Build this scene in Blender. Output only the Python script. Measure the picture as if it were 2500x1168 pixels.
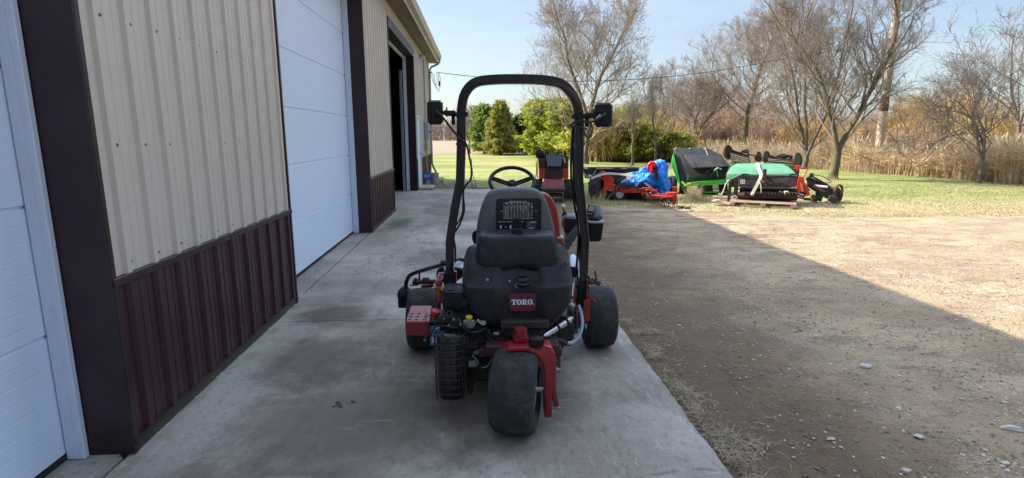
import bpy, bmesh, math, random
from mathutils import Vector, Matrix, noise
import numpy as np
PI = math.pi
R = math.radians
random.seed(7)
for o in list(bpy.data.objects): bpy.data.objects.remove(o)
scene = bpy.context.scene
COL = scene.collection

# ------------------------------------------------------------------ camera
PITCH, YAW, CH, FPX = R(10.8), R(3.55), 1.57, 1333.0
cd = bpy.data.cameras.new('camera'); cam = bpy.data.objects.new('camera', cd); COL.objects.link(cam)
cam.location = (0, 0, CH); cam.rotation_euler = (PI/2-PITCH, 0, -YAW)
cd.sensor_width = 36; cd.lens = 36*FPX/2500; cd.clip_start = .05; cd.clip_end = 3000
scene.camera = cam

# ------------------------------------------------------------------ sky and sun
SUNV = Vector((-1.27, .57, 1.0)).normalized()
elev = math.asin(SUNV.z)
w = bpy.data.worlds.new('World'); scene.world = w; w.use_nodes = True
nt = w.node_tree; N = nt.nodes; LK = nt.links
bg = N['Background']; bg.inputs[1].default_value = .14
sky = N.new('ShaderNodeTexSky'); sky.sky_type = 'NISHITA'; sky.sun_disc = False
sky.sun_elevation = elev; sky.sun_rotation = math.atan2(SUNV.x, SUNV.y)
sky.air_density = 1.0; sky.dust_density = 1.2; sky.ozone_density = 1.6
tc = N.new('ShaderNodeTexCoord'); mp = N.new('ShaderNodeMapping'); mp.inputs['Scale'].default_value = (1.2, 1.2, 5.0)
n1 = N.new('ShaderNodeTexNoise'); n1.inputs['Scale'].default_value = 2.2; n1.inputs['Detail'].default_value = 8; n1.inputs['Roughness'].default_value = .55; n1.inputs['Distortion'].default_value = .4
rp = N.new('ShaderNodeValToRGB'); rp.color_ramp.elements[0].position = .36; rp.color_ramp.elements[1].position = .70; rp.color_ramp.elements[0].color = (.22, .22, .22, 1)
mx = N.new('ShaderNodeMixRGB'); mx.inputs[2].default_value = (4.6, 5.0, 5.8, 1)
ml_ = N.new('ShaderNodeMath'); ml_.operation = 'MULTIPLY'; ml_.inputs[1].default_value = .7
LK.new(tc.outputs['Generated'], mp.inputs[0]); LK.new(mp.outputs[0], n1.inputs[0]); LK.new(n1.outputs[0], rp.inputs[0])
LK.new(rp.outputs[0], ml_.inputs[0]); LK.new(ml_.outputs[0], mx.inputs[0]); LK.new(sky.outputs[0], mx.inputs[1]); 
# the haze and thin cloud are brighter on the sun's side of the sky than behind the camera
dt = N.new('ShaderNodeVectorMath'); dt.operation = 'DOT_PRODUCT'; dt.inputs[1].default_value = (-.10, .99, .0); LK.new(tc.outputs['Generated'], dt.inputs[0])
mr_ = N.new('ShaderNodeMapRange'); mr_.inputs[1].default_value = -.9; mr_.inputs[2].default_value = .7; mr_.inputs[3].default_value = .38; mr_.inputs[4].default_value = 1.22; LK.new(dt.outputs['Value'], mr_.inputs[0])
vs_ = N.new('ShaderNodeVectorMath'); vs_.operation = 'SCALE'; LK.new(mx.outputs[0], vs_.inputs[0]); sz_ = N.new('ShaderNodeSeparateXYZ'); LK.new(tc.outputs['Generated'], sz_.inputs[0])
me_ = N.new('ShaderNodeMapRange'); me_.interpolation_type = 'SMOOTHSTEP'; me_.inputs[1].default_value = .20; me_.inputs[2].default_value = .62; me_.inputs[3].default_value = .47; me_.inputs[4].default_value = 1.7; LK.new(sz_.outputs[2], me_.inputs[0])
mu_ = N.new('ShaderNodeMath'); mu_.operation = 'MULTIPLY'; LK.new(me_.outputs[0], mu_.inputs[0]); LK.new(mr_.outputs[0], mu_.inputs[1]); LK.new(mu_.outputs[0], vs_.inputs['Scale']); LK.new(vs_.outputs[0], bg.inputs[0])
sd = bpy.data.lights.new('sun', 'SUN'); sd.energy = 4.5; sd.angle = R(.5); sd.color = (1, .91, .77)
so = bpy.data.objects.new('sun', sd); COL.objects.link(so); so.rotation_euler = SUNV.to_track_quat('Z', 'Y').to_euler(); so.location = (-20, 10, 20)
scene.view_settings.view_transform = 'Standard'; scene.view_settings.look = 'None'
scene.view_settings.exposure = 1.22; scene.view_settings.gamma = 1
scene.render.engine = 'CYCLES'

# ------------------------------------------------------------------ helpers: measured points
_f0 = Vector((math.sin(YAW), math.cos(YAW), 0)); _rt = Vector((math.cos(YAW), -math.sin(YAW), 0)); _u0 = Vector((0, 0, 1))
_fw = _f0*math.cos(PITCH)-_u0*math.sin(PITCH); _up = _u0*math.cos(PITCH)+_f0*math.sin(PITCH); CAM = Vector((0, 0, CH))
def ray(x, y): return _fw+_rt*((x-1250)/FPX)-_up*((y-584)/FPX)
def gnd(x, y, z=0.0):
    r = ray(x, y); return CAM+r*((z-CH)/r.z)
class Spot:
    """local frame standing on the ground: x to the right, y away, z up"""
    def __init__(s, loc, rz): s.loc = Vector(loc); s.rz = rz; s.c = math.cos(rz); s.s = math.sin(rz)
    def p(s, x, y, ly=0.0):
        r = ray(x, y); d = CAM-s.loc
        a = -s.s*d.x+s.c*d.y; b = -s.s*r.x+s.c*r.y; q = d+r*((ly-a)/b)
        return Vector((s.c*q.x+s.s*q.y, -s.s*q.x+s.c*q.y, q.z))
def spot(px, py, dz=0):
    g = gnd(px, py); g.z = dz
    return Spot(g, math.atan2(g.y, g.x)-PI/2)

# ------------------------------------------------------------------ helpers: tags
def tag(o, label=None, cat=None, group=None, kind=None):
    if label: o['label'] = label
    if cat: o['category'] = cat
    if group: o['group'] = group
    if kind: o['kind'] = kind
    return o
def empty(name, loc=(0, 0, 0), rz=0):
    o = bpy.data.objects.new(name, None); COL.objects.link(o); o.location = loc; o.rotation_euler = (0, 0, rz); o.empty_display_size = .2
    return o
def thing(name, sp, label, cat, group=None):
    return tag(empty(name, sp.loc, sp.rz), label, cat, group)
def copy_tree(o, parent=None):
    c = o.copy(); COL.objects.link(c); c.parent = parent
    for ch in list(o.children): copy_tree(ch, c)
    return c

# ------------------------------------------------------------------ materials
def mat(name, col, rough=.55, metal=0.0, var=.18, scale=6.0, bump=0.0, bscale=80.0, coat=0.0, dirt=None, dirt_amt=.5, dscale=3.0, spec=.5):
    m = bpy.data.materials.new(name); m.use_nodes = True; t = m.node_tree; n = t.nodes; l = t.links
    b = n['Principled BSDF']; b.inputs['Metallic'].default_value = metal; b.inputs['Roughness'].default_value = rough
    b.inputs['Coat Weight'].default_value = coat; b.inputs['Specular IOR Level'].default_value = spec
    tcn = n.new('ShaderNodeTexCoord')
    nz = n.new('ShaderNodeTexNoise'); nz.inputs['Scale'].default_value = scale; nz.inputs['Detail'].default_value = 6; nz.inputs['Roughness'].default_value = .65
    l.new(tcn.outputs['Object'], nz.inputs[0])
    c0 = tuple(max(0, c*(1-var)) for c in col)+(1,); c1 = tuple(min(1, c*(1+var)) for c in col)+(1,)
    r = n.new('ShaderNodeValToRGB'); r.color_ramp.elements[0].color = c0; r.color_ramp.elements[1].color = c1
    r.color_ramp.elements[0].position = .3; r.color_ramp.elements[1].position = .7
    l.new(nz.outputs[0], r.inputs[0]); out = r.outputs[0]
    if dirt:
        n2 = n.new('ShaderNodeTexNoise'); n2.inputs['Scale'].default_value = dscale; n2.inputs['Detail'].default_value = 8; n2.inputs['Roughness'].default_value = .7
        l.new(tcn.outputs['Object'], n2.inputs[0])
        r2 = n.new('ShaderNodeValToRGB'); r2.color_ramp.elements[0].position = .48; r2.color_ramp.elements[1].position = .68
        l.new(n2.outputs[0], r2.inputs[0])
        mm = n.new('ShaderNodeMath'); mm.operation = 'MULTIPLY'; mm.inputs[1].default_value = dirt_amt; l.new(r2.outputs[0], mm.inputs[0])
        x = n.new('ShaderNodeMixRGB'); x.inputs[2].default_value = tuple(dirt)+(1,)
        l.new(mm.outputs[0], x.inputs[0]); l.new(out, x.inputs[1]); out = x.outputs[0]
    l.new(out, b.inputs['Base Color'])
    if bump:
        n3 = n.new('ShaderNodeTexNoise'); n3.inputs['Scale'].default_value = bscale; n3.inputs['Detail'].default_value = 4
        l.new(tcn.outputs['Object'], n3.inputs[0])
        bp = n.new('ShaderNodeBump'); bp.inputs['Strength'].default_value = bump; bp.inputs['Distance'].default_value = .01
        l.new(n3.outputs[0], bp.inputs['Height']); l.new(bp.outputs[0], b.inputs['Normal'])
    return m
M = {}
M['beige'] = mat('beige_metal_siding', (.56, .50, .43), .42, 0, .03, 2, .02, 300, dirt=(.42, .36, .28), dirt_amt=.25, dscale=1.5)
M['maroon'] = mat('maroon_metal_siding', (.038, .009, .018), .36, 0, .12, 3, .02, 200, dirt=(.085, .05, .045), dirt_amt=.2, dscale=4)
M['maroon_flat'] = mat('maroon_trim', (.022, .007, .012), .45, 0, .08, 3, dirt=(.08, .06, .06), dirt_amt=.2)
M['white_door'] = mat('sky_tinted_white_door', (.64, .74, .88), .45, 0, .02, 1.5, .03, 400, dirt=(.6, .6, .58), dirt_amt=.25, dscale=1.2)  # white doors, with the blue of reflected sky mixed into the colour
M['white_trim'] = mat('white_trim', (.62, .70, .82), .4, 0, .03, 2, dirt=(.5, .48, .44), dirt_amt=.3)
M['seal'] = mat('rubber_seal', (.012, .012, .012), .8)
M['wood_board'] = mat('treated_board', (.055, .050, .030), .85, 0, .35, 6, .3, 40)
M['soffit'] = mat('brown_soffit', (.20, .15, .12), .6, 0, .08, 3)
M['gutter'] = mat('beige_gutter', (.40, .35, .30), .35, 0, .06, 3)
M['roof'] = mat('roof_sheet', (.12, .10, .09), .5)
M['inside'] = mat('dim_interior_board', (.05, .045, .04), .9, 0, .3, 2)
M['zinc'] = mat('galvanised_steel', (.42, .44, .46), .38, .7, .15, 20)
M['grey_box'] = mat('grey_enamel_box', (.32, .35, .38), .5, 0, .1, 9)
M['black_gloss'] = mat('black_gloss_paint', (.008, .009, .012), .25, 0, .3, 12, coat=.25, dirt=(.05, .045, .04), dirt_amt=.25, dscale=9)
M['black_plastic'] = mat('black_plastic', (.009, .010, .012), .6, 0, .3, 20, .15, 260, dirt=(.05, .043, .035), dirt_amt=.35, dscale=6, spec=.25)
M['tank_plastic'] = mat('moulded_tank_plastic', (.011, .012, .018), .48, 0, .2, 8, .25, 380, dirt=(.075, .066, .055), dirt_amt=.4, dscale=9, spec=.32)
M['seat_grey'] = mat('grey_seat_shell', (.10, .106, .110), .6, 0, .1, 8, .2, 420, dirt=(.18, .17, .15), dirt_amt=.35, dscale=5)
M['rubber'] = mat('worn_tyre_rubber', (.024, .026, .029), .88, 0, .4, 45, .8, 170, dirt=(.10, .09, .075), dirt_amt=.55, dscale=11)
M['hose'] = mat('black_hose', (.012, .012, .014), .5, 0, .3, 30)
M['red'] = mat('red_machine_paint', (.26, .010, .016), .38, 0, .25, 10, coat=.2, dirt=(.07, .035, .03), dirt_amt=.6, dscale=14)
M['red_bright'] = mat('bright_red_paint', (.62, .035, .018), .42, 0, .15, 8, dirt=(.25, .08, .04), dirt_amt=.5, dscale=9)
M['red_seat'] = mat('red_vinyl', (.28, .02, .014), .45, 0, .12, 12)
M['steel'] = mat('bare_steel', (.30, .30, .31), .35, .85, .3, 25, dirt=(.05, .04, .035), dirt_amt=.6, dscale=20)
M['alu'] = mat('cast_alloy', (.30, .31, .33), .5, .3, .3, 30, dirt=(.05, .05, .05), dirt_amt=.6, dscale=18)
M['chrome'] = mat('bright_chrome', (.62, .64, .68), .18, 1, .1, 10)
M['white'] = mat('white_print', (.72, .74, .78), .6, 0, .02)
M['grey_print'] = mat('grey_print', (.30, .34, .38), .6, 0, .05)
M['cream'] = mat('cream_knob', (.62, .56, .36), .35, 0, .04)
M['plate'] = mat('black_decal', (.006, .007, .010), .4, 0, .1)
M['badge'] = mat('maroon_badge', (.10, .012, .028), .4, 0, .08)
M['yellow'] = mat('yellow_cap', (.60, .48, .02), .45)
M['blue_label'] = mat('blue_label', (.04, .30, .62), .5)
M['screen'] = mat('grey_lcd', (.16, .19, .22), .15)
M['rust'] = mat('rusty_steel', (.11, .048, .028), .8, .2, .4, 14, .4, 90, dirt=(.05, .025, .015), dirt_amt=.7, dscale=9)
M['dark_iron'] = mat('dirty_dark_iron', (.028, .026, .025), .7, .3, .4, 14, .3, 90, dirt=(.12, .075, .045), dirt_amt=.5, dscale=10)
M['lime'] = mat('bright_green_paint', (.05, .50, .05), .45, 0, .1, 6, dirt=(.10, .3, .06), dirt_amt=.4)
M['hood_green'] = mat('faded_green_paint', (.09, .29, .15), .5, 0, .12, 2, dirt=(.16, .36, .24), dirt_amt=.6, dscale=3)
M['dark_green'] = mat('dark_green_paint', (.015, .085, .04), .5, 0, .25, 6, dirt=(.07, .05, .03), dirt_amt=.6)
M['canvas'] = mat('black_canvas', (.030, .031, .034), .55, 0, .3, 3, .3, 12, dirt=(.09, .085, .08), dirt_amt=.6, dscale=2.5)
M['tarp'] = mat('blue_tarpaulin', (.012, .22, .86), .30, 0, .12, 5, .15, 60)
M['strap'] = mat('pale_ratchet_strap', (.55, .53, .46), .8, 0, .15, 30)
M['pallet'] = mat('weathered_pallet_wood', (.34, .25, .19), .85, 0, .25, 8, .5, 40)
M['stone'] = mat('pale_limestone', (.46, .43, .39), .85, 0, .2, 25, .5, 60)
M['pole'] = mat('utility_pole_wood', (.52, .44, .36), .9, 0, .2, 6, .5, 20, dirt=(.26, .21, .17), dirt_amt=.5, dscale=2)
M['can'] = mat('grey_transformer_can', (.48, .52, .50), .45, 0, .06)
M['wire'] = mat('wire', (.06, .06, .065), .6)
def ribbed_wire(): return M['wire']

def bark(name, c1, c2, rough=.9):
    return mat(name, c1, rough, 0, .35, 5, .5, 30, dirt=c2, dirt_amt=.6, dscale=1.5)
M['bark'] = bark('grey_bark', (.13, .105, .085), (.10, .115, .05))
M['bark_moss'] = bark('mossy_bark', (.10, .085, .05), (.17, .18, .045))
M['twig'] = mat('brown_twigs', (.26, .205, .17), .85, 0, .35, 1.5)
M['twig_dark'] = mat('dark_twigs', (.19, .155, .13), .85, 0, .35, 1.5)
M['twig_grey'] = mat('pale_grey_twigs', (.30, .245, .20), .85, 0, .3, 1.5)
M['twig_red'] = mat('reddish_brush_twigs', (.34, .235, .175), .85, 0, .3, .8)
M['twig_gold'] = mat('golden_willow_twigs', (.55, .37, .12), .8, 0, .3, .6)
M['twig_tan'] = mat('tan_brush_twigs', (.46, .32, .17), .85, 0, .3, .8)
def leafmat(name, c, var=.35, scale=1.2, trans=.38):
    m = mat(name, c, .6, 0, var, scale)
    n = m.node_tree.nodes; l = m.node_tree.links; b = n['Principled BSDF']; out = n['Material Output']
    tr = n.new('ShaderNodeBsdfTranslucent'); mxs = n.new('ShaderNodeMixShader'); mxs.inputs[0].default_value = trans
    src = b.inputs['Base Color'].links[0].from_socket; l.new(src, tr.inputs[0])
    l.new(b.outputs[0], mxs.inputs[1]); l.new(tr.outputs[0], mxs.inputs[2]); l.new(mxs.outputs[0], out.inputs[0])
    return m
M['pine'] = leafmat('green_needles', (.23, .31, .07))
M['pine_gold'] = leafmat('golden_green_needles', (.31, .30, .07))
M['pine_shaded'] = leafmat('shaded_needles', (.018, .035, .018), trans=.1)  # the evergreen's shade is painted into this near-black needle colour
M['pine_lime'] = leafmat('lime_needles', (.34, .38, .06))
M['juniper'] = leafmat('olive_juniper_needles', (.42, .43, .08))
M['reed'] = leafmat('dry_reed', (.58, .45, .29), .35, 2.2, .35)
M['straw'] = leafmat('dry_straw', (.42, .35, .245), .35, 8, .2)
M['grass'] = leafmat('grass_blade', (.16, .19, .055), .4, .6, .3)
M['weed'] = leafmat('dry_weed', (.46, .38, .22), .3, 2, .3)

# ------------------------------------------------------------------ mesh builder
def basis(d):
    d = d.normalized(); a = Vector((0, 0, 1)) if abs(d.z) < .9 else Vector((1, 0, 0))
    u = d.cross(a).normalized(); v = u.cross(d).normalized(); return u, v
class MB:
    def __init__(s): s.v = []; s.f = []
    def add(s, vs, fs):
        k = len(s.v); s.v += [tuple(p) for p in vs]; s.f += [tuple(i+k for i in f) for f in fs]; return s
    def bm(s, b):
        b.verts.index_update(); s.add([p.co for p in b.verts], [[q.index for q in f.verts] for f in b.faces]); b.free(); return s
    def box(s, c, size, rot=None, bev=0.0, seg=1, taper=None):
        b = bmesh.new(); bmesh.ops.create_cube(b, size=1)
        for v in b.verts:
            x, y, z = v.co
            if taper and z > 0: x *= taper[0]; y *= taper[1]
            v.co = (x*size[0], y*size[1], z*size[2])
        if bev: bmesh.ops.bevel(b, geom=list(b.edges)+list(b.verts), offset=bev, segments=seg, profile=.5, affect='EDGES')
        mt = Matrix.Translation(c) @ (rot if rot is not None else Matrix())
        b.transform(mt); return s.bm(b)
    def b2(s, a, b, bev=0.0, seg=1):
        a = Vector(a); b = Vector(b); return s.box((a+b)/2, (abs(b.x-a.x), abs(b.y-a.y), abs(b.z-a.z)), None, bev, seg)
    def beam(s, a, b, wx, wy, bev=0.0, up=None):
        """square bar from a to b"""
        a = Vector(a); b = Vector(b); d = (b-a); L = d.length; d.normalize()
        u = (up or Vector((0, 1, 0))); x = u.cross(d)
        if x.length < .05: x = Vector((1, 0, 0)).cross(d)
        x.normalize(); y = d.cross(x)
        m = Matrix((x, y, d)).transposed().to_4x4(); return s.box((a+b)/2, (wx, wy, L), m, bev)
    def cyl(s, a, b, r, r2=None, n=16, cap=True):
        a = Vector(a); b = Vector(b); r2 = r if r2 is None else r2; u, v = basis(b-a); vs = []
        for q, rr in ((a, r), (b, r2)):
            for i in range(n): t = 2*PI*i/n; vs.append(q+(u*math.cos(t)+v*math.sin(t))*rr)
        fs = [(i, (i+1) % n, n+(i+1) % n, n+i) for i in range(n)]
        if cap: fs += [tuple(range(n))[::-1], tuple(range(n, 2*n))]
        return s.add(vs, fs)
    def tube(s, pts, r, n=8, cap=True, closed=False):
        pts = [Vector(p) for p in pts]; m = len(pts); rs = r if isinstance(r, (list, tuple)) else [r]*m
        vs = []; u = None
        for i, p in enumerate(pts):
            if closed: d = pts[(i+1) % m]-pts[i-1]
            else: d = pts[min(i+1, m-1)]-pts[max(i-1, 0)]
            if d.length < 1e-9: d = Vector((0, 0, 1))
            d.normalize()
            if u is None: u, v = basis(d)
            else:
                u = u-d*u.dot(d)
                if u.length < 1e-4: u = basis(d)[0]
                u.normalize(); v = u.cross(d)
            for k in range(n): t = 2*PI*k/n; vs.append(p+(u*math.cos(t)+v*math.sin(t))*rs[i])
        fs = []
        for i in range(m if closed else m-1):
            j = (i+1) % m
            for k in range(n): k2 = (k+1) % n; fs.append((i*n+k, i*n+k2, j*n+k2, j*n+k))
        if cap and not closed: fs += [tuple(range(n))[::-1], tuple(range((m-1)*n, m*n))]
        return s.add(vs, fs)
    def lathe(s, prof, o=(0, 0, 0), axis=(1, 0, 0), n=32, closed=True):
        """prof: list of (offset along axis, radius)"""
        o = Vector(o); ax = Vector(axis).normalized(); u, v = basis(ax); m = len(prof); vs = []
        for i in range(n):
            t = 2*PI*i/n; d = u*math.cos(t)+v*math.sin(t)
            for a, r in prof: vs.append(o+ax*a+d*r)
        fs = []
        for i in range(n):
            j = (i+1) % n
            for k in range(m if closed else m-1):
                k2 = (k+1) % m; fs.append((i*m+k, j*m+k, j*m+k2, i*m+k2))
        return s.add(vs, fs)
    def loft(s, secs, cap=True, closed=True):
        n = len(secs[0]); vs = [p for q in secs for p in q]; fs = []
        for i in range(len(secs)-1):
            for k in range(n if closed else n-1): k2 = (k+1) % n; fs.append((i*n+k, i*n+k2, (i+1)*n+k2, (i+1)*n+k))
        if cap: fs += [tuple(range(n))[::-1], tuple(range((len(secs)-1)*n, len(secs)*n))]
        return s.add(vs, fs)
    def prism(s, outline, mt, depth, bev=0.0, seg=1):
        """outline in local xy, extruded along local z by depth, placed by matrix mt"""
        b = bmesh.new(); vs = [b.verts.new((p[0], p[1], 0)) for p in outline]; f = b.faces.new(vs)
        r = bmesh.ops.extrude_face_region(b, geom=[f])
        bmesh.ops.translate(b, vec=(0, 0, depth), verts=[e for e in r['geom'] if isinstance(e, bmesh.types.BMVert)])
        bmesh.ops.recalc_face_normals(b, faces=b.faces)
        if bev: bmesh.ops.bevel(b, geom=list(b.edges), offset=bev, segments=seg, profile=.5, affect='EDGES')
        b.transform(mt); return s.bm(b)
    def hull(s, pts, bev=0.0, seg=1):
        b = bmesh.new()
        for p in pts: b.verts.new(p)
        bmesh.ops.convex_hull(b, input=list(b.verts)); bmesh.ops.dissolve_limit(b, angle_limit=R(2), verts=b.verts, edges=b.edges)
        bmesh.ops.recalc_face_normals(b, faces=b.faces)
        if bev: bmesh.ops.bevel(b, geom=list(b.edges), offset=bev, segments=seg, profile=.5, affect='EDGES')
        return s.bm(b)
    def sphere(s, c, r, n=16, sc=(1, 1, 1)):
        b = bmesh.new(); bmesh.ops.create_uvsphere(b, u_segments=n, v_segments=max(6, n//2), radius=r)
        b.transform(Matrix.Translation(c) @ Matrix.Diagonal((*sc, 1))); return s.bm(b)
    def build(s, name, m, parent=None, smooth=35, recalc=True):
        me = bpy.data.meshes.new(name); me.from_pydata(s.v, [], s.f)
        if recalc and len(s.f) < 60000:
            b = bmesh.new(); b.from_mesh(me); bmesh.ops.recalc_face_normals(b, faces=b.faces); b.to_mesh(me); b.free()
        me.materials.append(m if not isinstance(m, str) else M[m]); me.update()
        if smooth is not None:
            me.polygons.foreach_set('use_smooth', [True]*len(me.polygons)); me.set_sharp_from_angle(angle=R(smooth))
        o = bpy.data.objects.new(name, me); COL.objects.link(o); o.parent = parent
        return o
def struct(o): o['kind'] = 'structure'; return o
def bez(pts, n=8):
    """Catmull-Rom through points"""
    P = [Vector(p) for p in pts]; P = [2*P[0]-P[1]]+P+[2*P[-1]-P[-2]]; out = []
    for i in range(1, len(P)-2):
        for k in range(n):
            t = k/n; a, b, c, d = P[i-1:i+3]
            out.append(.5*((2*b)+(c-a)*t+(2*a-5*b+4*c-d)*t*t+(3*b-a-3*c+d)*t**3))
    out.append(P[-2]); return out
def sel(hx, hy, e, n=40, cx=0, cy=0, z=0):
    """rounded-rectangle (superellipse) ring in the xy plane"""
    o = []
    for i in range(n):
        t = 2*PI*i/n; c, s_ = math.cos(t), math.sin(t)
        o.append(Vector((cx+hx*math.copysign(abs(c)**(2/e), c), cy+hy*math.copysign(abs(s_)**(2/e), s_), z)))
    return o
XZ = Matrix(((1, 0, 0, 0), (0, 0, 1, 0), (0, 1, 0, 0), (0, 0, 0, 1)))   # local x->X, y->Z, z->Y
def text_mesh(s, size, depth=.001):
    c = bpy.data.curves.new('lettering', 'FONT'); c.body = s; c.size = size; c.extrude = depth; c.align_x = 'CENTER'; c.align_y = 'CENTER'; c.resolution_u = 2
    o = bpy.data.objects.new('lettering_tmp', c); COL.objects.link(o)
    me = bpy.data.meshes.new_from_object(o.evaluated_get(bpy.context.evaluated_depsgraph_get()))
    b = MB(); b.v = [tuple(v.co) for v in me.vertices]; b.f = [tuple(p.vertices) for p in me.polygons]
    bpy.data.objects.remove(o); return b
# ================================================================== THE GROUND
def nz(x, y, z=0.0): return noise.noise(Vector((x, y, z)))
def sstep(a, b, t): t = min(1, max(0, (t-a)/(b-a))); return t*t*(3-2*t)
def grass_edge(x):      # where the gravel yard gives way to grass
    if x < 1.2: return 16.1
    if x < 2.6: return 16.1-(x-1.2)/1.4*3.6
    return 12.5-1.9*sstep(2.6, 7, x)-.5*sstep(7, 14, x)
def gz(x, y):
    z = -.03
    d = math.hypot(x, y)
    if d < 60:
        z += .012*nz(x*.6, y*.6)+.008*nz(x*2.1, y*2.1, 3)+.005*nz(x*7, y*7, 5)
        if d < 14: z += .0035*nz(x*22, y*22, 9)+.006*max(0, nz(x*14, y*14, 7))
        # wheel ruts beside the slab
        rx = x-(1.50+.22*(y-2.1)); k = sstep(1.0, 1.6, y)*(1-sstep(3.2, 4.6, y))
        for c in (0, .085, .17, -.11): z -= .020*k*math.exp(-((rx-c)/.018)**2)*(.6+.5*nz(y*3, c*9))
        z += .012*k*math.exp(-((rx-.05)/.25)**2)*nz(x*30, y*30)
        # muddy ruts crossing further off
        k = sstep(6.8, 8.2, y)*(1-sstep(11.6, 12.6, y))*sstep(1.2, 1.5, x)*(1-sstep(4.5, 7.5, x))
        if k > 0:
            z += k*(.035*nz(x*.35, (y-.06*x)*4.2, 1)+.02*nz(x*1.5, (y-.05*x)*8, 2)+.015*nz(x*6, y*12, 4))
    if y > 12 and x > 3: z += .12*sstep(13, 22, y)*sstep(9, 15, x)
    return z
def axis(lo, hi, c0, c1, st, gr):
    a = [c0]
    while a[-1] < c1: a.append(a[-1]+st)
    s_ = st; 
    while a[-1] < hi: s_ = s_*(1+gr); a.append(a[-1]+s_)
    b = [c0]; s_ = st
    while b[-1] > lo: s_ = s_*(1+gr); b.append(b[-1]-s_)
    return b[:0:-1]+a
def ground_sheet():
    xs = axis(-400, 600, 1.15, 5.2, .035, .045); ys = axis(-30, 900, 1.5, 5.6, .035, .028)
    nx, ny = len(xs), len(ys)
    vs = [(x, y, gz(x, y) if not (x < 1.15 and y < 16.2) else -.09) for y in ys for x in xs]
    fs = [(j*nx+i, j*nx+i+1, (j+1)*nx+i+1, (j+1)*nx+i) for j in range(ny-1) for i in range(nx-1)]
    m = bpy.data.materials.new('yard_gravel_and_grass'); m.use_nodes = True; t = m.node_tree; n = t.nodes; l = t.links; b = n['Principled BSDF']
    b.inputs['Roughness'].default_value = .92; b.inputs['Specular IOR Level'].default_value = .2
    tcn = n.new('ShaderNodeTexCoord'); sx = n.new('ShaderNodeSeparateXYZ'); l.new(tcn.outputs['Object'], sx.inputs[0])
    def NZ(sc, det=6, ro=.6, scl=(1, 1, 1), dist=0):
        q = n.new('ShaderNodeTexNoise'); q.inputs['Scale'].default_value = sc; q.inputs['Detail'].default_value = det; q.inputs['Roughness'].default_value = ro; q.inputs['Distortion'].default_value = dist
        p = n.new('ShaderNodeMapping'); p.inputs['Scale'].default_value = scl; l.new(tcn.outputs['Object'], p.inputs[0]); l.new(p.outputs[0], q.inputs[0]); return q.outputs[0]
    def RP(s_, a, c):
        q = n.new('ShaderNodeMapRange'); q.interpolation_type = 'SMOOTHSTEP'; q.inputs[1].default_value = a; q.inputs[2].default_value = c; l.new(s_, q.inputs[0]); return q.outputs[0]
    def MX(f, a, c):
        q = n.new('ShaderNodeMixRGB')
        if isinstance(f, float): q.inputs[0].default_value = f
        else: l.new(f, q.inputs[0])
        for i, s_ in ((1, a), (2, c)):
            if isinstance(s_, tuple): q.inputs[i].default_value = s_+(1,)
            else: l.new(s_, q.inputs[i])
        return q.outputs[0]
    def MT(op, a, c=None):
        q = n.new('ShaderNodeMath'); q.operation = op
        for i, s_ in ((0, a), (1, c)):
            if s_ is None: continue
            if isinstance(s_, (float, int)): q.inputs[i].default_value = s_
            else: l.new(s_, q.inputs[i])
        return q.outputs[0]
    X, Y = sx.outputs[0], sx.outputs[1]
    # gravel and packed dirt
    g = MX(RP(NZ(.9, 8, .65), .38, .62), (.46, .352, .21), (.31, .222, .13))
    g = MX(MT('MULTIPLY', RP(NZ(1.7, 9, .75, (1, 2.2, 1), .5), .50, .62), .8), g, (.20, .14, .09))
    g = MX(MT('MULTIPLY', RP(NZ(38, 4, .7), .56, .66), .7), g, (.47, .42, .35))
    g = MX(MT('MULTIPLY', RP(NZ(55, 3, .6), .60, .72), .7), g, (.15, .115, .085))
    g = MX(MT('MULTIPLY', MT('MULTIPLY', RP(NZ(1.3, 6, .7, (1, 1.6, 1), .6), .55, .68), RP(NZ(60, 3, .6), .45, .6)), .85), g, (.46, .45, .43))
    # old tyre arcs scrubbed into the packed dirt
    for (ax_, ay_, ar_, aw_) in ((10.2, 5.2, 2.3, .10), (10.2, 5.2, 2.75, .10), (9.5, 4.0, 4.6, .14), (9.5, 4.0, 5.3, .14), (14, 2, 8.5, .16), (14, 2, 9.7, .16), (-6, 1.5, 9.2, .12), (-6, 1.5, 10.4, .12)):
        p_ = n.new('ShaderNodeVectorMath'); p_.operation = 'DISTANCE'; l.new(tcn.outputs['Object'], p_.inputs[0]); p_.inputs[1].default_value = (ax_, ay_, 0)
        d_ = MT('ABSOLUTE', MT('SUBTRACT', MT('ADD', p_.outputs['Value'], MT('MULTIPLY', NZ(.5, 3), .5)), ar_+.25)); g = MX(MT('MULTIPLY', MT('SUBTRACT', 1.0, RP(d_, aw_*.4, aw_)), MT('MULTIPLY', RP(NZ(2.5, 6, .7), .40, .6), .42)), g, (.26, .185, .12))
    mud = MT('MULTIPLY', MT('SUBTRACT', 1.0, RP(MT('ADD', X, MT('MULTIPLY', NZ(1.4, 5), 2.2)), 2.6, 4.6)), MT('SUBTRACT', 1.0, RP(Y, 12.0, 15.0)))
    vo = n.new('ShaderNodeTexVoronoi'); vo.inputs['Scale'].default_value = 62; l.new(tcn.outputs['Object'], vo.inputs[0]); vc = n.new('ShaderNodeSeparateColor'); l.new(vo.outputs['Color'], vc.inputs[0])
    vo2 = n.new('ShaderNodeTexVoronoi'); vo2.inputs['Scale'].default_value = 150; l.new(tcn.outputs['Object'], vo2.inputs[0]); vc2 = n.new('ShaderNodeSeparateColor'); l.new(vo2.outputs['Color'], vc2.inputs[0])
    dens = RP(NZ(1.1, 6, .7), .38, .62)
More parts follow.
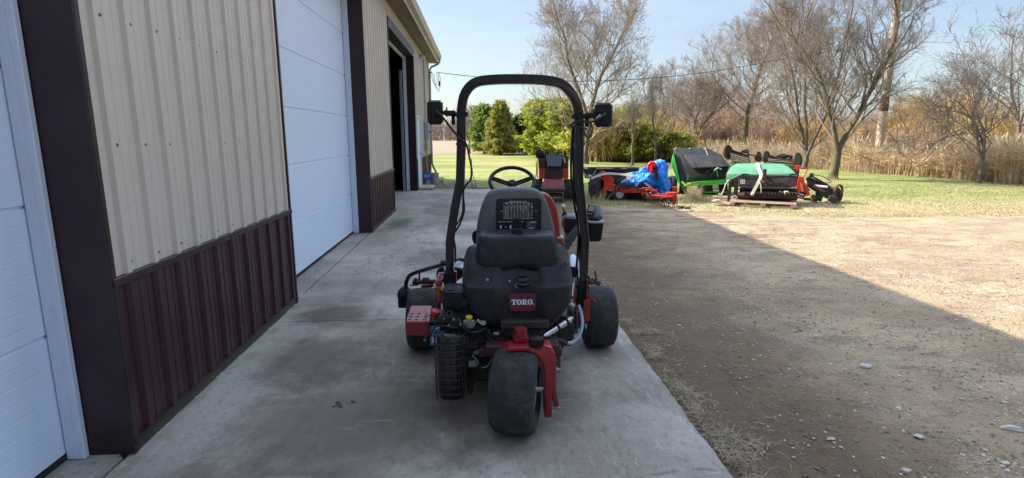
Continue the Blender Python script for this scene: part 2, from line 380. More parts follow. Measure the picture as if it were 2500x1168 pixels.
    g = MX(MT('MULTIPLY', RP(vc.outputs[0], .80, .92), MT('MULTIPLY', dens, .6)), g, (.55, .49, .40))
    g = MX(MT('MULTIPLY', RP(vc.outputs[1], .85, .93), .5), g, (.19, .145, .10))
    g = MX(MT('MULTIPLY', RP(vc2.outputs[0], .78, .92), .35), g, (.52, .44, .32)); g = MX(MT('MULTIPLY', RP(vc2.outputs[1], .78, .92), .4), g, (.16, .12, .085))
    g = MX(MT('MULTIPLY', mud, .82), g, (.115, .077, .048))
    rut = MT('MULTIPLY', RP(NZ(1.0, 7, .7, (.5, 4.5, 1), .3), .50, .60), MT('MULTIPLY', RP(Y, 6.5, 8.5), MT('SUBTRACT', 1.0, RP(X, 3.5, 6.5))))
    g = MX(MT('MULTIPLY', rut, .8), g, (.12, .088, .062))
    # grass
    gr = MX(RP(NZ(.45, 7, .7, (1, 1.8, 1)), .40, .62), (.20, .25, .062), (.34, .315, .135))
    gr = MX(MT('MULTIPLY', RP(NZ(3.0, 6, .75), .46, .66), .55), gr, (.115, .165, .042))
    gr = MX(MT('MULTIPLY', RP(NZ(14, 4, .7), .52, .68), .4), gr, (.46, .39, .22))
    far = MX(RP(NZ(.12, 5, .6, (1, 2.5, 1)), .4, .6), (.17, .21, .05), (.31, .285, .11))
    far = MX(MT('MULTIPLY', RP(NZ(1.6, 6, .7, (1, 2, 1)), .5, .7), .45), far, (.36, .31, .15))
    gr = MX(RP(Y, 19.0, 28.0), gr, far)
    dry = MT('MULTIPLY', MT('SUBTRACT', 1.0, RP(MT('ADD', Y, MT('MULTIPLY', NZ(.8, 5), 2.5)), 13.2, 15.2)), RP(X, 2.0, 3.5))
    gr = MX(MT('MULTIPLY', dry, .75), gr, (.44, .345, .20))
    # field beyond
    fl = MX(RP(NZ(.05, 5, .6, (1, 4, 1)), .4, .6), (.33, .25, .17), (.27, .205, .135))
    gr = MX(RP(MT('ADD', Y, MT('MULTIPLY', NZ(.15, 4), 6.0)), 49.0, 54.0), gr, fl)
    # edge of the grass: a curve in x
    e = MT('ADD', MT('MULTIPLY', RP(X, 1.2, 2.6), -3.6), 16.0)
    e = MT('ADD', e, MT('MULTIPLY', RP(X, 2.6, 7.0), -1.9)); e = MT('ADD', e, MT('MULTIPLY', RP(X, 7.0, 14.0), -.4))
    q = MT('ADD', MT('SUBTRACT', Y, e), MT('MULTIPLY', MT('SUBTRACT', NZ(1.1, 7, .75, (.6, 1.3, 1)), .5), 4.0))
    col = MX(RP(q, -.5, .6), g, gr)
    l.new(col, b.inputs['Base Color'])
    bp = n.new('ShaderNodeBump'); bp.inputs['Strength'].default_value = .8; bp.inputs['Distance'].default_value = .02
    h = MT('ADD', MT('ADD', NZ(30, 6, .75), MT('MULTIPLY', NZ(6, 6, .7), 1.5)), MT('MULTIPLY', RP(vc.outputs[0], .7, .9), MT('SUBTRACT', .6, vo.outputs['Distance']))); l.new(h, bp.inputs['Height']); l.new(bp.outputs[0], b.inputs['Normal'])
    mb = MB(); mb.v = vs; mb.f = fs
    return mb.build('ground', m, smooth=None, recalc=False)
struct(ground_sheet())

# ------------------------------------------------------------------ concrete apron
def concrete_mat():
    m = bpy.data.materials.new('stained_concrete'); m.use_nodes = True; t = m.node_tree; n = t.nodes; l = t.links; b = n['Principled BSDF']
    b.inputs['Roughness'].default_value = .82; b.inputs['Specular IOR Level'].default_value = .3
    tcn = n.new('ShaderNodeTexCoord')
    def NZ(sc, det=6, ro=.6, scl=(1, 1, 1), loc=(0, 0, 0), dist=0):
        q = n.new('ShaderNodeTexNoise'); q.inputs['Scale'].default_value = sc; q.inputs['Detail'].default_value = det; q.inputs['Roughness'].default_value = ro; q.inputs['Distortion'].default_value = dist
        p = n.new('ShaderNodeMapping'); p.inputs['Scale'].default_value = scl; p.inputs['Location'].default_value = loc; l.new(tcn.outputs['Object'], p.inputs[0]); l.new(p.outputs[0], q.inputs[0]); return q.outputs[0]
    def RP(s_, a, c, lo=0, hi=1):
        q = n.new('ShaderNodeMapRange'); q.interpolation_type = 'SMOOTHSTEP'; q.inputs[1].default_value = a; q.inputs[2].default_value = c; q.inputs[3].default_value = lo; q.inputs[4].default_value = hi; l.new(s_, q.inputs[0]); return q.outputs[0]
    def MX(f, a, c):
        q = n.new('ShaderNodeMixRGB'); l.new(f, q.inputs[0])
        for i, s_ in ((1, a), (2, c)):
            if isinstance(s_, tuple): q.inputs[i].default_value = s_+(1,)
            else: l.new(s_, q.inputs[i])
        return q.outputs[0]
    def MT(op, a, c):
        q = n.new('ShaderNodeMath'); q.operation = op
        for i, s_ in ((0, a), (1, c)):
            if isinstance(s_, (float, int)): q.inputs[i].default_value = s_
            else: l.new(s_, q.inputs[i])
        return q.outputs[0]
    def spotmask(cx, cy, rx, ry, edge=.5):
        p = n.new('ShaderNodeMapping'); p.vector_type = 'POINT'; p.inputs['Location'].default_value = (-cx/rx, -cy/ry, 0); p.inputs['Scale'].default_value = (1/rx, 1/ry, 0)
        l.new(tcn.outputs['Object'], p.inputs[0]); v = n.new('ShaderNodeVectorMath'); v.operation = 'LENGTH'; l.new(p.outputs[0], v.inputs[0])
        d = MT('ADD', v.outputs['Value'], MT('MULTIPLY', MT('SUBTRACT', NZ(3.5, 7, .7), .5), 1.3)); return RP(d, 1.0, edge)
    c = MX(RP(NZ(.8, 8, .62), .35, .65), (.235, .21, .17), (.43, .40, .345))
    c = MX(MT('MULTIPLY', RP(NZ(3.0, 9, .72, (1.6, .6, 1)), .50, .66), .55), c, (.14, .125, .10))
    c = MX(MT('MULTIPLY', RP(NZ(9, 8, .75, (2.4, .5, 1), (3, 1, 0)), .55, .68), .55), c, (.50, .50, .48))
    c = MX(MT('MULTIPLY', RP(NZ(75, 5, .75), .54, .68), .6), c, (.52, .51, .48))
    c = MX(MT('MULTIPLY', RP(NZ(70, 5, .75, loc=(5, 5, 0)), .56, .70), .6), c, (.09, .088, .082))
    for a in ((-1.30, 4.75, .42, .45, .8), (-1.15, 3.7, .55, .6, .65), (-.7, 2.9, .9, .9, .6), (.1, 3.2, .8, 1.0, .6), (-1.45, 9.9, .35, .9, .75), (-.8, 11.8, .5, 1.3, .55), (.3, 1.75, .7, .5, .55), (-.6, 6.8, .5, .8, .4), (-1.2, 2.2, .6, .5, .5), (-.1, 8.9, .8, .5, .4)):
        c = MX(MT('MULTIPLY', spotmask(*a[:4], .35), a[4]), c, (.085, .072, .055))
    # scuffs, pale scrapes
    c = MX(MT('MULTIPLY', RP(NZ(5.0, 6, .7, (.5, 3.2, 1), (9, 2, 0), .8), .60, .68), .35), c, (.42, .43, .43))
    c = MX(MT('MULTIPLY', RP(NZ(26, 7, .8, (1.2, .8, 1), (2, 8, 0)), .53, .62), .5), c, (.13, .12, .105))
    c = MX(MT('MULTIPLY', RP(NZ(22, 7, .8, (3.2, .35, 1), (6, 3, 0)), .56, .70), .16), c, (.50, .49, .46))
    # curved tyre marks
    def arc(cx, cy, r0, wd, amt):
        p = n.new('ShaderNodeVectorMath'); p.operation = 'DISTANCE'; l.new(tcn.outputs['Object'], p.inputs[0]); p.inputs[1].default_value = (cx, cy, 0)
        d = MT('ABSOLUTE', MT('SUBTRACT', p.outputs['Value'], r0), 0); return MT('MULTIPLY', MT('MULTIPLY', RP(d, wd, wd*.3), RP(NZ(7, 5, .7), .42, .6)), amt)
    for a in ((.95, 1.75, .34, .022, .75), (.95, 1.75, .46, .02, .6), (1.0, 1.7, .60, .018, .55), (.6, 1.2, .9, .03, .5), (.6, 1.2, 1.02, .02, .4)):
        c = MX(arc(*a), c, (.06, .058, .055))
    l.new(c, b.inputs['Base Color'])
    bp = n.new('ShaderNodeBump'); bp.inputs['Strength'].default_value = .35; bp.inputs['Distance'].default_value = .006
    h = MT('ADD', MT('MULTIPLY', NZ(160, 4, .7), .6), NZ(16, 6, .7, (2.5, .5, 1))); l.new(h, bp.inputs['Height']); l.new(bp.outputs[0], b.inputs['Normal'])
    return m
M['concrete'] = concrete_mat()
M['joint'] = mat('dark_joint_filler', (.035, .032, .028), .95, 0, .4, 30)
def chipped_slab(x0, x1, y0, y1, name='concrete_apron', chip=True):
    """slab with its top edge slightly broken"""
    mb = MB(); st = .04; n_ = int((y1-y0)/st); top = []; mid = []; bot = []
    for i in range(n_+1):
        y = y0+(y1-y0)*i/n_
        dx = (.012*nz(y*1.3, x1)+.012*nz(y*5, x1)+.010*nz(y*15, 2)-.02*max(0, nz(y*3.1, 8)-.25)) if chip else 0
        xr = x1+dx; xl = x0
        top.append((Vector((xl, y, 0)), Vector((xr-.012, y, 0)))); mid.append(Vector((xr, y, -.010-.006*nz(y*9, 1)))); bot.append(Vector((xr+.004, y, -.14)))
    secs = []
    for (a, b_), c, d in zip(top, mid, bot): secs.append([a, a.lerp(b_, .33), a.lerp(b_, .66), b_, c, d, Vector((a.x, a.y, -.14))])
    mb.loft(secs); return mb.build(name, M['concrete'], smooth=25)
YJ = [-6.0, -1.3, 1.62, 4.565, 7.52, 10.45, 13.4, 16.25]
g = .004
for a, b_ in zip(YJ[:-1], YJ[1:]): struct(chipped_slab(-1.755, 1.18, a+g, b_-g))
mb = MB(); mb.b2((-1.76, -6, -.13), (1.15, 16.2, -.012)); struct(mb.build('joint_filler', M['joint']))
# narrow strips of slab in the door openings
def strip(y0, y1, xs=-1.775):
    mb = MB(); mb.b2((-2.4, y0, -.13), (xs, y1, .003), .004); return struct(mb.build('door_sill_slab', M['concrete']))
strip(-1.1, 2.575); strip(5.13, 8.90); strip(2.58, 5.125, -1.80) 
strip(11.45, 15.72)
# crack of mortar crumbs along the seam
random.seed(3)
mb = MB()
for i in range(260):
    y = random.uniform(2.7, 5.6); x = -1.745+random.gauss(0, .012)+.02*nz(y*2, 3); r = random.uniform(.003, .010)
    mb.hull([(x+random.uniform(-r, r), y+random.uniform(-r, r)*2.5, random.uniform(0, r*.7)) for _ in range(7)])
o = mb.build('mortar_crumbs', mat('pale_mortar', (.42, .44, .45), .9), smooth=None); tag(o, 'pale mortar crumbs along the wall seam', 'debris', kind='stuff')

# ------------------------------------------------------------------ loose stones, straw, clods
def rock_pts(c, rx, ry, rz, k=9, tilt=0):
    p = []
    for _ in range(k):
        a = random.uniform(0, 2*PI); e = random.uniform(-.5, 1.2); q = random.uniform(.8, 1)
        p.append((c[0]+rx*q*math.cos(a)*math.cos(e), c[1]+ry*q*math.sin(a)*math.cos(e), c[2]+rz*math.sin(e)))
    return p
OCT = [(1, 0, 0), (-1, 0, 0), (0, 1, 0), (0, -1, 0), (0, 0, 1), (0, 0, -1)]; OCF = [(0, 2, 4), (2, 1, 4), (1, 3, 4), (3, 0, 4), (2, 0, 5), (1, 2, 5), (3, 1, 5), (0, 3, 5)]
def pebble(mb, x, y, z, r):
    a = random.uniform(0, PI); ca, sa = math.cos(a), math.sin(a); q = [random.uniform(.6, 1.3)*r, random.uniform(.5, 1)*r, random.uniform(.25, .6)*r]
    vs = []
    for p in OCT:
        u = [p[i]*q[i]*random.uniform(.75, 1.15) for i in range(3)]; u[0] += r*random.uniform(-.25, .25); u[1] += r*random.uniform(-.25, .25)
        vs.append((x+u[0]*ca-u[1]*sa, y+u[0]*sa+u[1]*ca, z+u[2]))
    mb.add(vs, OCF)
random.seed(11)
light, dark = MB(), MB()
for i in range(60000):
    y = 1.4+8.5*random.random()**1.6; x = 1.3+random.random()*(y*1.15+1.6)
    dens = .25+.9*max(0, nz(x*.9, y*1.3, 4)+.12)+.4*max(0, nz(x*3, y*3, 2))
    if x < 1.55 and random.random() < .6: continue
    if random.random() > dens: continue
    r = .003+.013*random.random()**3.0
    pebble(light if random.random() < .3 else dark, x, y, gz(x, y)+r*.2, r)
tag(light.build('pale_gravel', mat('pale_gravel_stone', (.50, .46, .40), .85, 0, .3, 9), smooth=None, recalc=False), 'scattered pale gravel over the packed yard', 'gravel', kind='stuff')
tag(dark.build('brown_gravel', mat('brown_gravel_stone', (.20, .16, .12), .9, 0, .4, 9), smooth=None, recalc=False), 'scattered brown gravel and grit over the packed yard', 'gravel', kind='stuff')
random.seed(5)
STN = [((2475, 1037), .075, 'largest flat pale limestone at the right edge of the yard'), ((2243, 1058), .042, 'blue grey flat stone right of the wheel ruts'), ((2031, 1061), .030, 'small white stone nearest the wheel ruts'),
       ((2112, 890), .060, 'thin pale stone embedded in the gravel below the shadow line'), ((2455, 1118), .034, 'rounded pale stone in the lower right gravel'), ((2215, 1135), .028, 'small pale stone low in the gravel, next to a chip'),
       ((2350, 965), .022, 'small grey stone below the largest limestone, partly sunk'), ((1985, 1162), .028, 'pale stone at the foot of the wheel ruts')]
for (px, py), r, lb in STN:
    c = gnd(px, py); mb = MB(); mb.hull(rock_pts((0, 0, 0), r, r*.62, r*.3, 16), r*.06)
    o = mb.build('stone', M['stone'], smooth=40); o.location = (c.x, c.y, gz(c.x, c.y)+.004); o.rotation_euler = (0, 0, random.uniform(-.4, .4)); tag(o, lb, 'stone', 'larger stones in the gravel yard')
def blade(mb, p, d, L, wd, bend=.4, seg=2):
    """a thin curved strip"""
    p = Vector(p); d = Vector(d).normalized(); side = d.cross(Vector((random.gauss(0, 1), random.gauss(0, 1), random.gauss(0, 1)))).normalized(); dn = Vector((0, 0, -1)); vs = []
    for i in range(seg+1):
        t = i/seg; w_ = wd*(1-t*.85); vs += [p-side*w_, p+side*w_]; p = p+d*(L/seg); d = (d+dn*bend/seg).normalized()
    mb.add(vs, [(2*i, 2*i+1, 2*i+3, 2*i+2) for i in range(seg)])
random.seed(21)
mb = MB()
for i in range(12000):
    y = random.uniform(1.5, 9) if random.random() < .55 else random.uniform(1.5, 4.2)
    x = 1.22+abs(random.gauss(0, .13))+.05*nz(y*3, 1)
    if nz(x*3, y*2.2, 6) < .06 and random.random() < .92: continue
    a = random.uniform(0, 2*PI); L = random.uniform(.025, .085)
    blade(mb, (x, y, gz(x, y)+random.uniform(.0, .02)), (math.cos(a), math.sin(a), random.uniform(.0, .55)), L, random.uniform(.0014, .0030), .7)
tag(mb.build('dry_straw', M['straw'], smooth=None, recalc=False), 'dead straw and dry grass along the broken slab edge', 'straw', kind='stuff')
mb = MB()
for (cx, cy, sx_, sy_, k) in ((-.95, 6.5, .30, .35, 110), (-.55, 7.9, .45, .35, 130), (-.3, 6.9, .35, .3, 70), (-.9, 9.5, .3, .7, 90), (-.6, 5.5, .2, .15, 22), (-.79, 3.05, .07, .03, 9), (-.2, 11.5, .5, 1.5, 60)):
    for i in range(k):
        x = random.gauss(cx, sx_); y = random.gauss(cy, sy_)
        if x < -1.65: continue
        pebble(mb, x, y, .002, random.uniform(.003, .014)*(1.6 if k < 10 else 1))
tag(mb.build('mud_clods', mat('dry_mud', (.085, .065, .048), .95), smooth=None, recalc=False), 'dried mud clods dropped on the concrete', 'mud', kind='stuff')
mb = MB()
for i in range(520):
    x = random.uniform(-1.7, -.1); y = random.uniform(16.3, 17.4+.5*random.random()); pebble(mb, x, y, -.0+random.uniform(0, .03), random.uniform(.02, .055))
for i in range(260):
    x = random.uniform(-1.72, -1.2); y = random.uniform(16.9, 20.9); pebble(mb, x, y, random.uniform(-.01, .03), random.uniform(.02, .05))
tag(mb.build('edging_pebbles', mat('grey_river_pebble', (.26, .235, .21), .85, 0, .4, 5), smooth=None, recalc=False), 'grey river pebbles at the far end of the slab', 'pebbles', kind='stuff')

# ================================================================== THE WORKSHOP
WX, PX_, Y0, Y1, EZ = -1.745, -2.03, -8.0, 20.55, 4.12
shop = tag(empty('workshop_building', (WX, 6, 0)), 'long beige and maroon metal workshop with white overhead doors', 'building')
def bp_(mb, name, m, par=shop, **k):
    o = mb.build(name, m, par, **k)
    if par is shop: o.location = -Vector(shop.location)
    return o
def siding(y0, y1, z0, z1, name, m, x=WX, screws=True, h=.020, rows=None):
    P = .2286; prof = []; k0 = math.floor(y0/P)-1
    for k in range(k0, int(y1/P)+2):
        c = k*P
        prof += [(c-.030, 0), (c-.017, h), (c+.017, h), (c+.030, 0)]
        for q in (P*.36, P*.64): prof += [(c+q-.010, 0), (c+q-.004, .0035), (c+q+.004, .0035), (c+q+.010, 0)]
    prof = [(y0, 0)]+[p for p in prof if y0+.001 < p[0] < y1-.001]+[(y1, 0)]
    nr = max(1, int((z1-z0)/.45)); mb = MB(); vs = []
    for j in range(nr+1):
        z = z0+(z1-z0)*j/nr
        for y, d in prof: vs.append((x+d+.0016*nz(y*1.5, z*1.6, x), y, z))
    n_ = len(prof); mb.add(vs, [(j*n_+i, j*n_+i+1, (j+1)*n_+i+1, (j+1)*n_+i) for j in range(nr) for i in range(n_-1)])
    nf = len(mb.f)
    if screws:
        for z in (rows or [z0+.045, 1.52, 2.12, 2.72, 3.32]):
            if not z0 < z < z1: continue
            for k in range(k0, int(y1/P)+2):
                y = k*P+.048+random.uniform(-.006, .006)
                if y0+.02 < y < y1-.02: mb.cyl((x, y, z+random.uniform(-.01, .01)), (x+.007, y, z), .0085, .007, 6)
    o = bp_(mb, name, m, smooth=15, recalc=False)
    o.data.materials.append(M['screw'])
    idx = [0]*nf+[1]*(len(mb.f)-nf); o.data.polygons.foreach_set('material_index', idx)
    return o
WT = .885
M['screw'] = mat('weathered_screw_head', (.13, .14, .12), .6, .3)
DOORS = [(-1.12, 2.58), (5.13, 8.88), (11.43, 15.72)]; DH = 3.66
segs = [(Y0, -1.12), (2.60, 5.115), (8.90, 11.42), (15.74, 16.02), (17.0, Y1)]
random.seed(2)
for a, b_ in segs: siding(a, b_, WT+.012, EZ, 'siding', M['beige'])
siding(16.02, 17.0, 2.12, EZ, 'siding', M['beige'], screws=False)
for a, b_ in DOORS: siding(a-.02, b_+.02, DH+.16, EZ, 'siding', M['beige'], screws=False)
for a, b_ in segs:
    siding(a, b_, .075, WT-.02, 'wainscot', M['maroon'], x=WX+.004, screws=False)
    mb = MB(); mb.b2((WX-.002, a, WT-.028), (WX+.030, b_, WT+.014), .003); mb.b2((WX+.0, a, .068), (WX+.027, b_, .080)); bp_(mb, 'ledge_trim', M['maroon_flat'])
    mb = MB(); mb.b2((WX-.03, a, -.02), (WX+.012, b_, .067), .003); bp_(mb, 'base_board', M['wood_board'])
# hidden core of the wall (thickness), above and between openings
core = MB()
for a, b_ in [(Y0, -1.14), (2.62, 5.10), (8.91, 11.41), (15.75, Y1-.01)]: core.b2((WX-.24, a, 0), (WX-.006, b_, 4.1))
for a, b_ in DOORS: core.b2((WX-.24, a-.019, DH+.02), (WX-.007, b_+.02, 4.1))
core.b2((-13.5, Y1-.2, 0), (WX-.25, Y1-.01, 4.1)); core.b2((-13.5, Y0, 0), (WX-.25, Y0+.2, 4.1)); core.b2((-13.7, Y0, 0), (-13.5, Y1, 4.1))
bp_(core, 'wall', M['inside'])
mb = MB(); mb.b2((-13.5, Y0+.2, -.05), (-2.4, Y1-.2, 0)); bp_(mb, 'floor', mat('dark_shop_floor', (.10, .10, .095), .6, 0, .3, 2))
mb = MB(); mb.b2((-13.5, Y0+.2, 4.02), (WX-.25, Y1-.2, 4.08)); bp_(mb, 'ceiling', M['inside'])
# end wall sheet
mb = MB(); mb.b2((-13.7, Y1-.008, 0), (WX+.0, Y1, 4.1)); mb.hull([(-13.7, Y1-.1, 4.1), (WX, Y1-.1, 4.1), (-7.7, Y1-.1, 6.1), (-13.7, Y1, 4.1), (WX, Y1, 4.1), (-7.7, Y1, 6.1)]); bp_(mb, 'gable_wall', M['beige'])
# roof, soffit, gutter
OH = .44; ex = WX+OH
mb = MB()
mb.hull([(ex-.02, Y0-.3, 4.33), (ex-.02, Y1+.32, 4.33), (-7.72, Y0-.3, 6.42), (-7.72, Y1+.32, 6.42), (ex-.02, Y0-.3, 4.36), (ex-.02, Y1+.32, 4.36), (-7.72, Y0-.3, 6.46), (-7.72, Y1+.32, 6.46)])
mb.hull([(-14.15, Y0-.3, 4.33), (-14.15, Y1+.32, 4.33), (-7.72, Y0-.3, 6.42), (-7.72, Y1+.32, 6.42), (-14.15, Y0-.3, 4.36), (-14.15, Y1+.32, 4.36), (-7.72, Y0-.3, 6.46), (-7.72, Y1+.32, 6.46)])
bp_(mb, 'roof', M['roof'])
def soffit_mb():
    mb = MB(); prof = []; n_ = int((Y1+.3-Y0)/.11)
    for i in range(n_+1):
        y = Y0+i*.11; prof += [(y, 0), (y+.010, .006), (y+.014, 0)]
    vs = [(x, y, EZ+.03-d) for x in (WX-.01, ex-.105) for y, d in prof]; k = len(prof)
    return mb.add(vs, [(i, i+1, k+i+1, k+i) for i in range(k-1)])
bp_(soffit_mb(), 'soffit', M['soffit'], smooth=10, recalc=False)
mb = MB(); mb.b2((ex-.10, Y0-.3, EZ+.005), (ex-.085, Y1+.3, 4.345)); bp_(mb, 'fascia', M['gutter'])
gp = [(0, 0), (.085, 0), (.09, .03), (.115, .075), (.12, .11), (.128, .115), (.128, .125), (.11, .125), (.108, .08), (.08, .035), (.078, .008), (.006, .008), (.006, .12), (0, .12)]
mb = MB(); mb.loft([[Vector((ex-.083+x, y, EZ+.12+z)) for x, z in gp] for y in (Y0-.3, Y1+.30)]); bp_(mb, 'gutter', M['gutter'], smooth=20)
mb = MB(); mb.b2((ex-.10, Y1+.30, EZ+.0), (WX-.1, Y1+.315, 4.40)); bp_(mb, 'gable_fascia', M['gutter'])
# overhead doors and their trims
def door_prof():
    pr = []; z = .03
    for s_ in range(6):
        z0 = .03+s_*.61
        pr += [(z0+.004, -.012), (z0+.010, 0)]
        for k in range(1, 8): q = z0+k*.076; pr += [(q-.004, 0), (q-.0015, -.0009), (q+.0015, -.0009), (q+.004, 0)]
        pr += [(z0+.600, 0), (z0+.606, -.012)]
    return pr
for i, (a, b_) in enumerate(DOORS):
    x = PX_
    if i < 2:
        pr = door_prof(); mb = MB(); vs = [(x+d, y, z) for y in (a, b_) for z, d in pr]; k = len(pr)
        mb.add(vs, [(q, q+1, k+q+1, k+q) for q in range(k-1)]); mb.b2((x-.05, a, .03), (x-.013, b_, 3.69))
        door = bp_(mb, 'overhead_door', M['white_door'], smooth=12)
        s_ = MB(); s_.b2((x-.03, a, .004), (x+.006, b_, .034), .008, 2); s_.build('bottom_seal', M['seal'], door)
    # jamb stop strips: near and far, head
    for y0_, y1_ in ((a-.02, a+.025), (b_-.025, b_+.02)):
        mb = MB(); mb.b2((x+.004, y0_, .006), (x+.055, y1_, DH+.02), .004); mb.b2((x+.055, y0_+(.012 if y0_ < a else 0), .006), (x+.09, y1_-(.0 if y0_ < a else .012), DH+.02), .003)
        bp_(mb, 'door_jamb', M['white_trim'])
    mb = MB(); mb.b2((x+.004, a+.026, DH-.05), (x+.055, b_-.026, DH+.019), .004); bp_(mb, 'door_jamb', M['white_trim'])
    for y0_, y1_, s2 in ((a-.022, a-.012, -1), (b_+.010, b_+.020, 1)):
        mb = MB(); mb.b2((x+.091, y0_, .008), (WX+.022, y1_, DH+.16), .001)
        e0 = (y1_, y1_-.0) if s2 > 0 else (y0_, y0_)
        if s2 > 0: mb.b2((WX+.0205, y1_-.001, .008), (WX+.0235, y1_+.028, DH+.16))
        else: mb.b2((WX+.0205, y0_-.028, .008), (WX+.0235, y0_+.001, DH+.16))
        bp_(mb, 'reveal_trim', M['maroon_flat'])
    mb = MB(); mb.b2((x+.091, a-.011, DH+.005), (WX+.024, b_+.009, DH+.018)); mb.b2((WX+.0215, a-.05, DH+.0185), (WX+.0245, b_+.05, DH+.20)); bp_(mb, 'header_trim', M['maroon_flat'])
# inside the open bay: the lifted door's track and a stored yellow tub
mb = MB(); mb.b2((PX_-.09, 15.60, .0), (PX_-.02, 15.66, 3.3), .004); bp_(mb, 'door_track', M['zinc'])
# personnel door
mb = MB(); mb.b2((WX-.02, 16.02, .0), (WX+.035, 16.09, 2.12), .003); mb.b2((WX-.02, 16.93, .0), (WX+.035, 17.0, 2.12), .003); mb.b2((WX-.02, 16.091, 2.05), (WX+.034, 16.929, 2.119), .003)
bp_(mb, 'door_frame', M['white_trim'])
mb = MB(); mb.b2((WX-.035, 16.092, .01), (WX-.002, 16.928, 2.045), .003)
for z0_, z1_ in ((.25, .95), (1.1, 1.9)): mb.b2((WX-.003, 16.22, z0_), (WX+.004, 16.8, z1_), .003)
pd = bp_(mb, 'service_door', M['white_door']); mb = MB(); mb.sphere((WX+.045, 16.85, 1.0), .028, 12); mb.cyl((WX-.002, 16.85, 1.0), (WX+.04, 16.85, 1.0), .012, n=8); mb.build('handle', M['steel'], pd)
mb = MB(); mb.b2((WX+.03, 15.95, -.01), (WX+.42, 17.05, .05), .01); bp_(mb, 'door_step', M['concrete'])
# camera, conduit, meter, downspout
mb = MB(); mb.b2((WX+.02, 17.35, 3.86), (WX+.05, 17.45, 3.98), .006); mb.cyl((WX+.05, 17.4, 3.92), (WX+.13, 17.4, 3.90), .018, n=8); mb.cyl((WX+.09, 17.28, 3.90), (WX+.13, 17.50, 3.87), .042, n=14); bp_(mb, 'security_camera', M['grey_box'])
mb = MB(); mb.tube([(WX+.06, 18.4, 1.95), (WX+.06, 18.4, 3.95)], .030, 10); mb.lathe([(-.05, .034), (.06, .05), (.1, .05), (.13, .0)], (WX+.06, 18.4, 3.97), (0, 0, 1), 12, False)
for z in (2.2, 2.9, 3.5): mb.b2((WX+.0, 18.35, z), (WX+.095, 18.45, z+.02))
bp_(mb, 'conduit', M['zinc'])
mb = MB(); mb.b2((WX+.02, 18.22, 1.40), (WX+.16, 18.58, 1.95), .012); mb.hull([(WX+.02, 18.22, 1.951), (WX+.02, 18.58, 1.951), (WX+.16, 18.58, 1.951), (WX+.16, 18.22, 1.951), (WX+.02, 18.34, 2.06), (WX+.02, 18.46, 2.06), (WX+.08, 18.34, 2.06), (WX+.08, 18.46, 2.06)])
mb.cyl((WX+.16, 18.4, 1.70), (WX+.26, 18.4, 1.70), .075, n=18); bp_(mb, 'meter_box', M['grey_box'])
mb = MB(); mb.b2((WX+.02, 18.24, 1.08), (WX+.12, 18.46, 1.30), .008); mb.tube([(WX+.06, 18.36, 1.08), (WX+.06, 18.36, .0)], .018, 8); mb.tube([(WX+.06, 18.4, 1.40), (WX+.06, 18.4, 1.30)], .018, 8); bp_(mb, 'breaker_box', M['gutter'])
mb = MB()
def rect_tube(mb, pts, a, b):
    P = [Vector(p) for p in pts]; secs = []
    for i, p in enumerate(P):
        d = (P[min(i+1, len(P)-1)]-P[max(0, i-1)]).normalized(); u = Vector((0, 1, 0)); v = d.cross(u).normalized()
        secs.append([p+u*a+v*b, p-u*a+v*b, p-u*a-v*b, p+u*a-v*b])
    return mb.loft(secs)
rect_tube(mb, [(ex-.02, Y1-.05, EZ+.12), (ex-.02, Y1-.05, EZ+.03), (ex-.08, Y1-.05, EZ-.06), (WX+.12, Y1-.05, EZ-.17), (WX+.06, Y1-.05, EZ-.27), (WX+.055, Y1-.05, 2.2), (WX+.055, Y1-.05, .55), (WX+.10, Y1-.05, .40), (WX+.30, Y1-.35, .06)], .045, .032)
bp_(mb, 'downspout', M['zinc'], smooth=50)
mb = MB(); mb.b2((WX+.0235, Y1-.09, .01), (WX+.0265, Y1+.004, EZ)); mb.b2((WX-.1, Y1+.001, .01), (WX+.0264, Y1+.0045, EZ)); bp_(mb, 'corner_trim', M['gutter'])
# service mast and drip loops at the corner
mb = MB(); mb.tube([(WX+.03, Y1-.3, 3.75), (WX+.12, Y1-.28, 3.75)], .012, 6); mb.sphere((WX+.14, Y1-.28, 3.75), .03, 8)
for k in range(3):
    c0 = (WX+.12+.05*k, Y1-.28+.03*k, 3.72)
    mb.tube(bez([c0, (c0[0]+.06, c0[1], 3.45-.08*k), (c0[0]+.16, c0[1], 3.30-.10*k), (c0[0]+.22, c0[1], 3.45), (c0[0]+.20, c0[1], 3.74)], 6), .008, 5)
mb.cyl((WX+.42, Y1-.28, 3.45), (WX+.42, Y1-.28, 3.28), .03, n=8)
bp_(mb, 'service_loops', M['wire'])
# ================================================================== THE GREENS MOWER
S = Spot((.24, 3.40, 0), R(-1.2)); P = S.p
mow = thing('greens_mower', S, 'black and red three-wheeled ride-on greens mower with tall roll bar, parked on the concrete apron', 'mower')
def Q(mb, name, m, par=mow, **k): return mb.build(name, m, par, **k)
def sweep(pts, a, b, e=5, n=16, side=Vector((0, 1, 0))):
    """rounded rectangular bar: a = half width in the plane of the path, b = half width across it"""
    mb = MB(); secs = []
    for i, p in enumerate(pts):
        d = (pts[min(i+1, len(pts)-1)]-pts[max(i-1, 0)]).normalized(); v = (side-d*side.dot(d)).normalized(); u = d.cross(v)
        ring = [u*q.x+v*q.y+p for q in sel(a, b, 10, 28)]; secs.append(ring)
    return mb.loft(secs)
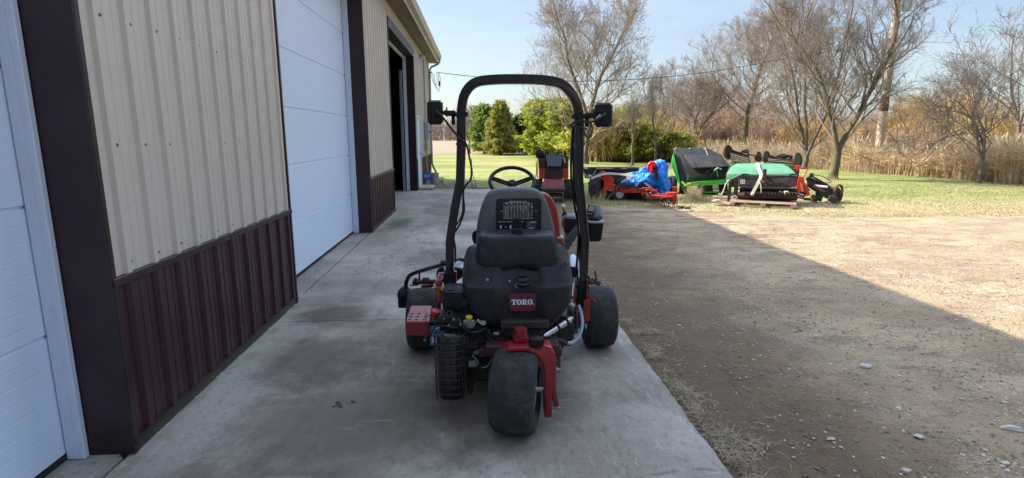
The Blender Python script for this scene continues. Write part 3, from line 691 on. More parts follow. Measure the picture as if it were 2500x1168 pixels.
# roll bar
L = [(1098, 716, 0), (1098.5, 640, 0), (1099, 585, -.0), (1111, 508, -.03), (1124, 440, -.075), (1126.5, 350, -.12), (1127, 270, -.155), (1136, 228, -.17), (1160, 203, -.185), (1200, 195.5, -.195), (1265, 194, -.2), (1330, 196.5, -.195), (1372, 207, -.185), (1399, 237, -.17), (1411.5, 275, -.155), (1413, 350, -.12), (1412, 440, -.075), (1419.5, 508, -.03), (1427, 585, 0), (1424, 660, 0), (1419, 745, 0)]
pts = [P(*q) for q in L]
k2 = pts[:3]+bez([pts[3], pts[4]], 1)+bez(pts[4:17], 5)[1:]+pts[17:]
rb = Q(sweep(k2, .0265, .036), 'roll_bar', M['black_gloss'], smooth=28)
mb = MB(); 
for q, dx in (((1126.5, 352), 0), ((1413, 352), 0)):
    c = P(*q, -.12); mb.box(c+Vector((0, 0, 0)), (.062, .082, .012), None, .002)
mb.build('weld_collar', M['black_gloss'], rb)
mb = MB()
for q in ((1098, 700), (1421, 715)):
    c = P(*q, 0); mb.box(c, (.072, .095, .20), None, .006); mb.cyl(c+Vector((-.045, 0, .04)), c+Vector((.045, 0, .04)), .012, n=8); mb.cyl(c+Vector((-.045, 0, -.05)), c+Vector((.045, 0, -.05)), .012, n=8)
Q(mb, 'roll_bar_socket', M['black_plastic'])
# work lights
def lamp(x0, y0, x1, y1, sgn, ly):
    a = P(x0, y0, ly); b = P(x1, y1, ly); c = (a+b)/2; hx = abs(b.x-a.x)/2; hz = abs(a.z-b.z)/2
    mb = MB(); ring = lambda s_, y: [Vector((c.x+q.x, y, c.z+q.y)) for q in sel(hx*s_, hz*(s_ if s_ > .9 else s_+.03), 6, 32)]
    mb.loft([ring(.86, ly-.004), ring(.95, ly+.002), ring(1, ly+.012), ring(1, ly+.050), ring(.96, ly+.056)])
    h = Q(mb, 'work_light', M['black_plastic'], smooth=30)
    f = MB()
    for i in range(11):
        z = c.z-hz*.8+i*hz*.16; f.b2((c.x-hx-.0035, ly+.014, z-.0035), (c.x-hx+.001, ly+.046, z+.0035)); f.b2((c.x+hx-.001, ly+.014, z-.0035), (c.x+hx+.0035, ly+.046, z+.0035))
    for i in range(7):
        x = c.x-hx*.7+i*hx*.233; f.b2((x-.003, ly+.014, c.z+hz-.001), (x+.003, ly+.046, c.z+hz+.0035)); f.b2((x-.003, ly+.014, c.z-hz-.0035), (x+.003, ly+.046, c.z-hz+.001))
    f.build('cooling_fin', M['black_plastic'], h)
    g = MB(); g.loft([[Vector((c.x+q.x, y, c.z+q.y)) for q in sel(hx*.9, hz*.92, 6, 28)] for y in (ly+.0561, ly+.060)]); g.build('lens', mat('clear_lamp_lens', (.5, .52, .55), .15), h)
    return c
cl = lamp(1042, 246, 1080, 303, -1, -.16); cr = lamp(1456, 252, 1494.5, 309, 1, -.16)
mb = MB()
for cc, leg, s_ in ((cl, P(1127, 280, -.15), -1), (cr, P(1412, 285, -.155), 1)):
    z = leg.z; mb.b2((leg.x-.036, leg.y-.046, z-.012), (leg.x+.036, leg.y-.038, z+.012), .002); mb.b2((leg.x-.036, leg.y+.038, z-.012), (leg.x+.036, leg.y+.046, z+.012), .002)
    mb.b2((leg.x-.037, leg.y-.045, z-.012), (leg.x-.030, leg.y+.045, z+.012)); mb.b2((leg.x+.030, leg.y-.045, z-.012), (leg.x+.037, leg.y+.045, z+.012))
    x0 = leg.x+s_*.036
    mb.box((x0+s_*.022, leg.y-.01, z+.006), (.044, .05, .032), None, .006); mb.box((x0+s_*.012, leg.y-.012, z-.030), (.02, .02, .06), None, .004)
    mb.cyl((x0+s_*.04, leg.y-.012, z+.006), (cc.x-s_*.01, cc.y, z+.012), .008, n=8); mb.cyl((x0+s_*.052, leg.y-.035, z+.008), (x0+s_*.052, leg.y+.02, z+.008), .017, n=10)
    mb.cyl((x0+s_*.048, leg.y-.02, z-.016), (x0+s_*.048, leg.y-.02, z+.04), .005, n=6)
    mb.box((cc.x-s_*.022, cc.y-.008, cc.z), (.05, .012, .05), None, .004)
Q(mb, 'light_bracket', M['black_plastic'])
mb = MB()
mb.tube(bez([P(1063, 270, -.175), P(1074, 279, -.20), P(1090, 298, -.20), P(1108, 322, -.19), P(1126, 340, -.185), P(1138, 352, -.16), P(1146, 385, -.12), P(1151, 415, -.11), P(1148, 440, -.09), P(1134, 457, -.08), P(1131, 480, -.07), P(1133, 515, -.05), P(1121, 551, -.04), P(1107, 574, -.05), P(1111, 603, -.04), P(1112, 640, -.02)], 6), .0062, 7)
mb.tube(bez([P(1130, 478, -.06), P(1129, 520, -.05), P(1115, 550, -.04)], 5), .005, 6)
Q(mb, 'left_light_cable', M['hose'])
mb = MB()
mb.tube(bez([P(1478, 277, -.175), P(1466, 287, -.20), P(1452, 296, -.20), P(1436, 299, -.19), P(1420, 294, -.20), P(1404, 298, -.20), P(1396, 306, -.14), P(1400, 318, -.08)], 6), .0062, 7)
mb.tube(bez([P(1440, 298, -.19), P(1446, 315, -.17), P(1440, 335, -.15), P(1428, 330, -.14), P(1426, 318, -.16)], 5), .0052, 6)
mb.tube(bez([P(1396, 312, -.17), P(1400, 309, -.21), P(1424, 312, -.20), P(1434, 318, -.16)], 5), .0045, 6)
mb.tube(bez([P(1398, 316, -.1), P(1396, 360, -.06), P(1394, 410, -.04), P(1397, 460, -.02), P(1404, 510, .0), P(1413, 555, .02), P(1411, 610, .03), P(1406, 670, .02)], 6), .0075, 7)
mb.tube(bez([P(1400, 320, -.1), P(1399, 400, -.05), P(1402, 470, -.02), P(1412, 520, .0), P(1417, 560, .02), P(1414, 640, .03)], 6), .005, 6)
Q(mb, 'right_light_cable', M['hose'])
mb = MB(); mb.tube([P(1456, 292, -.19), P(1467, 282, -.19)], .0095, 8); mb.tube([P(1430, 315, -.17), P(1438, 317, -.17)], .008, 8); Q(mb, 'cable_connector', M['grey_print'])

# seat
def shell(outline, layers, cx, cz, name, m, par, n=6, sm=60):
    base = bez([P(x, y, layers[0][2]) for x, y in outline], n); c = Vector((cx, 0, cz)); mb = MB()
    secs = []
    for y, s_, _ in layers:
        secs.append([Vector((c.x+(p.x-c.x)*s_, y, c.z+(p.z-c.z)*(s_ if p.z > c.z else 1))) for p in base])
    mb.loft(secs); return mb.build(name, m, par, smooth=sm)
so_ = [(1163, 622), (1162, 590), (1164, 555), (1170, 522), (1180, 492), (1192, 472), (1210, 462), (1235, 458.5), (1262, 458), (1292, 459.5), (1315, 466), (1330, 483), (1341, 510), (1350, 543), (1356, 578), (1357, 622)]
c0 = P(1260, 560, 0)
seat = thing('seat', Spot((0, 0, 0), 0), None, None); seat.parent = mow
shell(so_, [(-.040, .90, 0), (-.034, .955, 0), (-.018, .99, 0), (.0, 1, 0), (.055, 1, 0), (.075, .97, 0)], c0.x, c0.z, 'backrest_shell', M['seat_grey'], seat)
ro = [(1190, 622), (1182, 560), (1192, 500), (1210, 476), (1260, 468), (1318, 470), (1336, 474), (1350, 487), (1360, 510), (1366, 545), (1370, 578), (1384, 600), (1386, 622)]
shell(ro, [(.070, .95, .1), (.080, .985, .1), (.10, 1, .1), (.16, 1, .1), (.20, .96, .1), (.215, .88, .1)], c0.x, c0.z, 'backrest_cushion', M['red_seat'], seat)
mb = MB(); a = P(1372, 579, .085); mb.b2((a.x-.035, .06, a.z-.012), (a.x+.012, .17, a.z+.005), .004); mb.build('cushion_band', M['strap'], seat)
mb = MB(); mb.loft([[q for q in sel(.235*s_, .24*s_, 4, 40, c0.x+.02, .29, z)] for z, s_ in ((.70, .92), (.72, 1), (.80, 1), (.835, .95), (.845, .8))]); mb.build('seat_cushion', M['red_seat'], seat, smooth=50)
# instruction plate
a = P(1210.5, 485, -.042); b = P(1321, 568, -.042); pw = b.x-a.x; ph = a.z-b.z; pc = (a+b)/2
mb = MB(); mb.loft([[Vector((pc.x+q.x, y, pc.z+q.y)) for q in sel(pw/2, ph/2, 14, 36)] for y in (-.0445, -.036)]); plate = mb.build('instruction_plate', M['plate'], seat)
PY0 = -.0452
def fx(u): return a.x+u*pw
def fz(v): return a.z-v*ph
def ln(mb, u0, v0, u1, v1, t=.0011):
    if abs(u1-u0)*pw > abs(v1-v0)*ph: mb.b2((fx(u0), PY0, fz(v0)-t/2), (fx(u1), PY0+.0008, fz(v0)+t/2))
    else: mb.b2((fx(u0)-t/2, PY0, fz(v0)), (fx(u0)+t/2, PY0+.0008, fz(v1)))
W_ = MB(); G_ = MB()
for u in (.175, .28): ln(W_, u, .12, u, .59)
for v in (.12, .235, .59): ln(W_, .175, v, .745, v)
ln(W_, .285, .195, .745, .195, .0008)
for i, u in enumerate((.28, .41, .545, .67, .745)): ln(W_, u, .12, u, .235)
random.seed(4)
for i in range(14):
    u = .315+i*.0315; ln(W_ if i % 2 else G_, u, .235, u, .59, .0012 if i % 2 else .002)
    if i % 2:
        v0 = random.choice((.24, .24, .42)); v1 = v0+random.uniform(.1, .2)
        for k in range(int((v1-v0)/.018)): W_.b2((fx(u-.007), PY0, fz(v0+k*.018)), (fx(u+.007), PY0+.0009, fz(v0+k*.018+.011)))
for k in range(16):
    for u in (.195, .235): G_.b2((fx(u), PY0, fz(.25+k*.0205)), (fx(u+.028), PY0+.0008, fz(.25+k*.0205+.013)))
for u in (.345, .478, .61, .71):
    c = Vector((fx(u), PY0, fz(.155))); W_.lathe([(0, .0040), (.0008, .0040), (.0008, .0024), (0, .0024)], c, (0, 1, 0), 10)
    W_.box(c+Vector((.0035, 0, -.0045)), (.0015, .001, .005), Matrix.Rotation(.7, 4, 'Y'))
W_.box((fx(.225), PY0, fz(.165)), (.010, .001, .0015), Matrix.Rotation(-.9, 4, 'Y')); W_.lathe([(0, .0048), (.0008, .0048), (.0008, .003), (0, .003)], Vector((fx(.24), PY0, fz(.155))), (0, 1, 0), 10)
W_.lathe([(0, .004), (.0008, .004), (.0008, .0022), (0, .0022)], Vector((fx(.79), PY0, fz(.17))), (0, 1, 0), 8)
W_.hull([(fx(.765), PY0, fz(.235)), (fx(.815), PY0, fz(.235)), (fx(.79), PY0, fz(.275)), (fx(.77), PY0+.0008, fz(.25)), (fx(.81), PY0+.0008, fz(.25))])
for q in ((.775, .31, .815, .31), (.775, .31, .78, .52), (.813, .31, .787, .52)): W_.beam((fx(q[0]), PY0, fz(q[1])), (fx(q[2]), PY0, fz(q[3])), .001, .001)
W_.b2((fx(.765), PY0, fz(.565)), (fx(.81), PY0+.0008, fz(.58)))
for u0, u1 in ((.05, .21), (.235, .37), (.40, .60), (.76, .88)): W_.b2((fx(u0), PY0, fz(.672)), (fx(u1), PY0+.0008, fz(.684)))
W_.b2((fx(.09), PY0, fz(.78)), (fx(.12), PY0+.0009, fz(.875))); W_.b2((fx(.305), PY0, fz(.78)), (fx(.34), PY0+.0009, fz(.875)))
for dx in (-.008, .008): W_.lathe([(0, .0034), (.0008, .0034), (.0008, .002), (0, .002)], Vector((fx(.215)+dx*.5, PY0, fz(.83))), (0, 1, 0), 8)
for k in range(9):
    v = .70+k*.032; G_.b2((fx(.66+.02*(k % 3)), PY0, fz(v)), (fx(.66+random.uniform(.08, .24)), PY0+.0008, fz(v+.009)))
for k, v in enumerate((.70, .845, .885, .92)): W_.b2((fx(.72), PY0-.0002, fz(v)), (fx(.90-.03*k), PY0+.0006, fz(v+.008)))
for u in (.125, .88): G_.lathe([(0, .005), (.001, .005), (.001, .0025), (0, .0025)], Vector((fx(u), PY0, fz(.37))), (0, 1, 0), 10)
t = text_mesh('GREENSMASTER 3050', .0115, .0004); t2 = MB(); t2.v = [(fx(.475)+v[0], PY0-v[2], fz(.095)+v[1]) for v in t.v]; t2.f = t.f; t2.build('title_lettering', M['white'], plate, smooth=None)
W_.build('chart_print', M['white'], plate, smooth=None); G_.build('fine_print', M['grey_print'], plate, smooth=None)

# upper moulded box
def slab_rings(L_, n=72, fn=None, e=4.5):
    secs = []
    for z, hx, hy, cx, cy in L_:
        r_ = sel(hx, hy, e, n, cx, cy, z)
        if fn: r_ = [fn(p) for p in r_]
        secs.append(r_)
    return secs
UX = P(1263, 600, -.30).x
def f_up(p):
    d = 1-sstep(.012+.055*sstep(.88, .99, p.z), .03+.055*sstep(.88, .99, p.z), abs(p.x-UX-.005))
    if p.y < -.2 and p.z > .885: p = Vector((p.x, p.y+.030*d, p.z))
    d = 1-sstep(.035, .050, abs(p.x-UX-.005))
    if p.y < -.2 and p.z < .822: p = Vector((p.x, p.y+.018*d, p.z+.012*d))
    return p
ub = [(.796, .215, .105, UX, -.235), (.802, .230, .118, UX, -.237), (.815, .240, .126, UX, -.238), (.85, .243, .129, UX, -.236), (.89, .241, .128, UX, -.233), (.93, .237, .126, UX, -.228), (.965, .232, .122, UX, -.222), (.985, .227, .118, UX, -.218), (.997, .217, .109, UX, -.215), (1.003, .198, .09, UX, -.212), (1.004, .10, .03, UX, -.21)]
up_ = Q(MB().loft(slab_rings(ub, 96, f_up, 6)), 'rear_storage_box', M['tank_plastic'], smooth=60)
mb = MB()
for sx_ in (-.085, .085): mb.loft([[q for q in sel(.026, .012, 2.2, 20, UX+sx_, -.262, z)] for z in (.996, 1.0065)])
mb.build('drain_slot', M['seal'], up_)
mb = MB(); mb.loft([[q for q in sel(.036*s_, .028, 5, 24, UX+.004, -.245, z)] for z, s_ in ((.985, 1), (1.022, .96), (1.028, .85))]); mb.loft([[q for q in sel(.026, .02, 5, 20, UX+.002, -.20, z)] for z in (1.0, 1.085)]); mb.build('latch_handle', M['black_plastic'], up_)
# fuel tank
TX = P(1265, 700, -.4).x
def f_tk(p):
    if p.y < -.25:
        p = Vector((p.x, p.y, p.z-max(0, -.24-p.y)*.75*sstep(.70, .90, p.z)))
        k = sstep(.50, .55, p.z)*(1-sstep(.815, .86, p.z)); d = 1-sstep(.092, .118, abs(p.x-TX-.012)); p = Vector((p.x, p.y+.034*d*k, p.z))
    return p
tk_old = [(.462, .150, .07, TX+.012, -.32), (.470, .170, .09, TX+.012, -.318), (.490, .196, .115, TX+.010, -.312), (.52, .222, .140, TX+.006, -.305), (.55, .248, .156, TX, -.298), (.59, .275, .168, TX, -.292), (.64, .300, .177, TX, -.286), (.70, .318, .182, TX, -.28), (.76, .320, .180, TX, -.272), (.81, .315, .172, TX, -.262), (.85, .304, .162, TX, -.25), (.885, .290, .148, TX, -.238), (.905, .275, .132, TX, -.23), (.918, .245, .10, TX, -.22), (.922, .18, .05, TX, -.215)]
tk = [(.462, .165, .08, TX+.010, -.32), (.470, .185, .10, TX+.010, -.318), (.490, .205, .125, TX+.008, -.312), (.52, .235, .150, TX+.005, -.305), (.55, .262, .165, TX, -.298), (.59, .292, .175, TX, -.292), (.63, .312, .181, TX, -.286), (.70, .320, .184, TX, -.28), (.76, .321, .184, TX, -.275), (.81, .319, .182, TX, -.268), (.85, .313, .176, TX, -.26), (.885, .303, .166, TX, -.25), (.905, .292, .153, TX, -.243), (.918, .268, .128, TX, -.236), (.924, .22, .08, TX, -.23)]
secs = []
for i in range(len(tk)-1):
    for q in range(2): t_ = q/2; secs.append(tuple(tk[i][j]*(1-t_)+tk[i+1][j]*t_ for j in range(5)))
secs.append(tk[-1])
tank = Q(MB().loft(slab_rings(secs, 112, f_tk, 4.6)), 'fuel_tank', M['tank_plastic'], smooth=60)
mb = MB()
for sx_ in (-.175, .195): mb.box((TX+sx_, -.345, .868), (.075, .03, .010), Matrix.Rotation(.2 if sx_ < 0 else -.2, 4, 'Y'), .003)
mb.tube(bez([P(1160, 640, -.3), P(1175, 634, -.36), P(1190, 648, -.39)], 4), .004, 5); mb.tube(bez([P(1368, 655, -.39), P(1378, 640, -.36), P(1385, 652, -.33)], 4), .004, 5)
mb.build('moulded_seam', M['seal'], tank)
cp = P(1276, 690, -.425)
mb = MB(); mb.lathe([(-.012, .030), (.010, .032), (.012, .040), (.030, .042), (.036, .036), (.038, 0)], cp, (0, -.35, 1), 24, False)
for i in range(18):
    t_ = 2*PI*i/18; mb.box(cp+Vector((.041*math.cos(t_), .041*math.sin(t_)-.008, .022+.012*math.sin(t_))), (.006, .006, .016))
mb.box(cp+Vector((0, -.013, .041)), (.052, .014, .012), Matrix.Rotation(.34, 4, 'X'), .004)
cap = mb.build('fuel_cap', M['black_plastic'], tank)
mb = MB(); mb.lathe([(0, .0405), (.003, .0415), (.005, .0405)], cp+Vector((0, -.004, .010)), (0, -.35, 1), 24, False); mb.tube(bez([cp+Vector((-.03, -.03, .01)), cp+Vector((-.045, -.03, -.012)), cp+Vector((-.03, -.035, -.02))], 4), .0015, 4); mb.build('cap_ring', M['grey_print'], cap)
mb = MB(); q = P(1244, 687, -.44); mb.sphere(q, .007, 8); q = P(1190, 684, -.455); mb.sphere(q, .008, 8, (1, .5, 1)); mb.build('screw', M['grey_print'], tank)
# badge and its lettering
a = P(1243.5, 716, -.435); b = P(1308, 758, -.437); bc = (a+b)/2; bw, bh = b.x-a.x, a.z-b.z
mb = MB(); tilt = Matrix.Translation((bc.x, -.440, bc.z)) @ Matrix.Rotation(R(-4), 4, 'X')
mb.loft([[tilt @ Vector((q.x, y, q.y)) for q in sel(bw/2, bh/2, 9, 36)] for y in (-.003, .004)]); badge = mb.build('logo_badge', M['badge'], tank)
def serif_word():
    """heavy condensed slab letters in a unit-height strip: returns outlines with holes as solid strips"""
    P_ = []
    def rect(x0, y0, x1, y1): P_.append([(x0, y0), (x1, y0), (x1, y1), (x0, y1)])
    def oval(cx, w_, h=1.0, t=.25):
        n = 24; out = [(cx+w_*math.cos(2*PI*i/n), .5*h+.52*h*math.sin(2*PI*i/n)) for i in range(n)]; inn = [(cx+w_*(1-t*2)*math.cos(2*PI*i/n)*.72, .5*h+.40*h*math.sin(2*PI*i/n)) for i in range(n)]
        for i in range(n): j = (i+1) % n; P_.append([out[i], out[j], inn[j], inn[i]])
    x = 0; rect(.00, .84, .86, 1.0); rect(.0, .62, .11, .84); rect(.75, .62, .86, .84); rect(.30, .14, .56, .84); rect(.17, 0, .69, .14)
    oval(1.34, .44)
    x = 1.86; rect(x+.08, .12, x+.32, .88); rect(x, 0, x+.42, .12); rect(x, .88, x+.55, 1.0)
    n = 10; o1 = [(x+.50+.30*math.cos(-PI/2+PI*i/n), .73+.27*math.sin(-PI/2+PI*i/n)) for i in range(n+1)]; i1 = [(x+.46+.10*math.cos(-PI/2+PI*i/n), .73+.15*math.sin(-PI/2+PI*i/n)) for i in range(n+1)]
    for i in range(n): P_.append([o1[i], o1[i+1], i1[i+1], i1[i]])
    rect(x+.32, .46, x+.50, .58); P_.append([(x+.34, .46), (x+.56, .46), (x+.72, .12), (x+.48, .12)]); rect(x+.47, 0, x+.92, .12)
    oval(3.24, .44); rect(3.74, -.02, 3.90, .16)
    return P_
mb = MB(); h = .030; wd = 3.9; sc = bw*.84/wd
for poly in serif_word():
    vs = []
    for y in (-.0052, -.0028):
        for (u, v) in poly: vs.append(tilt @ Vector(((u-wd/2)*sc, y, (v-.5)*h)))
    mb.add(vs, [(0, 1, 2, 3), (4, 5, 6, 7), (0, 1, 5, 4), (1, 2, 6, 5), (2, 3, 7, 6), (3, 0, 4, 7)])
mb.build('logo_lettering', M['white'], badge, smooth=None)

# wheels
def wheel(name, c, rz, rr=.229, hw=.118, rim_side=1):
    e = empty(name, c, rz); e.parent = mow
    t_ = [(-hw*.78, .105), (-hw*.93, .125), (-hw*1.0, .150), (-hw*1.01, .175), (-hw*.97, .197), (-hw*.88, .213), (-hw*.72, .2225), (-hw*.5, rr-.003), (-hw*.25, rr-.0008), (0, rr)]
    t_ = t_+[(-a_, r_) for a_, r_ in t_[-2::-1]]
    MB().lathe(t_+[(hw*.6, .10), (-hw*.6, .10)], (0, 0, 0), (1, 0, 0), 64).build('tyre', M['rubber'], e, smooth=50)
    p_ = [(-hw*.70, .112), (-hw*.82, .112), (-hw*.82, .100), (-hw*.5, .088), (-hw*.30, .05), (-hw*.25, 0)]
    mb = MB(); mb.lathe(p_, (0, 0, 0), (1, 0, 0), 32, False); mb.lathe([(-a_, r_) for a_, r_ in p_], (0, 0, 0), (1, 0, 0), 32, False)
    for s_ in (-1, 1):
        for k in range(4): a_ = PI/4+k*PI/2; mb.cyl((s_*hw*.26, .05*math.cos(a_), .05*math.sin(a_)), (s_*hw*.42, .05*math.cos(a_), .05*math.sin(a_)), .009, n=6)
    mb.build('rim', M['white_trim'], e, smooth=40); return e
rw = wheel('rear_wheel', (-.035, -.685, .228), R(-12), hw=.120)
fw_ = [wheel('front_wheel', (s_*.652-.010, .50, .228), 0, hw=.112) for s_ in (-1, 1)]
# castor fork, one sided
fo = [(1222, 869), (1227, 846), (1243, 836), (1290, 837), (1322, 829), (1343, 836), (1353, 858), (1354, 930), (1357, 956), (1362, 972), (1356, 979), (1347, 972), (1344, 950), (1343.5, 1002), (1326, 1003), (1325, 930), (1319, 888), (1303, 869), (1282, 862), (1240, 862)]
fo = [P(x, y, -.62) for x, y in fo]
mb = MB(); mb.prism([(p.x, p.z) for p in fo], Matrix.Translation((0, -.70, 0)) @ XZ, .11, .005, 2)
fork = Q(mb, 'castor_fork', M['red'], smooth=30)
mb = MB(); ii = [P(x, y, -.71) for x, y in [(1238, 857), (1285, 856), (1308, 864), (1326, 886), (1332, 930), (1333, 995), (1338, 996), (1340, 925), (1334, 875), (1316, 852), (1290, 846), (1240, 848)]]
mb.prism([(p.x, p.z) for p in ii], Matrix.Translation((0, -.722, 0)) @ XZ, .03, .004, 2); mb.build('fork_rib', M['red'], fork)
mb = MB()
for px, py in ((1349, 903), (1347, 995)): q = P(px, py, -.66); mb.cyl(q, q+Vector((.045, 0, 0)), .009, n=6); mb.cyl(q+Vector((.02, 0, 0)), q+Vector((.028, 0, 0)), .015, n=10)
q = P(1335, 958, -.66); mb.cyl(Vector((.02, -.685, .228)), Vector((q.x, -.67, .228)), .018, n=12)
mb.build('fork_bolt', M['steel'], fork)
mb = MB(); q = P(1309, 842, -.69); mb.lathe([(0, .036), (.012, .038), (.04, .036), (.048, .026), (.05, 0)], q+Vector((0, 0, -.005)), (0, 0, 1), 20, False)
for i in range(14): t_ = 2*PI*i/14; mb.box(q+Vector((.037*math.cos(t_), .037*math.sin(t_), .018)), (.007, .007, .03))
mb.build('hub_knob', M['black_plastic'], fork)
mb = MB(); q = P(1271, 832, -.60); mb.cyl(q+Vector((0, 0, -.02)), q+Vector((0, 0, .07)), .034, n=18); mb.cyl(q+Vector((0, 0, .01)), q+Vector((0, 0, .03)), .044, n=18); mb.build('steering_pivot', M['red'], fork)
# frame
mb = MB()
for s_ in (-1, 1): mb.beam((s_*.19, -.50, .36), (s_*.19, .62, .33), .05, .09, .006)
mb.b2((-.60, .44, .19), (.58, .56, .28), .01); mb.b2((-.20, -.56, .37), (.21, -.47, .43), .008); mb.b2((-.38, -.06, .30), (.40, .02, .38), .008)
mb.b2((-.10, -.66, .385), (.08, -.50, .43), .01)
fr = Q(mb, 'chassis', mat('grimy_red_frame', (.06, .010, .012), .6, 0, .4, 12, dirt=(.02, .018, .017), dirt_amt=.8, dscale=10), smooth=30)
mb = MB(); a = P(1222, 786, -.5); b = P(1340, 803, -.5); mb.b2((a.x, -.50, b.z), (b.x, -.42, a.z), .006); mb.b2((a.x+.02, -.47, b.z-.06), (b.x-.03, -.36, b.z-.002), .01)
Q(mb, 'tank_cradle', M['dark_iron'])
mb = MB(); mb.b2((-.36, -.40, .14), (.16, .10, .30), .02); mb.b2((-.16, -.42, .20), (.22, -.10, .42), .015); mb.b2((.05, -.35, .18), (.24, .2, .34), .02); Q(mb, 'sump_and_pump', M['dark_iron'])
# red steps, plates and brackets
mb = MB(); z1 = P(1020, 785, -.22).z
a = P(990, 786, -.22); b = P(1049, 786, -.22); c = P(993, 819, -.22); d = P(1049, 821, -.22); e = P(1004, 746, -.04); f = P(1055, 746, -.04)
mb.hull([a, b, c, d, e, f, c+Vector((0, .2, 0)), d+Vector((0, .2, 0)), a+Vector((0, .2, -.02)), b+Vector((0, .2, -.02))], .004); st = Q(mb, 'step_box', M['red'])
mb = MB(); nrm = (b-a).cross(e-a).normalized(); nrm = nrm if nrm.z > 0 else -nrm
for i, u in enumerate((.12, .42, .72)):
    for v in (.16, .38, .60): q = a.lerp(b, u+.06*v)+(e-a)*v*.8; mb.cyl(q-nrm*.002, q+nrm*.0015, .0072, n=10)
mb.build('grip_hole', M['seal'], st)
mb = MB(); a = P(1066, 700, .05); e = P(1075, 663, .12)
mb.hull([P(1062, 690, .0), P(1078, 692, .0), P(1071, 664, .10), P(1088, 664, .10), P(1062, 700, .0), P(1078, 702, .0), P(1073, 676, .14), P(1088, 676, .14)], .003); mb.hull([P(1060, 700, -.02), P(1088, 702, -.02), P(1066, 735, -.05), P(1090, 745, -.05), P(1066, 700, .05), P(1090, 702, .05), P(1070, 738, .05)], .003)
mb.hull([P(1056, 735, -.03), P(1062, 728, -.03), P(1082, 715, -.03), P(1086, 722, -.03), P(1060, 737, .01), P(1084, 715, .01)], .002)
mb.beam(P(1112, 662, -.02), P(1112, 712, -.02), .014, .03); mb.hull([P(1115, 715, -.05), P(1136, 705, -.05), P(1140, 735, -.05), P(1112, 735, -.05), P(1120, 715, .05), P(1136, 708, .05)])
br = Q(mb, 'left_bracket', M['red'])
mb = MB()
for x, y in ((1078, 669), (1074, 677), (1070, 687)): q = P(x, y, -.002+.1*(690-y)/26); mb.box(q, (.014, .016, .006))
mb.build('grip_hole', M['seal'], br)
mb = MB(); mb.hull([P(1411, 690, .03), P(1437, 690, .03), P(1407, 730, .0), P(1433, 735, .0), P(1403, 752, -.03), P(1418, 760, -.03), P(1411, 690, .09), P(1437, 690, .09), P(1407, 750, .05), P(1425, 752, .05)], .003)
mb.beam(P(1404, 680, -.04), P(1401, 740, -.04), .008, .05); mb.beam(P(1433, 682, -.04), P(1430, 738, -.04), .008, .05)
mb.hull([P(1424, 735, -.1), P(1440, 728, -.1), P(1441, 783, -.1), P(1424, 786, -.1), P(1424, 735, -.05), P(1440, 728, -.05), P(1441, 783, -.09), P(1424, 786, -.09)], .003)
mb.hull([P(1430, 722, -.05), P(1440, 722, -.05), P(1456, 737, -.05), P(1452, 739, -.05), P(1430, 728, .05), P(1440, 722, .05), P(1456, 736, .05)], .002)
Q(mb, 'right_bracket', M['red'])
mb = MB(); mb.hull([P(1430, 672, .0), P(1438, 672, .0), P(1441, 682, .0), P(1437, 708, .0), P(1431, 706, .0), P(1430, 672, .12), P(1441, 682, .12), P(1437, 708, .12)], .004); Q(mb, 'side_guard', M['black_plastic'])
# engine
a = P(1077, 721, -.42); b = P(1140, 757, -.42); mb = MB(); cx, cz = (a.x+b.x)/2, (a.z+b.z)/2; hw = (b.x-a.x)/2
mb.loft([[q for q in sel(hw*s_, .11*s_, 5, 36, cx, -.31, z)] for z, s_ in ((b.z, .95), (b.z+.01, 1), (b.z+.055, 1), (b.z+.066, .985), (b.z+.068, .95), (b.z+.10, .90), (a.z+.004, .80), (a.z+.008, .6))]); af = Q(mb, 'air_filter_cover', M['black_plastic'], smooth=50)
mb = MB(); mb.b2((b.x-.03, -.432, b.z+.02), (b.x+.0, -.41, b.z+.06), .004); mb.cyl((a.x+.05, -.35, a.z+.0), (a.x+.05, -.35, a.z+.014), .02, n=12); mb.build('latch_handle', M['seal'], af)
en = empty('engine', (0, 0, 0)); en.parent = mow
mb = MB(); mb.b2((-.46, -.40, .30), (-.14, -.12, .56), .02); mb.cyl((-.40, -.40, .47), (-.40, -.12, .47), .06, n=18)
for k in range(9): mb.b2((-.30, -.435, .40+k*.014), (-.20, -.15, .406+k*.014))
mb.build('engine_block', M['dark_iron'], en)
mb = MB(); a = P(1130, 780, -.47); b = P(1160, 803, -.47); mb.hull([P(1131, 781, -.47), P(1159, 781, -.47), P(1161, 795, -.47), P(1156, 803, -.47), P(1134, 802, -.47), P(1129, 793, -.47), P(1131, 781, -.40), P(1159, 781, -.40), P(1161, 795, -.40), P(1129, 793, -.40), P(1150, 803, -.4)], .006)
for x in (1136, 1155): q = P(x, 786, -.475); mb.cyl(q, q+Vector((0, -.01, 0)), .007, n=8)
mb.b2(tuple(P(1131, 816, -.40)), tuple(P(1172, 838, -.30)), .01)
for k in range(4): q = P(1133+k*9, 826, -.41); mb.b2((q.x-.003, -.42, q.z-.03), (q.x+.003, -.40, q.z+.03))
mb.build('valve_cover', M['alu'], en)
mb = MB(); mb.hull([P(1152, 866, -.42), P(1160, 855, -.42), P(1176, 858, -.42), P(1190, 850, -.42), P(1202, 842, -.42), P(1204, 850, -.42), P(1192, 860, -.42), P(1170, 867, -.42), P(1160, 868, -.36), P(1195, 850, -.36)], .004)
mb.b2(tuple(P(1144, 884, -.46)), tuple(P(1163, 893, -.44)), .002); mb.build('oil_pan', M['alu'], en)
mb = MB(); q = P(1145, 777, -.46); mb.lathe([(-.012, .011), (.0, .012), (.001, .019), (.010, .019), (.013, .012), (.014, 0)], q, (0, -.2, 1), 16, False); mb.build('oil_cap', M['yellow'], en)
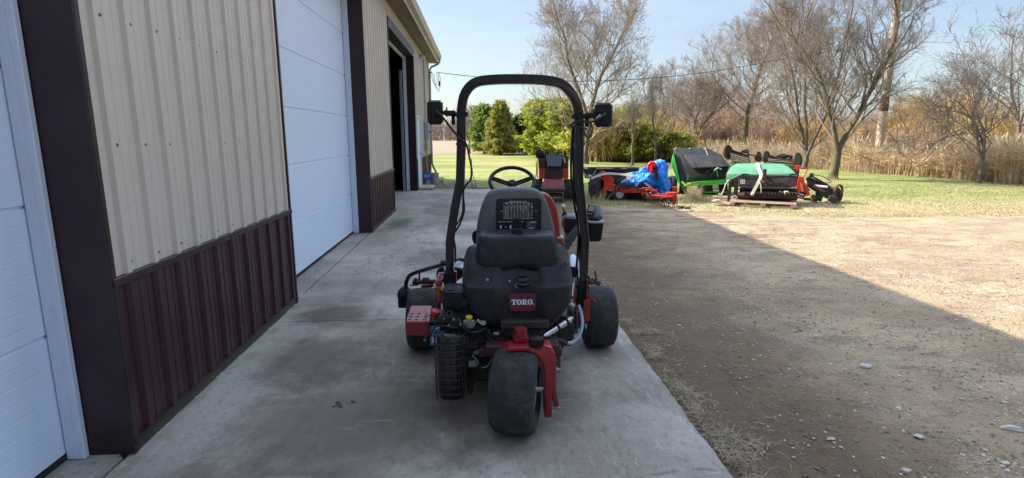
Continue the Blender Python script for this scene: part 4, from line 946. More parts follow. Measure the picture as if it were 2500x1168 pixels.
mb = MB(); q = P(1098, 768, -.46); mb.lathe([(-.01, .020), (.012, .021), (.012, .011), (-.01, .011)], q, (0, -.75, .7), 18)
mb.box(P(1103, 783, -.46), (.085, .05, .045), Matrix.Rotation(.4, 4, 'Y'), .008); mb.box(P(1090, 790, -.45), (.05, .04, .05), Matrix.Rotation(-.3, 4, 'Y'), .008); mb.box(P(1120, 792, -.46), (.035, .04, .05), Matrix.Rotation(.2, 4, 'Y'), .006)
mb.cyl(P(1085, 776, -.44), P(1122, 776, -.44), .010, n=8); mb.build('carburettor', M['black_plastic'], en)
mb = MB(); q = P(1108, 780, -.485); mb.sphere(q, .009, 8); mb.sphere(P(1085, 779, -.47), .008, 8); mb.sphere(P(1124, 793, -.485), .007, 8); mb.sphere(P(1096, 795, -.485), .007, 8); mb.cyl(P(1178, 832, -.4), P(1178, 808, -.4), .009, n=8); mb.sphere(P(1178, 808, -.41), .013, 8); mb.cyl(P(1205, 815, -.45), P(1218, 815, -.45), .010, n=8); mb.build('bolt', M['alu'], en)
mb = MB(); mb.tube(bez([P(1064, 790, -.35), P(1078, 775, -.45), P(1100, 773, -.48), P(1118, 785, -.49), P(1126, 806, -.46)], 6), .0045, 6)
mb.tube(bez([P(1048, 830, -.30), P(1060, 802, -.42), P(1080, 796, -.49), P(1108, 800, -.49), P(1128, 798, -.46)], 6), .005, 6)
mb.tube(bez([P(1052, 812, -.35), P(1070, 812, -.45), P(1090, 806, -.48), P(1110, 790, -.48), P(1113, 776, -.44)], 6), .0045, 6)
mb.tube(bez([P(1120, 778, -.45), P(1128, 795, -.48), P(1150, 812, -.46), P(1176, 808, -.44), P(1186, 800, -.42)], 6), .012, 8)
mb.tube(bez([P(1184, 812, -.43), P(1196, 828, -.48), P(1212, 836, -.48), P(1228, 834, -.5)], 6), .006, 6)
mb.tube(bez([P(1190, 800, -.42), P(1196, 816, -.44), P(1212, 826, -.46), P(1240, 828, -.5)], 6), .007, 6)
mb.build('engine_hose', M['hose'], en)
mb = MB(); mb.tube(bez([P(1163, 787, -.44), P(1167, 780, -.45), P(1171, 788, -.46), P(1182, 790, -.46)], 5), .0035, 6); mb.tube(bez([P(1172, 784, -.44), P(1184, 786, -.45), P(1184, 792, -.45), P(1174, 792, -.45)], 5), .0035, 6)
mb.tube(bez([P(1200, 868, -.40), P(1197, 884, -.44), P(1187, 896, -.45), P(1176, 898, -.45)], 5), .0028, 5); mb.tube(bez([P(1153, 868, -.44), P(1162, 877, -.45), P(1168, 886, -.45), P(1163, 893, -.45)], 4), .0025, 5); mb.build('pale_wire', M['strap'], en)
# muffler and guard
mu = empty('muffler', (0, 0, 0)); mu.parent = mow
a = P(1098, 812, -.50); b = P(1104, 968, -.50)
def tiltring(z, hx, hy, e=2.6, n=32):
    t_ = (a.z-z)/(a.z-b.z); return sel(hx, hy, e, n, a.x+(b.x-a.x)*t_, -.50, z)
MB().loft([tiltring(z, .072*s_, .060*s_) for z, s_ in ((a.z, .7), (a.z-.012, .9), (a.z-.03, 1), (b.z+.02, 1), (b.z+.006, .95), (b.z, .8))]).build('muffler_can', M['black_gloss'], mu, smooth=50)
mb = MB(); zz = [a.z-.004-k*(a.z-b.z-.01)/9 for k in range(10)]
for z in zz:
    r_ = tiltring(z, .088, .078, 2.3, 24); mb.tube([r_[i % 24] for i in range(8, 23)], .0022, 5)
for k in (8, 10, 12, 14, 16, 18, 20, 21, 22): mb.tube([tiltring(z, .088, .078, 2.3, 24)[k] for z in (zz[0]+.004, zz[4], zz[9]-.006)], .0026, 5)
for i in range(4, 9):
    q0 = tiltring(zz[i], .088, .078, 2.3, 24); q1 = tiltring((zz[i]+zz[min(i+1, 9)])/2, .088, .078, 2.3, 24); q2 = tiltring(zz[min(i+1, 9)], .088, .078, 2.3, 24)
    mb.tube([q0[12], q1[14], q2[12]], .0024, 4)
for i in range(3): q0 = tiltring(zz[0]+.004, .088-.03*i, .078-.026*i, 2.3, 24); mb.tube(q0, .002, 4, closed=True)
mb.build('guard_cage', mat('dull_brown_wire', (.045, .032, .028), .6, .2), mu)
mb = MB(); mb.tube(bez([Vector((a.x+.03, -.46, a.z)), Vector((a.x+.07, -.42, a.z+.02)), Vector((a.x+.12, -.36, a.z+.0)), Vector((-.2, -.3, .45))], 5), .018, 10); q = P(1090, 952, -.56); mb.lathe([(0, .018), (.006, .018), (.006, .012), (0, .012)], q+Vector((0, .0, 0)), (0, 1, 0), 14); mb.build('exhaust_pipe', M['dark_iron'], mu)
mb = MB(); mb.hull([P(1139, 895, -.40), P(1150, 893, -.40), P(1160, 930, -.40), P(1152, 965, -.40), P(1141, 962, -.40), P(1136, 930, -.40), P(1141, 900, -.34), P(1156, 930, -.34), P(1146, 960, -.34)], .004); Q(mb, 'heat_shield', M['dark_iron'])
# battery
a = P(1049, 784, -.17); b = P(1079, 784, -.17); mb = MB(); mb.b2((a.x, -.20, a.z-.16), (b.x+.03, -.02, a.z), .006); bt = Q(mb, 'battery', M['black_plastic'])
mb = MB(); mb.b2((a.x+.004, -.203, a.z-.145), (b.x-.01, -.2005, a.z-.02)); mb.build('battery_label', M['blue_label'], bt)
mb = MB(); mb.b2((a.x+.015, -.2045, a.z-.13), (b.x-.02, -.2032, a.z-.095)); mb.b2((a.x+.04, -.2045, a.z-.05), (b.x-.015, -.2032, a.z-.03)); mb.build('label_print', M['white'], bt)
mb = MB(); q = P(1062, 770, -.18); mb.lathe([(-.02, .019), (.012, .020), (.014, .026), (.034, .025), (.036, 0)], q, (.25, -.25, 1), 18, False); Q(mb, 'red_filler_cap', M['red_bright'])
mb = MB(); mb.tube([P(1040, 765, -.26), P(1041, 775, -.28), P(1040, 822, -.27), P(1037, 830, -.27)], .003, 5); mb.tube([P(1040, 772, -.27), P(1055, 770, -.22), P(1075, 770, -.2)], .003, 5); q = P(1037, 830, -.27); mb.b2(tuple(q+Vector((-.008, -.002, -.008))), tuple(q+Vector((.008, .002, .004)))); Q(mb, 'dip_rod', M['steel'])
mb = MB(); mb.hull([P(1072, 703, -.05), P(1080, 699, -.05), P(1088, 708, -.05), P(1080, 712, -.05), P(1078, 704, -.02)]); Q(mb, 'yellow_tag', M['yellow']); mb = MB(); mb.hull([P(1079, 697, -.06), P(1084, 697, -.06), P(1089, 706, -.06), P(1085, 709, -.06), P(1082, 702, -.05)]); Q(mb, 'pale_tag', M['white'])
# hydraulics at the right rear
mb = MB(); mb.cyl(P(1322, 824, -.42), P(1392, 779, -.34), .0225, n=20); mb.cyl(P(1392, 779, -.34), P(1398, 775, -.335), .012, n=12); cy = Q(mb, 'hydraulic_cylinder', M['chrome'], smooth=40)
mb = MB()
for t_ in (.55, .86):
    c = P(1322, 824, -.42).lerp(P(1392, 779, -.34), t_); d = (P(1392, 779, -.34)-P(1322, 824, -.42)).normalized(); mb.lathe([(-.006, .0235), (-.006, .028), (.006, .028), (.006, .0235)], c, d, 20)
c = P(1318, 828, -.43); mb.cyl(c+(P(1322, 824, -.42)-P(1392, 779, -.34)).normalized()*.05, P(1326, 822, -.42), .030, n=16)
mb.build('cylinder_clamp', M['black_plastic'], cy)
mb = MB(); mb.cyl(P(1309, 832, -.50), P(1325, 823, -.49), .0055, n=8); mb.build('cylinder_rod', M['chrome'], cy)
mb = MB(); mb.tube(bez([P(1412, 745, -.20), P(1419, 768, -.22), P(1421, 795, -.26), P(1414, 820, -.30), P(1398, 836, -.34), P(1382, 838, -.36)], 6), .0105, 10); Q(mb, 'grey_hydraulic_hose', mat('blue_grey_hose', (.30, .36, .46), .35))
mb = MB(); mb.tube(bez([P(1384, 838, -.36), P(1362, 830, -.40), P(1340, 832, -.44), P(1325, 842, -.5)], 6), .011, 8); mb.tube(bez([P(1404, 750, -.2), P(1408, 790, -.24), P(1400, 815, -.28), P(1375, 828, -.3), P(1340, 828, -.35)], 6), .010, 8)
mb.tube(bez([P(1378, 742, -.3), P(1388, 752, -.3), P(1398, 765, -.28), P(1402, 790, -.26)], 5), .006, 6); mb.tube(bez([P(1380, 800, -.2), P(1382, 825, -.2), P(1370, 850, -.2)], 5), .012, 8); mb.tube(bez([P(1365, 800, -.2), P(1362, 830, -.2)], 5), .012, 8)
Q(mb, 'hydraulic_hose', M['hose'])
mb = MB(); q = P(1356, 850, -.42); mb.cyl(q+Vector((-.005, 0, 0)), q+Vector((.012, 0, 0)), .035, n=20); q = P(1398, 748, -.2); mb.cyl(P(1384, 742, -.22), P(1400, 749, -.2), .012, n=10); mb.b2(tuple(P(1372, 755, -.33)), tuple(P(1383, 772, -.32))); Q(mb, 'hydraulic_fitting', M['alu'])
mb = MB(); mb.b2((.18, -.28, .30), (.34, .05, .55), .02); mb.cyl((.25, -.30, .42), (.25, -.1, .42), .07, n=18); mb.cyl((.30, .2, .30), (.46, .5, .24), .05, n=12); Q(mb, 'hydraulic_pump', M['dark_iron'])
# console, knob, cup holder
mb = MB(); mb.hull([P(1374, 528, .30), P(1418, 530, .30), P(1370, 545, .30), P(1418, 552, .30), P(1384, 585, .30), P(1412, 578, .30), P(1380, 520, .48), P(1420, 520, .48), P(1384, 575, .48), P(1418, 560, .48)], .008, 2)
cs = Q(mb, 'control_arm', M['seat_grey'], smooth=40)
mb = MB(); mb.hull([P(1380, 532, .285), P(1414, 534, .285), P(1414, 568, .285), P(1392, 588, .285), P(1380, 570, .285), P(1380, 532, .305), P(1414, 534, .305), P(1392, 588, .305)], .004); mb.cyl(P(1384, 556, .28), P(1384, 556, .30), .015, n=12); mb.build('arm_side_cover', M['black_plastic'], cs)
mb = MB(); mb.hull([P(1381, 533, .29), P(1411, 534, .29), P(1382, 523, .42), P(1410, 522, .42), P(1381, 536, .29), P(1411, 537, .29), P(1382, 526, .42)], .003); mb.build('arm_top', M['white_trim'], cs)
mb = MB(); q = P(1375, 505, .36); mb.sphere(q, .017, 20); q2 = P(1378, 524, .36); kn = mb.build('lever_knob', M['cream'], cs); mb = MB(); mb.cyl(q, q2, .005, n=8); mb.lathe([(0, .022), (.012, .016), (.016, .018), (.026, .011), (.032, .009)], q2+Vector((0, 0, -.012)), (0, 0, 1), 16, False); mb.build('lever_boot', M['seal'], cs)
mb = MB(); mb.beam(P(1372, 610, .12), P(1404, 560, .30), .05, .09, .008); mb.beam(P(1366, 624, .05), P(1376, 600, .12), .05, .08, .01); mb.tube(bez([P(1364, 612, .04), P(1380, 590, .1), P(1403, 560, .2)], 4), .006, 6); Q(mb, 'arm_strut', M['black_plastic'])
ch = empty('cup_holder', (0, 0, 0)); ch.parent = mow
a = P(1433, 545, .30); b = P(1470, 590, .30); ccx = (a.x+b.x)/2; hw = (b.x-a.x)/2
MB().loft([[q for q in sel(hw*s_, .075*s_, 5, 36, ccx+.004*k_, .37, z)] for k_, (z, s_) in enumerate(((b.z-.004, .70), (b.z, .84), (b.z+.02, .9), (a.z-.01, 1), (a.z, 1.02)))]).build('cup_holder_bin', M['black_plastic'], ch, smooth=50)
mb = MB(); rim_o = sel(hw*1.06, .085, 6, 32, ccx+.010, .37, a.z); rim_i = sel(hw*.76, .06, 2.2, 32, ccx+.006, .365, a.z)
vs = rim_o+rim_i+[p+Vector((0, 0, .012)) for p in rim_o]+[p+Vector((0, 0, .012)) for p in rim_i]; fs = []
for i in range(32): j = (i+1) % 32; fs += [(i, j, 32+j, 32+i), (64+i, 64+j, 96+j, 96+i), (i, j, 64+j, 64+i), (32+i, 32+j, 96+j, 96+i)]
mb.add(vs, fs); mb.build('cup_holder_rim', M['grey_box'], ch)
mb = MB(); mb.hull([P(1430, 528, .36), P(1471, 528, .36), P(1438, 500, .44), P(1460, 500, .44), P(1470, 512, .44), P(1430, 530, .46), P(1471, 545, .46), P(1471, 545, .38), P(1438, 502, .48), P(1462, 502, .48)], .006, 2)
hd = mb.build('display_housing', M['seat_grey'], ch, smooth=40)
mb = MB(); mb.hull([P(1430, 526, .33), P(1449, 529, .33), P(1455, 503, .38), P(1436, 500, .38), P(1430, 526, .39), P(1449, 529, .39), P(1455, 503, .43), P(1436, 500, .43)], .004, 2); dp = mb.build('display', M['black_plastic'], hd)
o0, ox, oz = P(1434, 516, .342), P(1448, 518, .342), P(1439, 504, .362)
mb = MB(); nn = (ox-o0).cross(oz-o0).normalized(); nn = nn if nn.y < 0 else -nn; k_ = nn*.008; mb.hull([o0+k_, ox+k_, oz+k_, oz+(ox-o0)+k_, o0-nn*.01, ox-nn*.01, oz-nn*.01]); mb.build('screen', M['screen'], dp)
mb = MB(); q = P(1436, 521, .325); mb.box(q, (.014, .006, .004)); q = P(1443, 522.5, .325); mb.box(q, (.014, .006, .004)); mb.build('button', M['grey_print'], dp)
mb = MB(); mb.beam(P(1416, 545, .40), P(1440, 548, .40), .06, .05, .006, up=Vector((0, 0, 1))); Q(mb, 'console_bracket', M['seat_grey'])
# steering wheel
sw = empty('steering_wheel', P(1250, 444, .75), 0); sw.rotation_euler = (R(36), 0, 0); sw.parent = mow
rr = .167; mb = MB(); mb.tube([(rr*math.cos(2*PI*i/48), rr*math.sin(2*PI*i/48), 0) for i in range(48)], .0145, 12, closed=True); mb.build('grip_ring', M['black_plastic'], sw, smooth=60)
mb = MB()
for t_ in (R(18), R(162), R(270)):
    d = Vector((math.cos(t_), math.sin(t_), 0)); s_ = Vector((-d.y, d.x, 0))
    for o_ in (-.012, .012): mb.hull([d*.03+s_*(o_-.007)+Vector((0, 0, -.035)), d*.03+s_*(o_+.007)+Vector((0, 0, -.035)), d*.03+s_*(o_-.007)+Vector((0, 0, -.022)), d*.03+s_*(o_+.007)+Vector((0, 0, -.022)), d*.165+s_*(o_*1.1-.011)+Vector((0, 0, -.006)), d*.165+s_*(o_*1.1+.011)+Vector((0, 0, -.006)), d*.165+s_*(o_*.9)+Vector((0, 0, .006))])
mb.build('spoke', M['black_plastic'], sw)
mb = MB(); mb.lathe([(-.06, .028), (-.035, .034), (-.01, .034), (0, .026), (.002, 0)], (0, 0, 0), (0, 0, 1), 24, False); mb.build('hub', M['black_plastic'], sw)
mb = MB(); q = P(1250, 446, .75); mb.cyl(q+Vector((0, .03, -.04)), (q.x, 1.05, .55), .03, .04, 14); Q(mb, 'steering_column', M['black_plastic'])
mb = MB(); mb.hull([(q.x-.16, .72, 1.10), (q.x+.08, .72, 1.10), (q.x-.15, .86, 1.14), (q.x+.08, .86, 1.14), (q.x-.14, .74, .95), (q.x+.1, .74, .95), (q.x-.1, .9, .9), (q.x+.1, .9, .9)], .02, 2); Q(mb, 'dash_cowl', M['white_trim'])
# footboard
mb = MB(); mb.hull([P(1112, 652, .42), P(1136, 654, .42), P(1114, 636, .60), P(1136, 632, .60), P(1112, 660, .42), P(1136, 662, .42)], .004); mb.hull([P(1392, 622, .62), P(1402, 620, .62), P(1424, 645, .40), P(1424, 660, .38), P(1395, 652, .42), P(1392, 634, .6)], .004)
mb.b2((-.30, .40, .44), (.33, 1.15, .47), .01); Q(mb, 'footboard', M['white_trim'])
mb = MB(); mb.tube(bez([P(1106, 638, .3), P(1120, 634, .5), P(1140, 636, .55)], 5), .012, 8); mb.hull([P(1100, 650, .3), P(1128, 656, .3), P(1136, 672, .3), P(1112, 690, .3), P(1100, 690, .3), P(1104, 652, .5), P(1130, 668, .5)], .01); mb.hull([P(1390, 650, .3), P(1406, 652, .3), P(1424, 664, .3), P(1406, 695, .3), P(1390, 690, .3), P(1395, 660, .5)], .01)
mb.hull([P(1066, 658, .25), P(1085, 648, .25), P(1085, 690, .25), P(1064, 684, .25), P(1070, 660, .4), P(1085, 655, .4)], .012)
mb.hull([P(1150, 572, .30), P(1158, 560, .30), P(1170, 560, .30), P(1170, 620, .30), P(1152, 590, .30), P(1160, 580, .36)], .01)
Q(mb, 'side_fender', M['black_plastic'])
# reel lift arms, reel units
def reel(cx, cy, nm='cutting_reel'):
    e = empty(nm, (cx, cy, 0)); e.parent = mow; mb = MB()
    for k in range(9):
        pts_ = [Vector((-.26+.52*i/10, .07*math.cos(2*PI*(k/9)+i*.12), .12+.07*math.sin(2*PI*(k/9)+i*.12))) for i in range(11)]; mb.tube(pts_, .004, 4)
    mb.cyl((-.27, 0, .12), (.27, 0, .12), .012, n=8); mb.build('reel_blades', M['steel'], e)
    mb = MB(); mb.cyl((-.25, .13, .035), (.25, .13, .035), .034, n=16); mb.cyl((-.25, -.12, .035), (.25, -.12, .035), .034, n=16); mb.build('roller', M['dark_iron'], e)
    mb = MB()
    for s_ in (-1, 1): mb.hull([(s_*.27, -.14, .05), (s_*.27, .15, .05), (s_*.27, .09, .22), (s_*.27, -.09, .22), (s_*.285, -.14, .05), (s_*.285, .15, .05), (s_*.285, .09, .22), (s_*.285, -.09, .22)])
    mb.b2((-.27, -.03, .21), (.27, .03, .24)); mb.build('reel_frame', M['red'], e); return e
reel(-.50, 1.02); reel(.50, 1.02); reel(0, .05)
mb = MB(); mb.tube(bez([P(991, 706, .86), P(992, 690, .86), P(999, 675, .84), P(1012, 667, .80), P(1040, 658, .70), P(1085, 645, .50)], 6), .017, 10); Q(mb, 'left_lift_arm', M['black_gloss'], smooth=60)
a = P(969, 712, .88); b = P(1003, 752, .88); mb = MB(); cx = (a.x+b.x)/2; hw = (b.x-a.x)/2
mb.loft([[q for q in sel(hw*s_, .06*s_, 4, 24, cx, .93, z)] for z, s_ in ((b.z, .9), (b.z+.05, .95), (b.z+.085, 1), (b.z+.09, 1.05), (a.z-.02, 1.02), (a.z, .85), (a.z+.02, .5))])
for k in range(7): x = cx-hw*.8+k*hw*.27; mb.b2((x-.003, .866, b.z+.005), (x+.003, .874, b.z+.08))
Q(mb, 'reel_motor', M['black_plastic'])
mb = MB(); mb.beam(P(1010, 690, .8), P(1062, 688, .7), .05, .03, .006, up=Vector((0, 0, 1))); mb.box(P(1016, 688, .8), (.05, .05, .05), Matrix.Rotation(.5, 4, 'Y'), .01); mb.box(P(1040, 684, .75), (.06, .05, .035), None, .01); mb.cyl(P(1000, 697, .8), P(1020, 697, .8), .005, n=6)
mb.tube(bez([P(1078, 641, .5), P(1086, 640, .4), P(1095, 648, .3)], 4), .012, 6); mb.beam(P(1437, 690, .7), P(1462, 690, .8), .045, .03, .006, up=Vector((0, 0, 1))); mb.box(P(1448, 686, .75), (.05, .05, .04), None, .01); mb.box(P(1459, 692, .8), (.03, .05, .04), Matrix.Rotation(-.6, 4, 'Y'), .008)
Q(mb, 'lift_linkage', M['dark_iron'])
mb = MB(); mb.cyl(P(1024, 684, .8), P(1024, 664, .8), .008, n=8); mb.cyl(P(1456, 684, .8), P(1452, 660, .8), .008, n=8); mb.beam(P(1030, 700, .75), P(1058, 698, .7), .02, .02); Q(mb, 'red_stop_rod', M['red'])
# ================================================================== IMPLEMENTS ON THE GRASS
# ---- stand-on compact loader
S = spot(1350, 491); P = S.p
t = thing('stand_on_loader', S, 'compact stand-on tracked loader with red side panels, seen beyond the steering wheel', 'loader')
def Qt(mb, name, m, par=None, **k): return mb.build(name, m, par or t, **k)
mb = MB(); mb.hull([P(1316, 434, .3), P(1388, 434, .3), P(1314, 380, .3), P(1388, 380, .3), P(1316, 434, 1.3), P(1388, 434, 1.3), P(1318, 384, 1.3), P(1386, 384, 1.3)], .02); Qt(mb, 'body', M['dark_iron'])
mb = MB(); mb.b2(tuple(P(1316, 412, .27)), tuple(P(1331, 437, .33)), .008); mb.b2(tuple(P(1374, 412, .27)), tuple(P(1387, 437, .33)), .008); Qt(mb, 'side_panel', M['red_bright'])
mb = MB(); mb.b2(tuple(P(1316, 388, .27)), tuple(P(1331, 411.5, .33)), .008); mb.b2(tuple(P(1374, 388, .27)), tuple(P(1387, 411.5, .33)), .008); Qt(mb, 'upper_side_panel', mat('dull_red_black_panel', (.07, .016, .015), .5, 0, .2))
mb = MB(); mb.hull([P(1333, 381, .20), P(1373, 381, .20), P(1336, 407, .10), P(1370, 407, .10), P(1333, 381, .3), P(1373, 381, .3), P(1336, 408, .3), P(1370, 408, .3)], .01); Qt(mb, 'thigh_pad', mat('blue_grey_pad', (.06, .085, .11), .5))
mb = MB(); mb.b2(tuple(P(1331, 408, .22)), tuple(P(1373, 450, .28)), .004); Qt(mb, 'mesh_grille', mat('brown_black_grille', (.045, .036, .030), .8, 0, .4, 30, .8, 200))
mb = MB(); mb.hull([P(1329, 437, .15), P(1375, 437, .15), P(1318, 462, .0), P(1381, 462, .0), P(1331, 437, .24), P(1374, 437, .24), P(1318, 462, .2), P(1381, 462, .2)], .01); Qt(mb, 'lower_cowl', M['red'])
mb = MB(); mb.b2(tuple(P(1322, 462, -.25)), tuple(P(1380, 467, .15)), .01); mb.b2(tuple(P(1330, 474, -.2)), tuple(P(1374, 478, .1)), .01)
for x in (1326, 1377): mb.beam(P(x, 465, -.1), P(x, 478, -.1), .03, .04)
Qt(mb, 'operator_platform', M['dark_iron'])
for x in (1312, 1388):
    mb = MB(); c = P(x, 468, .5); r_ = []
    prof = [(-.65, .22), (-.58, .05), (-.45, 0), (.45, 0), (.60, .06), (.66, .22), (.60, .36), (.45, .42), (-.4, .42), (-.6, .36)]
    m4 = Matrix(((0, 0, 1, 0), (1, 0, 0, 0), (0, 1, 0, 0), (0, 0, 0, 1)))
    mb.prism(prof, Matrix.Translation((c.x-.11, .65, .0)) @ m4, .22, .02); Qt(mb, 'track', M['rubber'])
    k = MB()
    for i in range(20): pr = Vector((0, prof[i % 10][0], prof[i % 10][1])).lerp(Vector((0, prof[(i+1) % 10][0], prof[(i+1) % 10][1])), .5 if i >= 10 else .0); k.box((c.x, .65+pr.y, pr.z), (.225, .04, .04))
    k.build('track_lug', M['rubber'], t)['kind'] = 'stuff'
mb = MB(); mb.tube(bez([P(1313, 386, .3), P(1311, 372, .35), P(1316, 367, .4), P(1324, 372, .45)], 5), .035, 8); mb.hull([P(1312, 372, .3), P(1324, 370, .3), P(1334, 384, .3), P(1318, 388, .3), P(1312, 374, .5), P(1330, 384, .5)], .01); Qt(mb, 'left_guard', M['black_plastic'])
mb = MB(); mb.hull([P(1374, 382, .4), P(1378, 368, .4), P(1382, 368, .4), P(1385, 384, .4), P(1376, 384, .46), P(1383, 384, .46), P(1380, 369, .45)], .008); Qt(mb, 'right_guard', M['black_plastic'])
for x in (1338, 1365):
    mb = MB(); w_ = 6
    mb.tube(bez([P(x-w_, 381, .35), P(x-w_+1, 373, .35), P(x, 370, .35), P(x+w_-1, 373, .35), P(x+w_, 381, .35)], 5), .016, 6); mb.cyl(P(x, 382, .35), P(x, 372, .35), .014, n=6); mb.sphere(P(x, 373, .35), .03, 8); Qt(mb, 'control_handle', M['hose'])
mb = MB(); mb.b2(tuple(P(1330, 378, .36)), tuple(P(1374, 384, .5)), .01); Qt(mb, 'control_deck', M['rust'])
mb = MB(); mb.tube([P(1327, 384, 1.0), P(1327, 366, 1.1), P(1371, 367, 1.1), P(1371, 384, 1.0)], .016, 6); Qt(mb, 'brush_guard', M['rust'])
mb = MB(); mb.beam(P(1313, 388, .3), P(1312, 434, .3), .02, .05); mb.tube(bez([P(1306, 440, .4), P(1310, 420, .4), P(1309, 395, .4)], 4), .015, 6); mb.beam(P(1376, 384, .24), P(1380, 398, .24), .03, .03); Qt(mb, 'loader_arm', M['strap'])

# ---- red multi-deck rough mower with folded black wings
S = spot(1500, 488); P = S.p
t = thing('trailed_deck_mower', S, 'red framed pull-behind mower with long flat black deck, to the left of the blue tarp', 'mower')
def wheelx(c, r, w, par, rim='white_trim', nm='wheel', ax=(1, 0, 0)):
    e = empty(nm, c, 0); e.parent = par; MB().lathe([(-w/2, r*.5), (-w/2, r*.88), (-w*.4, r*.97), (-w*.15, r), (w*.15, r), (w*.4, r*.97), (w/2, r*.88), (w/2, r*.5)], (0, 0, 0), ax, 32).build('tyre', M['rubber'], e, smooth=40)
    MB().lathe([(-w*.30, 0), (-w*.30, r*.22), (-w*.42, r*.25), (-w*.28, r*.42), (-w*.46, r*.5), (-w*.46, r*.54), (w*.46, r*.54), (w*.46, r*.5), (w*.28, r*.42), (w*.42, r*.25), (w*.30, r*.22), (w*.3, 0)], (0, 0, 0), ax, 24, False).build('rim', M[rim], e, smooth=40); return e
mb = MB(); mb.hull([P(1421, 408, .3), P(1560, 408, .5), P(1421, 412, 1.9), P(1556, 412, 1.9), P(1428, 436, .3), P(1448, 436, .3), P(1560, 418, .5), P(1430, 430, 1.7), P(1540, 420, 1.7)], .01); dk = Qt(mb, 'mower_deck', M['black_gloss'])
mb = MB(); mb.b2(tuple(P(1468, 408.5, .26)), tuple(P(1560, 417, .32)), .02); mb.hull([P(1496, 408, .2), P(1516, 408, .2), P(1496, 420, .2), P(1520, 420, .2), P(1500, 408, .4), P(1515, 420, .4)], .01); mb.tube([P(1455, 414, .22), P(1530, 414, .22)], .03, 8); mb.build('deck_rail', M['black_gloss'], dk)
mb = MB(); mb.tube([P(1421, 418, .25), P(1437, 438, .25)], .014, 5); mb.tube([P(1456, 416, .25), P(1440, 438, .25)], .014, 5); mb.build('deck_stay', M['zinc'], dk)
mb = MB()
for x, y in ((1431, 410), (1440, 430)): mb.b2(tuple(P(x-4, y-3, .235)), tuple(P(x+4, y+3, .25)))
mb.build('warning_sticker', M['white'], dk)
mb = MB()
mb.hull([P(1436, 446, .15), P(1450, 438, .15), P(1470, 417, .15), P(1480, 420, .15), P(1452, 452, .15), P(1440, 460, .15), P(1470, 417, .3), P(1440, 446, .3), P(1452, 452, .3)], .01)
mb.hull([P(1474, 422, .10), P(1486, 424, .10), P(1500, 440, .10), P(1496, 455, .10), P(1474, 456, .10), P(1474, 422, .25), P(1486, 424, .25), P(1500, 440, .25), P(1474, 456, .25)], .01)
mb.hull([P(1474, 448, .05), P(1500, 450, .05), P(1560, 460, .05), P(1575, 466, .05), P(1560, 472, .05), P(1505, 468, .05), P(1474, 462, .05), P(1474, 448, .25), P(1560, 460, .25), P(1560, 472, .25), P(1474, 462, .25)], .01)
mb.hull([P(1435, 446, .2), P(1442, 440, .2), P(1446, 462, .2), P(1440, 466, .2), P(1435, 446, .4), P(1446, 462, .4)], .01)
mb.hull([P(1472, 460, .02), P(1480, 460, .02), P(1478, 480, .02), P(1472, 478, .02), P(1472, 460, .12), P(1480, 462, .12), P(1477, 480, .12)], .006)
for x, y in ((1484, 434), (1490, 446), (1480, 452)): q = P(x, y, .09); mb.cyl(q, q+Vector((0, -.02, 0)), .025, n=8)
mb.tube(bez([P(1446, 478, .1), P(1445, 455, .1), P(1452, 440, .1), P(1466, 434, .1), P(1476, 440, .1)], 5), .03, 8)
fm = Qt(mb, 'red_frame', M['red_bright'])
wheelx(P(1461, 458, .30)+Vector((0, 0, 0)), .36, .25, t, 'dark_iron', ax=(.9, -.4, 0)); wheelx(P(1512, 474, .12), .19, .14, t, 'white_trim', ax=(.25, -1, 0))
mb = MB(); mb.hull([P(1482, 424, .2), P(1530, 430, .3), P(1520, 456, .2), P(1500, 456, .2), P(1486, 430, .6), P(1528, 430, .7), P(1500, 456, .6)], .01); mb.hull([P(1504, 470, .3), P(1580, 472, .3), P(1575, 490, .3), P(1506, 490, .3), P(1504, 470, 1.0), P(1580, 472, 1.0), P(1575, 490, 1.0)], .02); mb.hull([P(1476, 464, .3), P(1500, 468, .3), P(1500, 486, .3), P(1478, 486, .3), P(1480, 464, .7), P(1500, 486, .7)], .01); Qt(mb, 'side_deck', M['dark_iron'])
def strap_mb(pts, w, th=.004, up=Vector((0, -1, .4))):
    mb = MB(); P_ = [Vector(p) for p in pts]; secs = []
    for i, p in enumerate(P_):
        d = (P_[min(i+1, len(P_)-1)]-P_[max(0, i-1)]).normalized(); s_ = d.cross(up).normalized(); n_ = s_.cross(d).normalized()
        secs.append([p+s_*w+n_*th, p-s_*w+n_*th, p-s_*w-n_*th, p+s_*w-n_*th])
    return mb.loft(secs)
Qt(strap_mb(bez([P(1444, 436, .05), P(1465, 428, .03), P(1484, 424, .05), P(1515, 426, .05), P(1548, 430, .0)], 5), .028), 'tie_strap', M['strap'])
mb = MB(); mb.tube(bez([P(1502, 462, .0), P(1506, 447, -.05), P(1515, 440, -.1), P(1526, 432, -.1)], 5), .02, 6); mb.tube(bez([P(1508, 452, -.05), P(1520, 458, -.1), P(1536, 460, -.1)], 4), .022, 6); mb.tube(bez([P(1508, 446, -.05), P(1520, 454, -.1), P(1540, 456, -.1)], 4), .022, 6); mb.tube(bez([P(1506, 440, 0), P(1520, 450, -.05), P(1540, 452, -.1)], 4), .018, 6); Qt(mb, 'hose_bundle', M['hose'])
mb = MB(); mb.b2(tuple(P(1501, 455, .03)), tuple(P(1506, 467, .05))); Qt(mb, 'strap_ratchet', M['strap'])

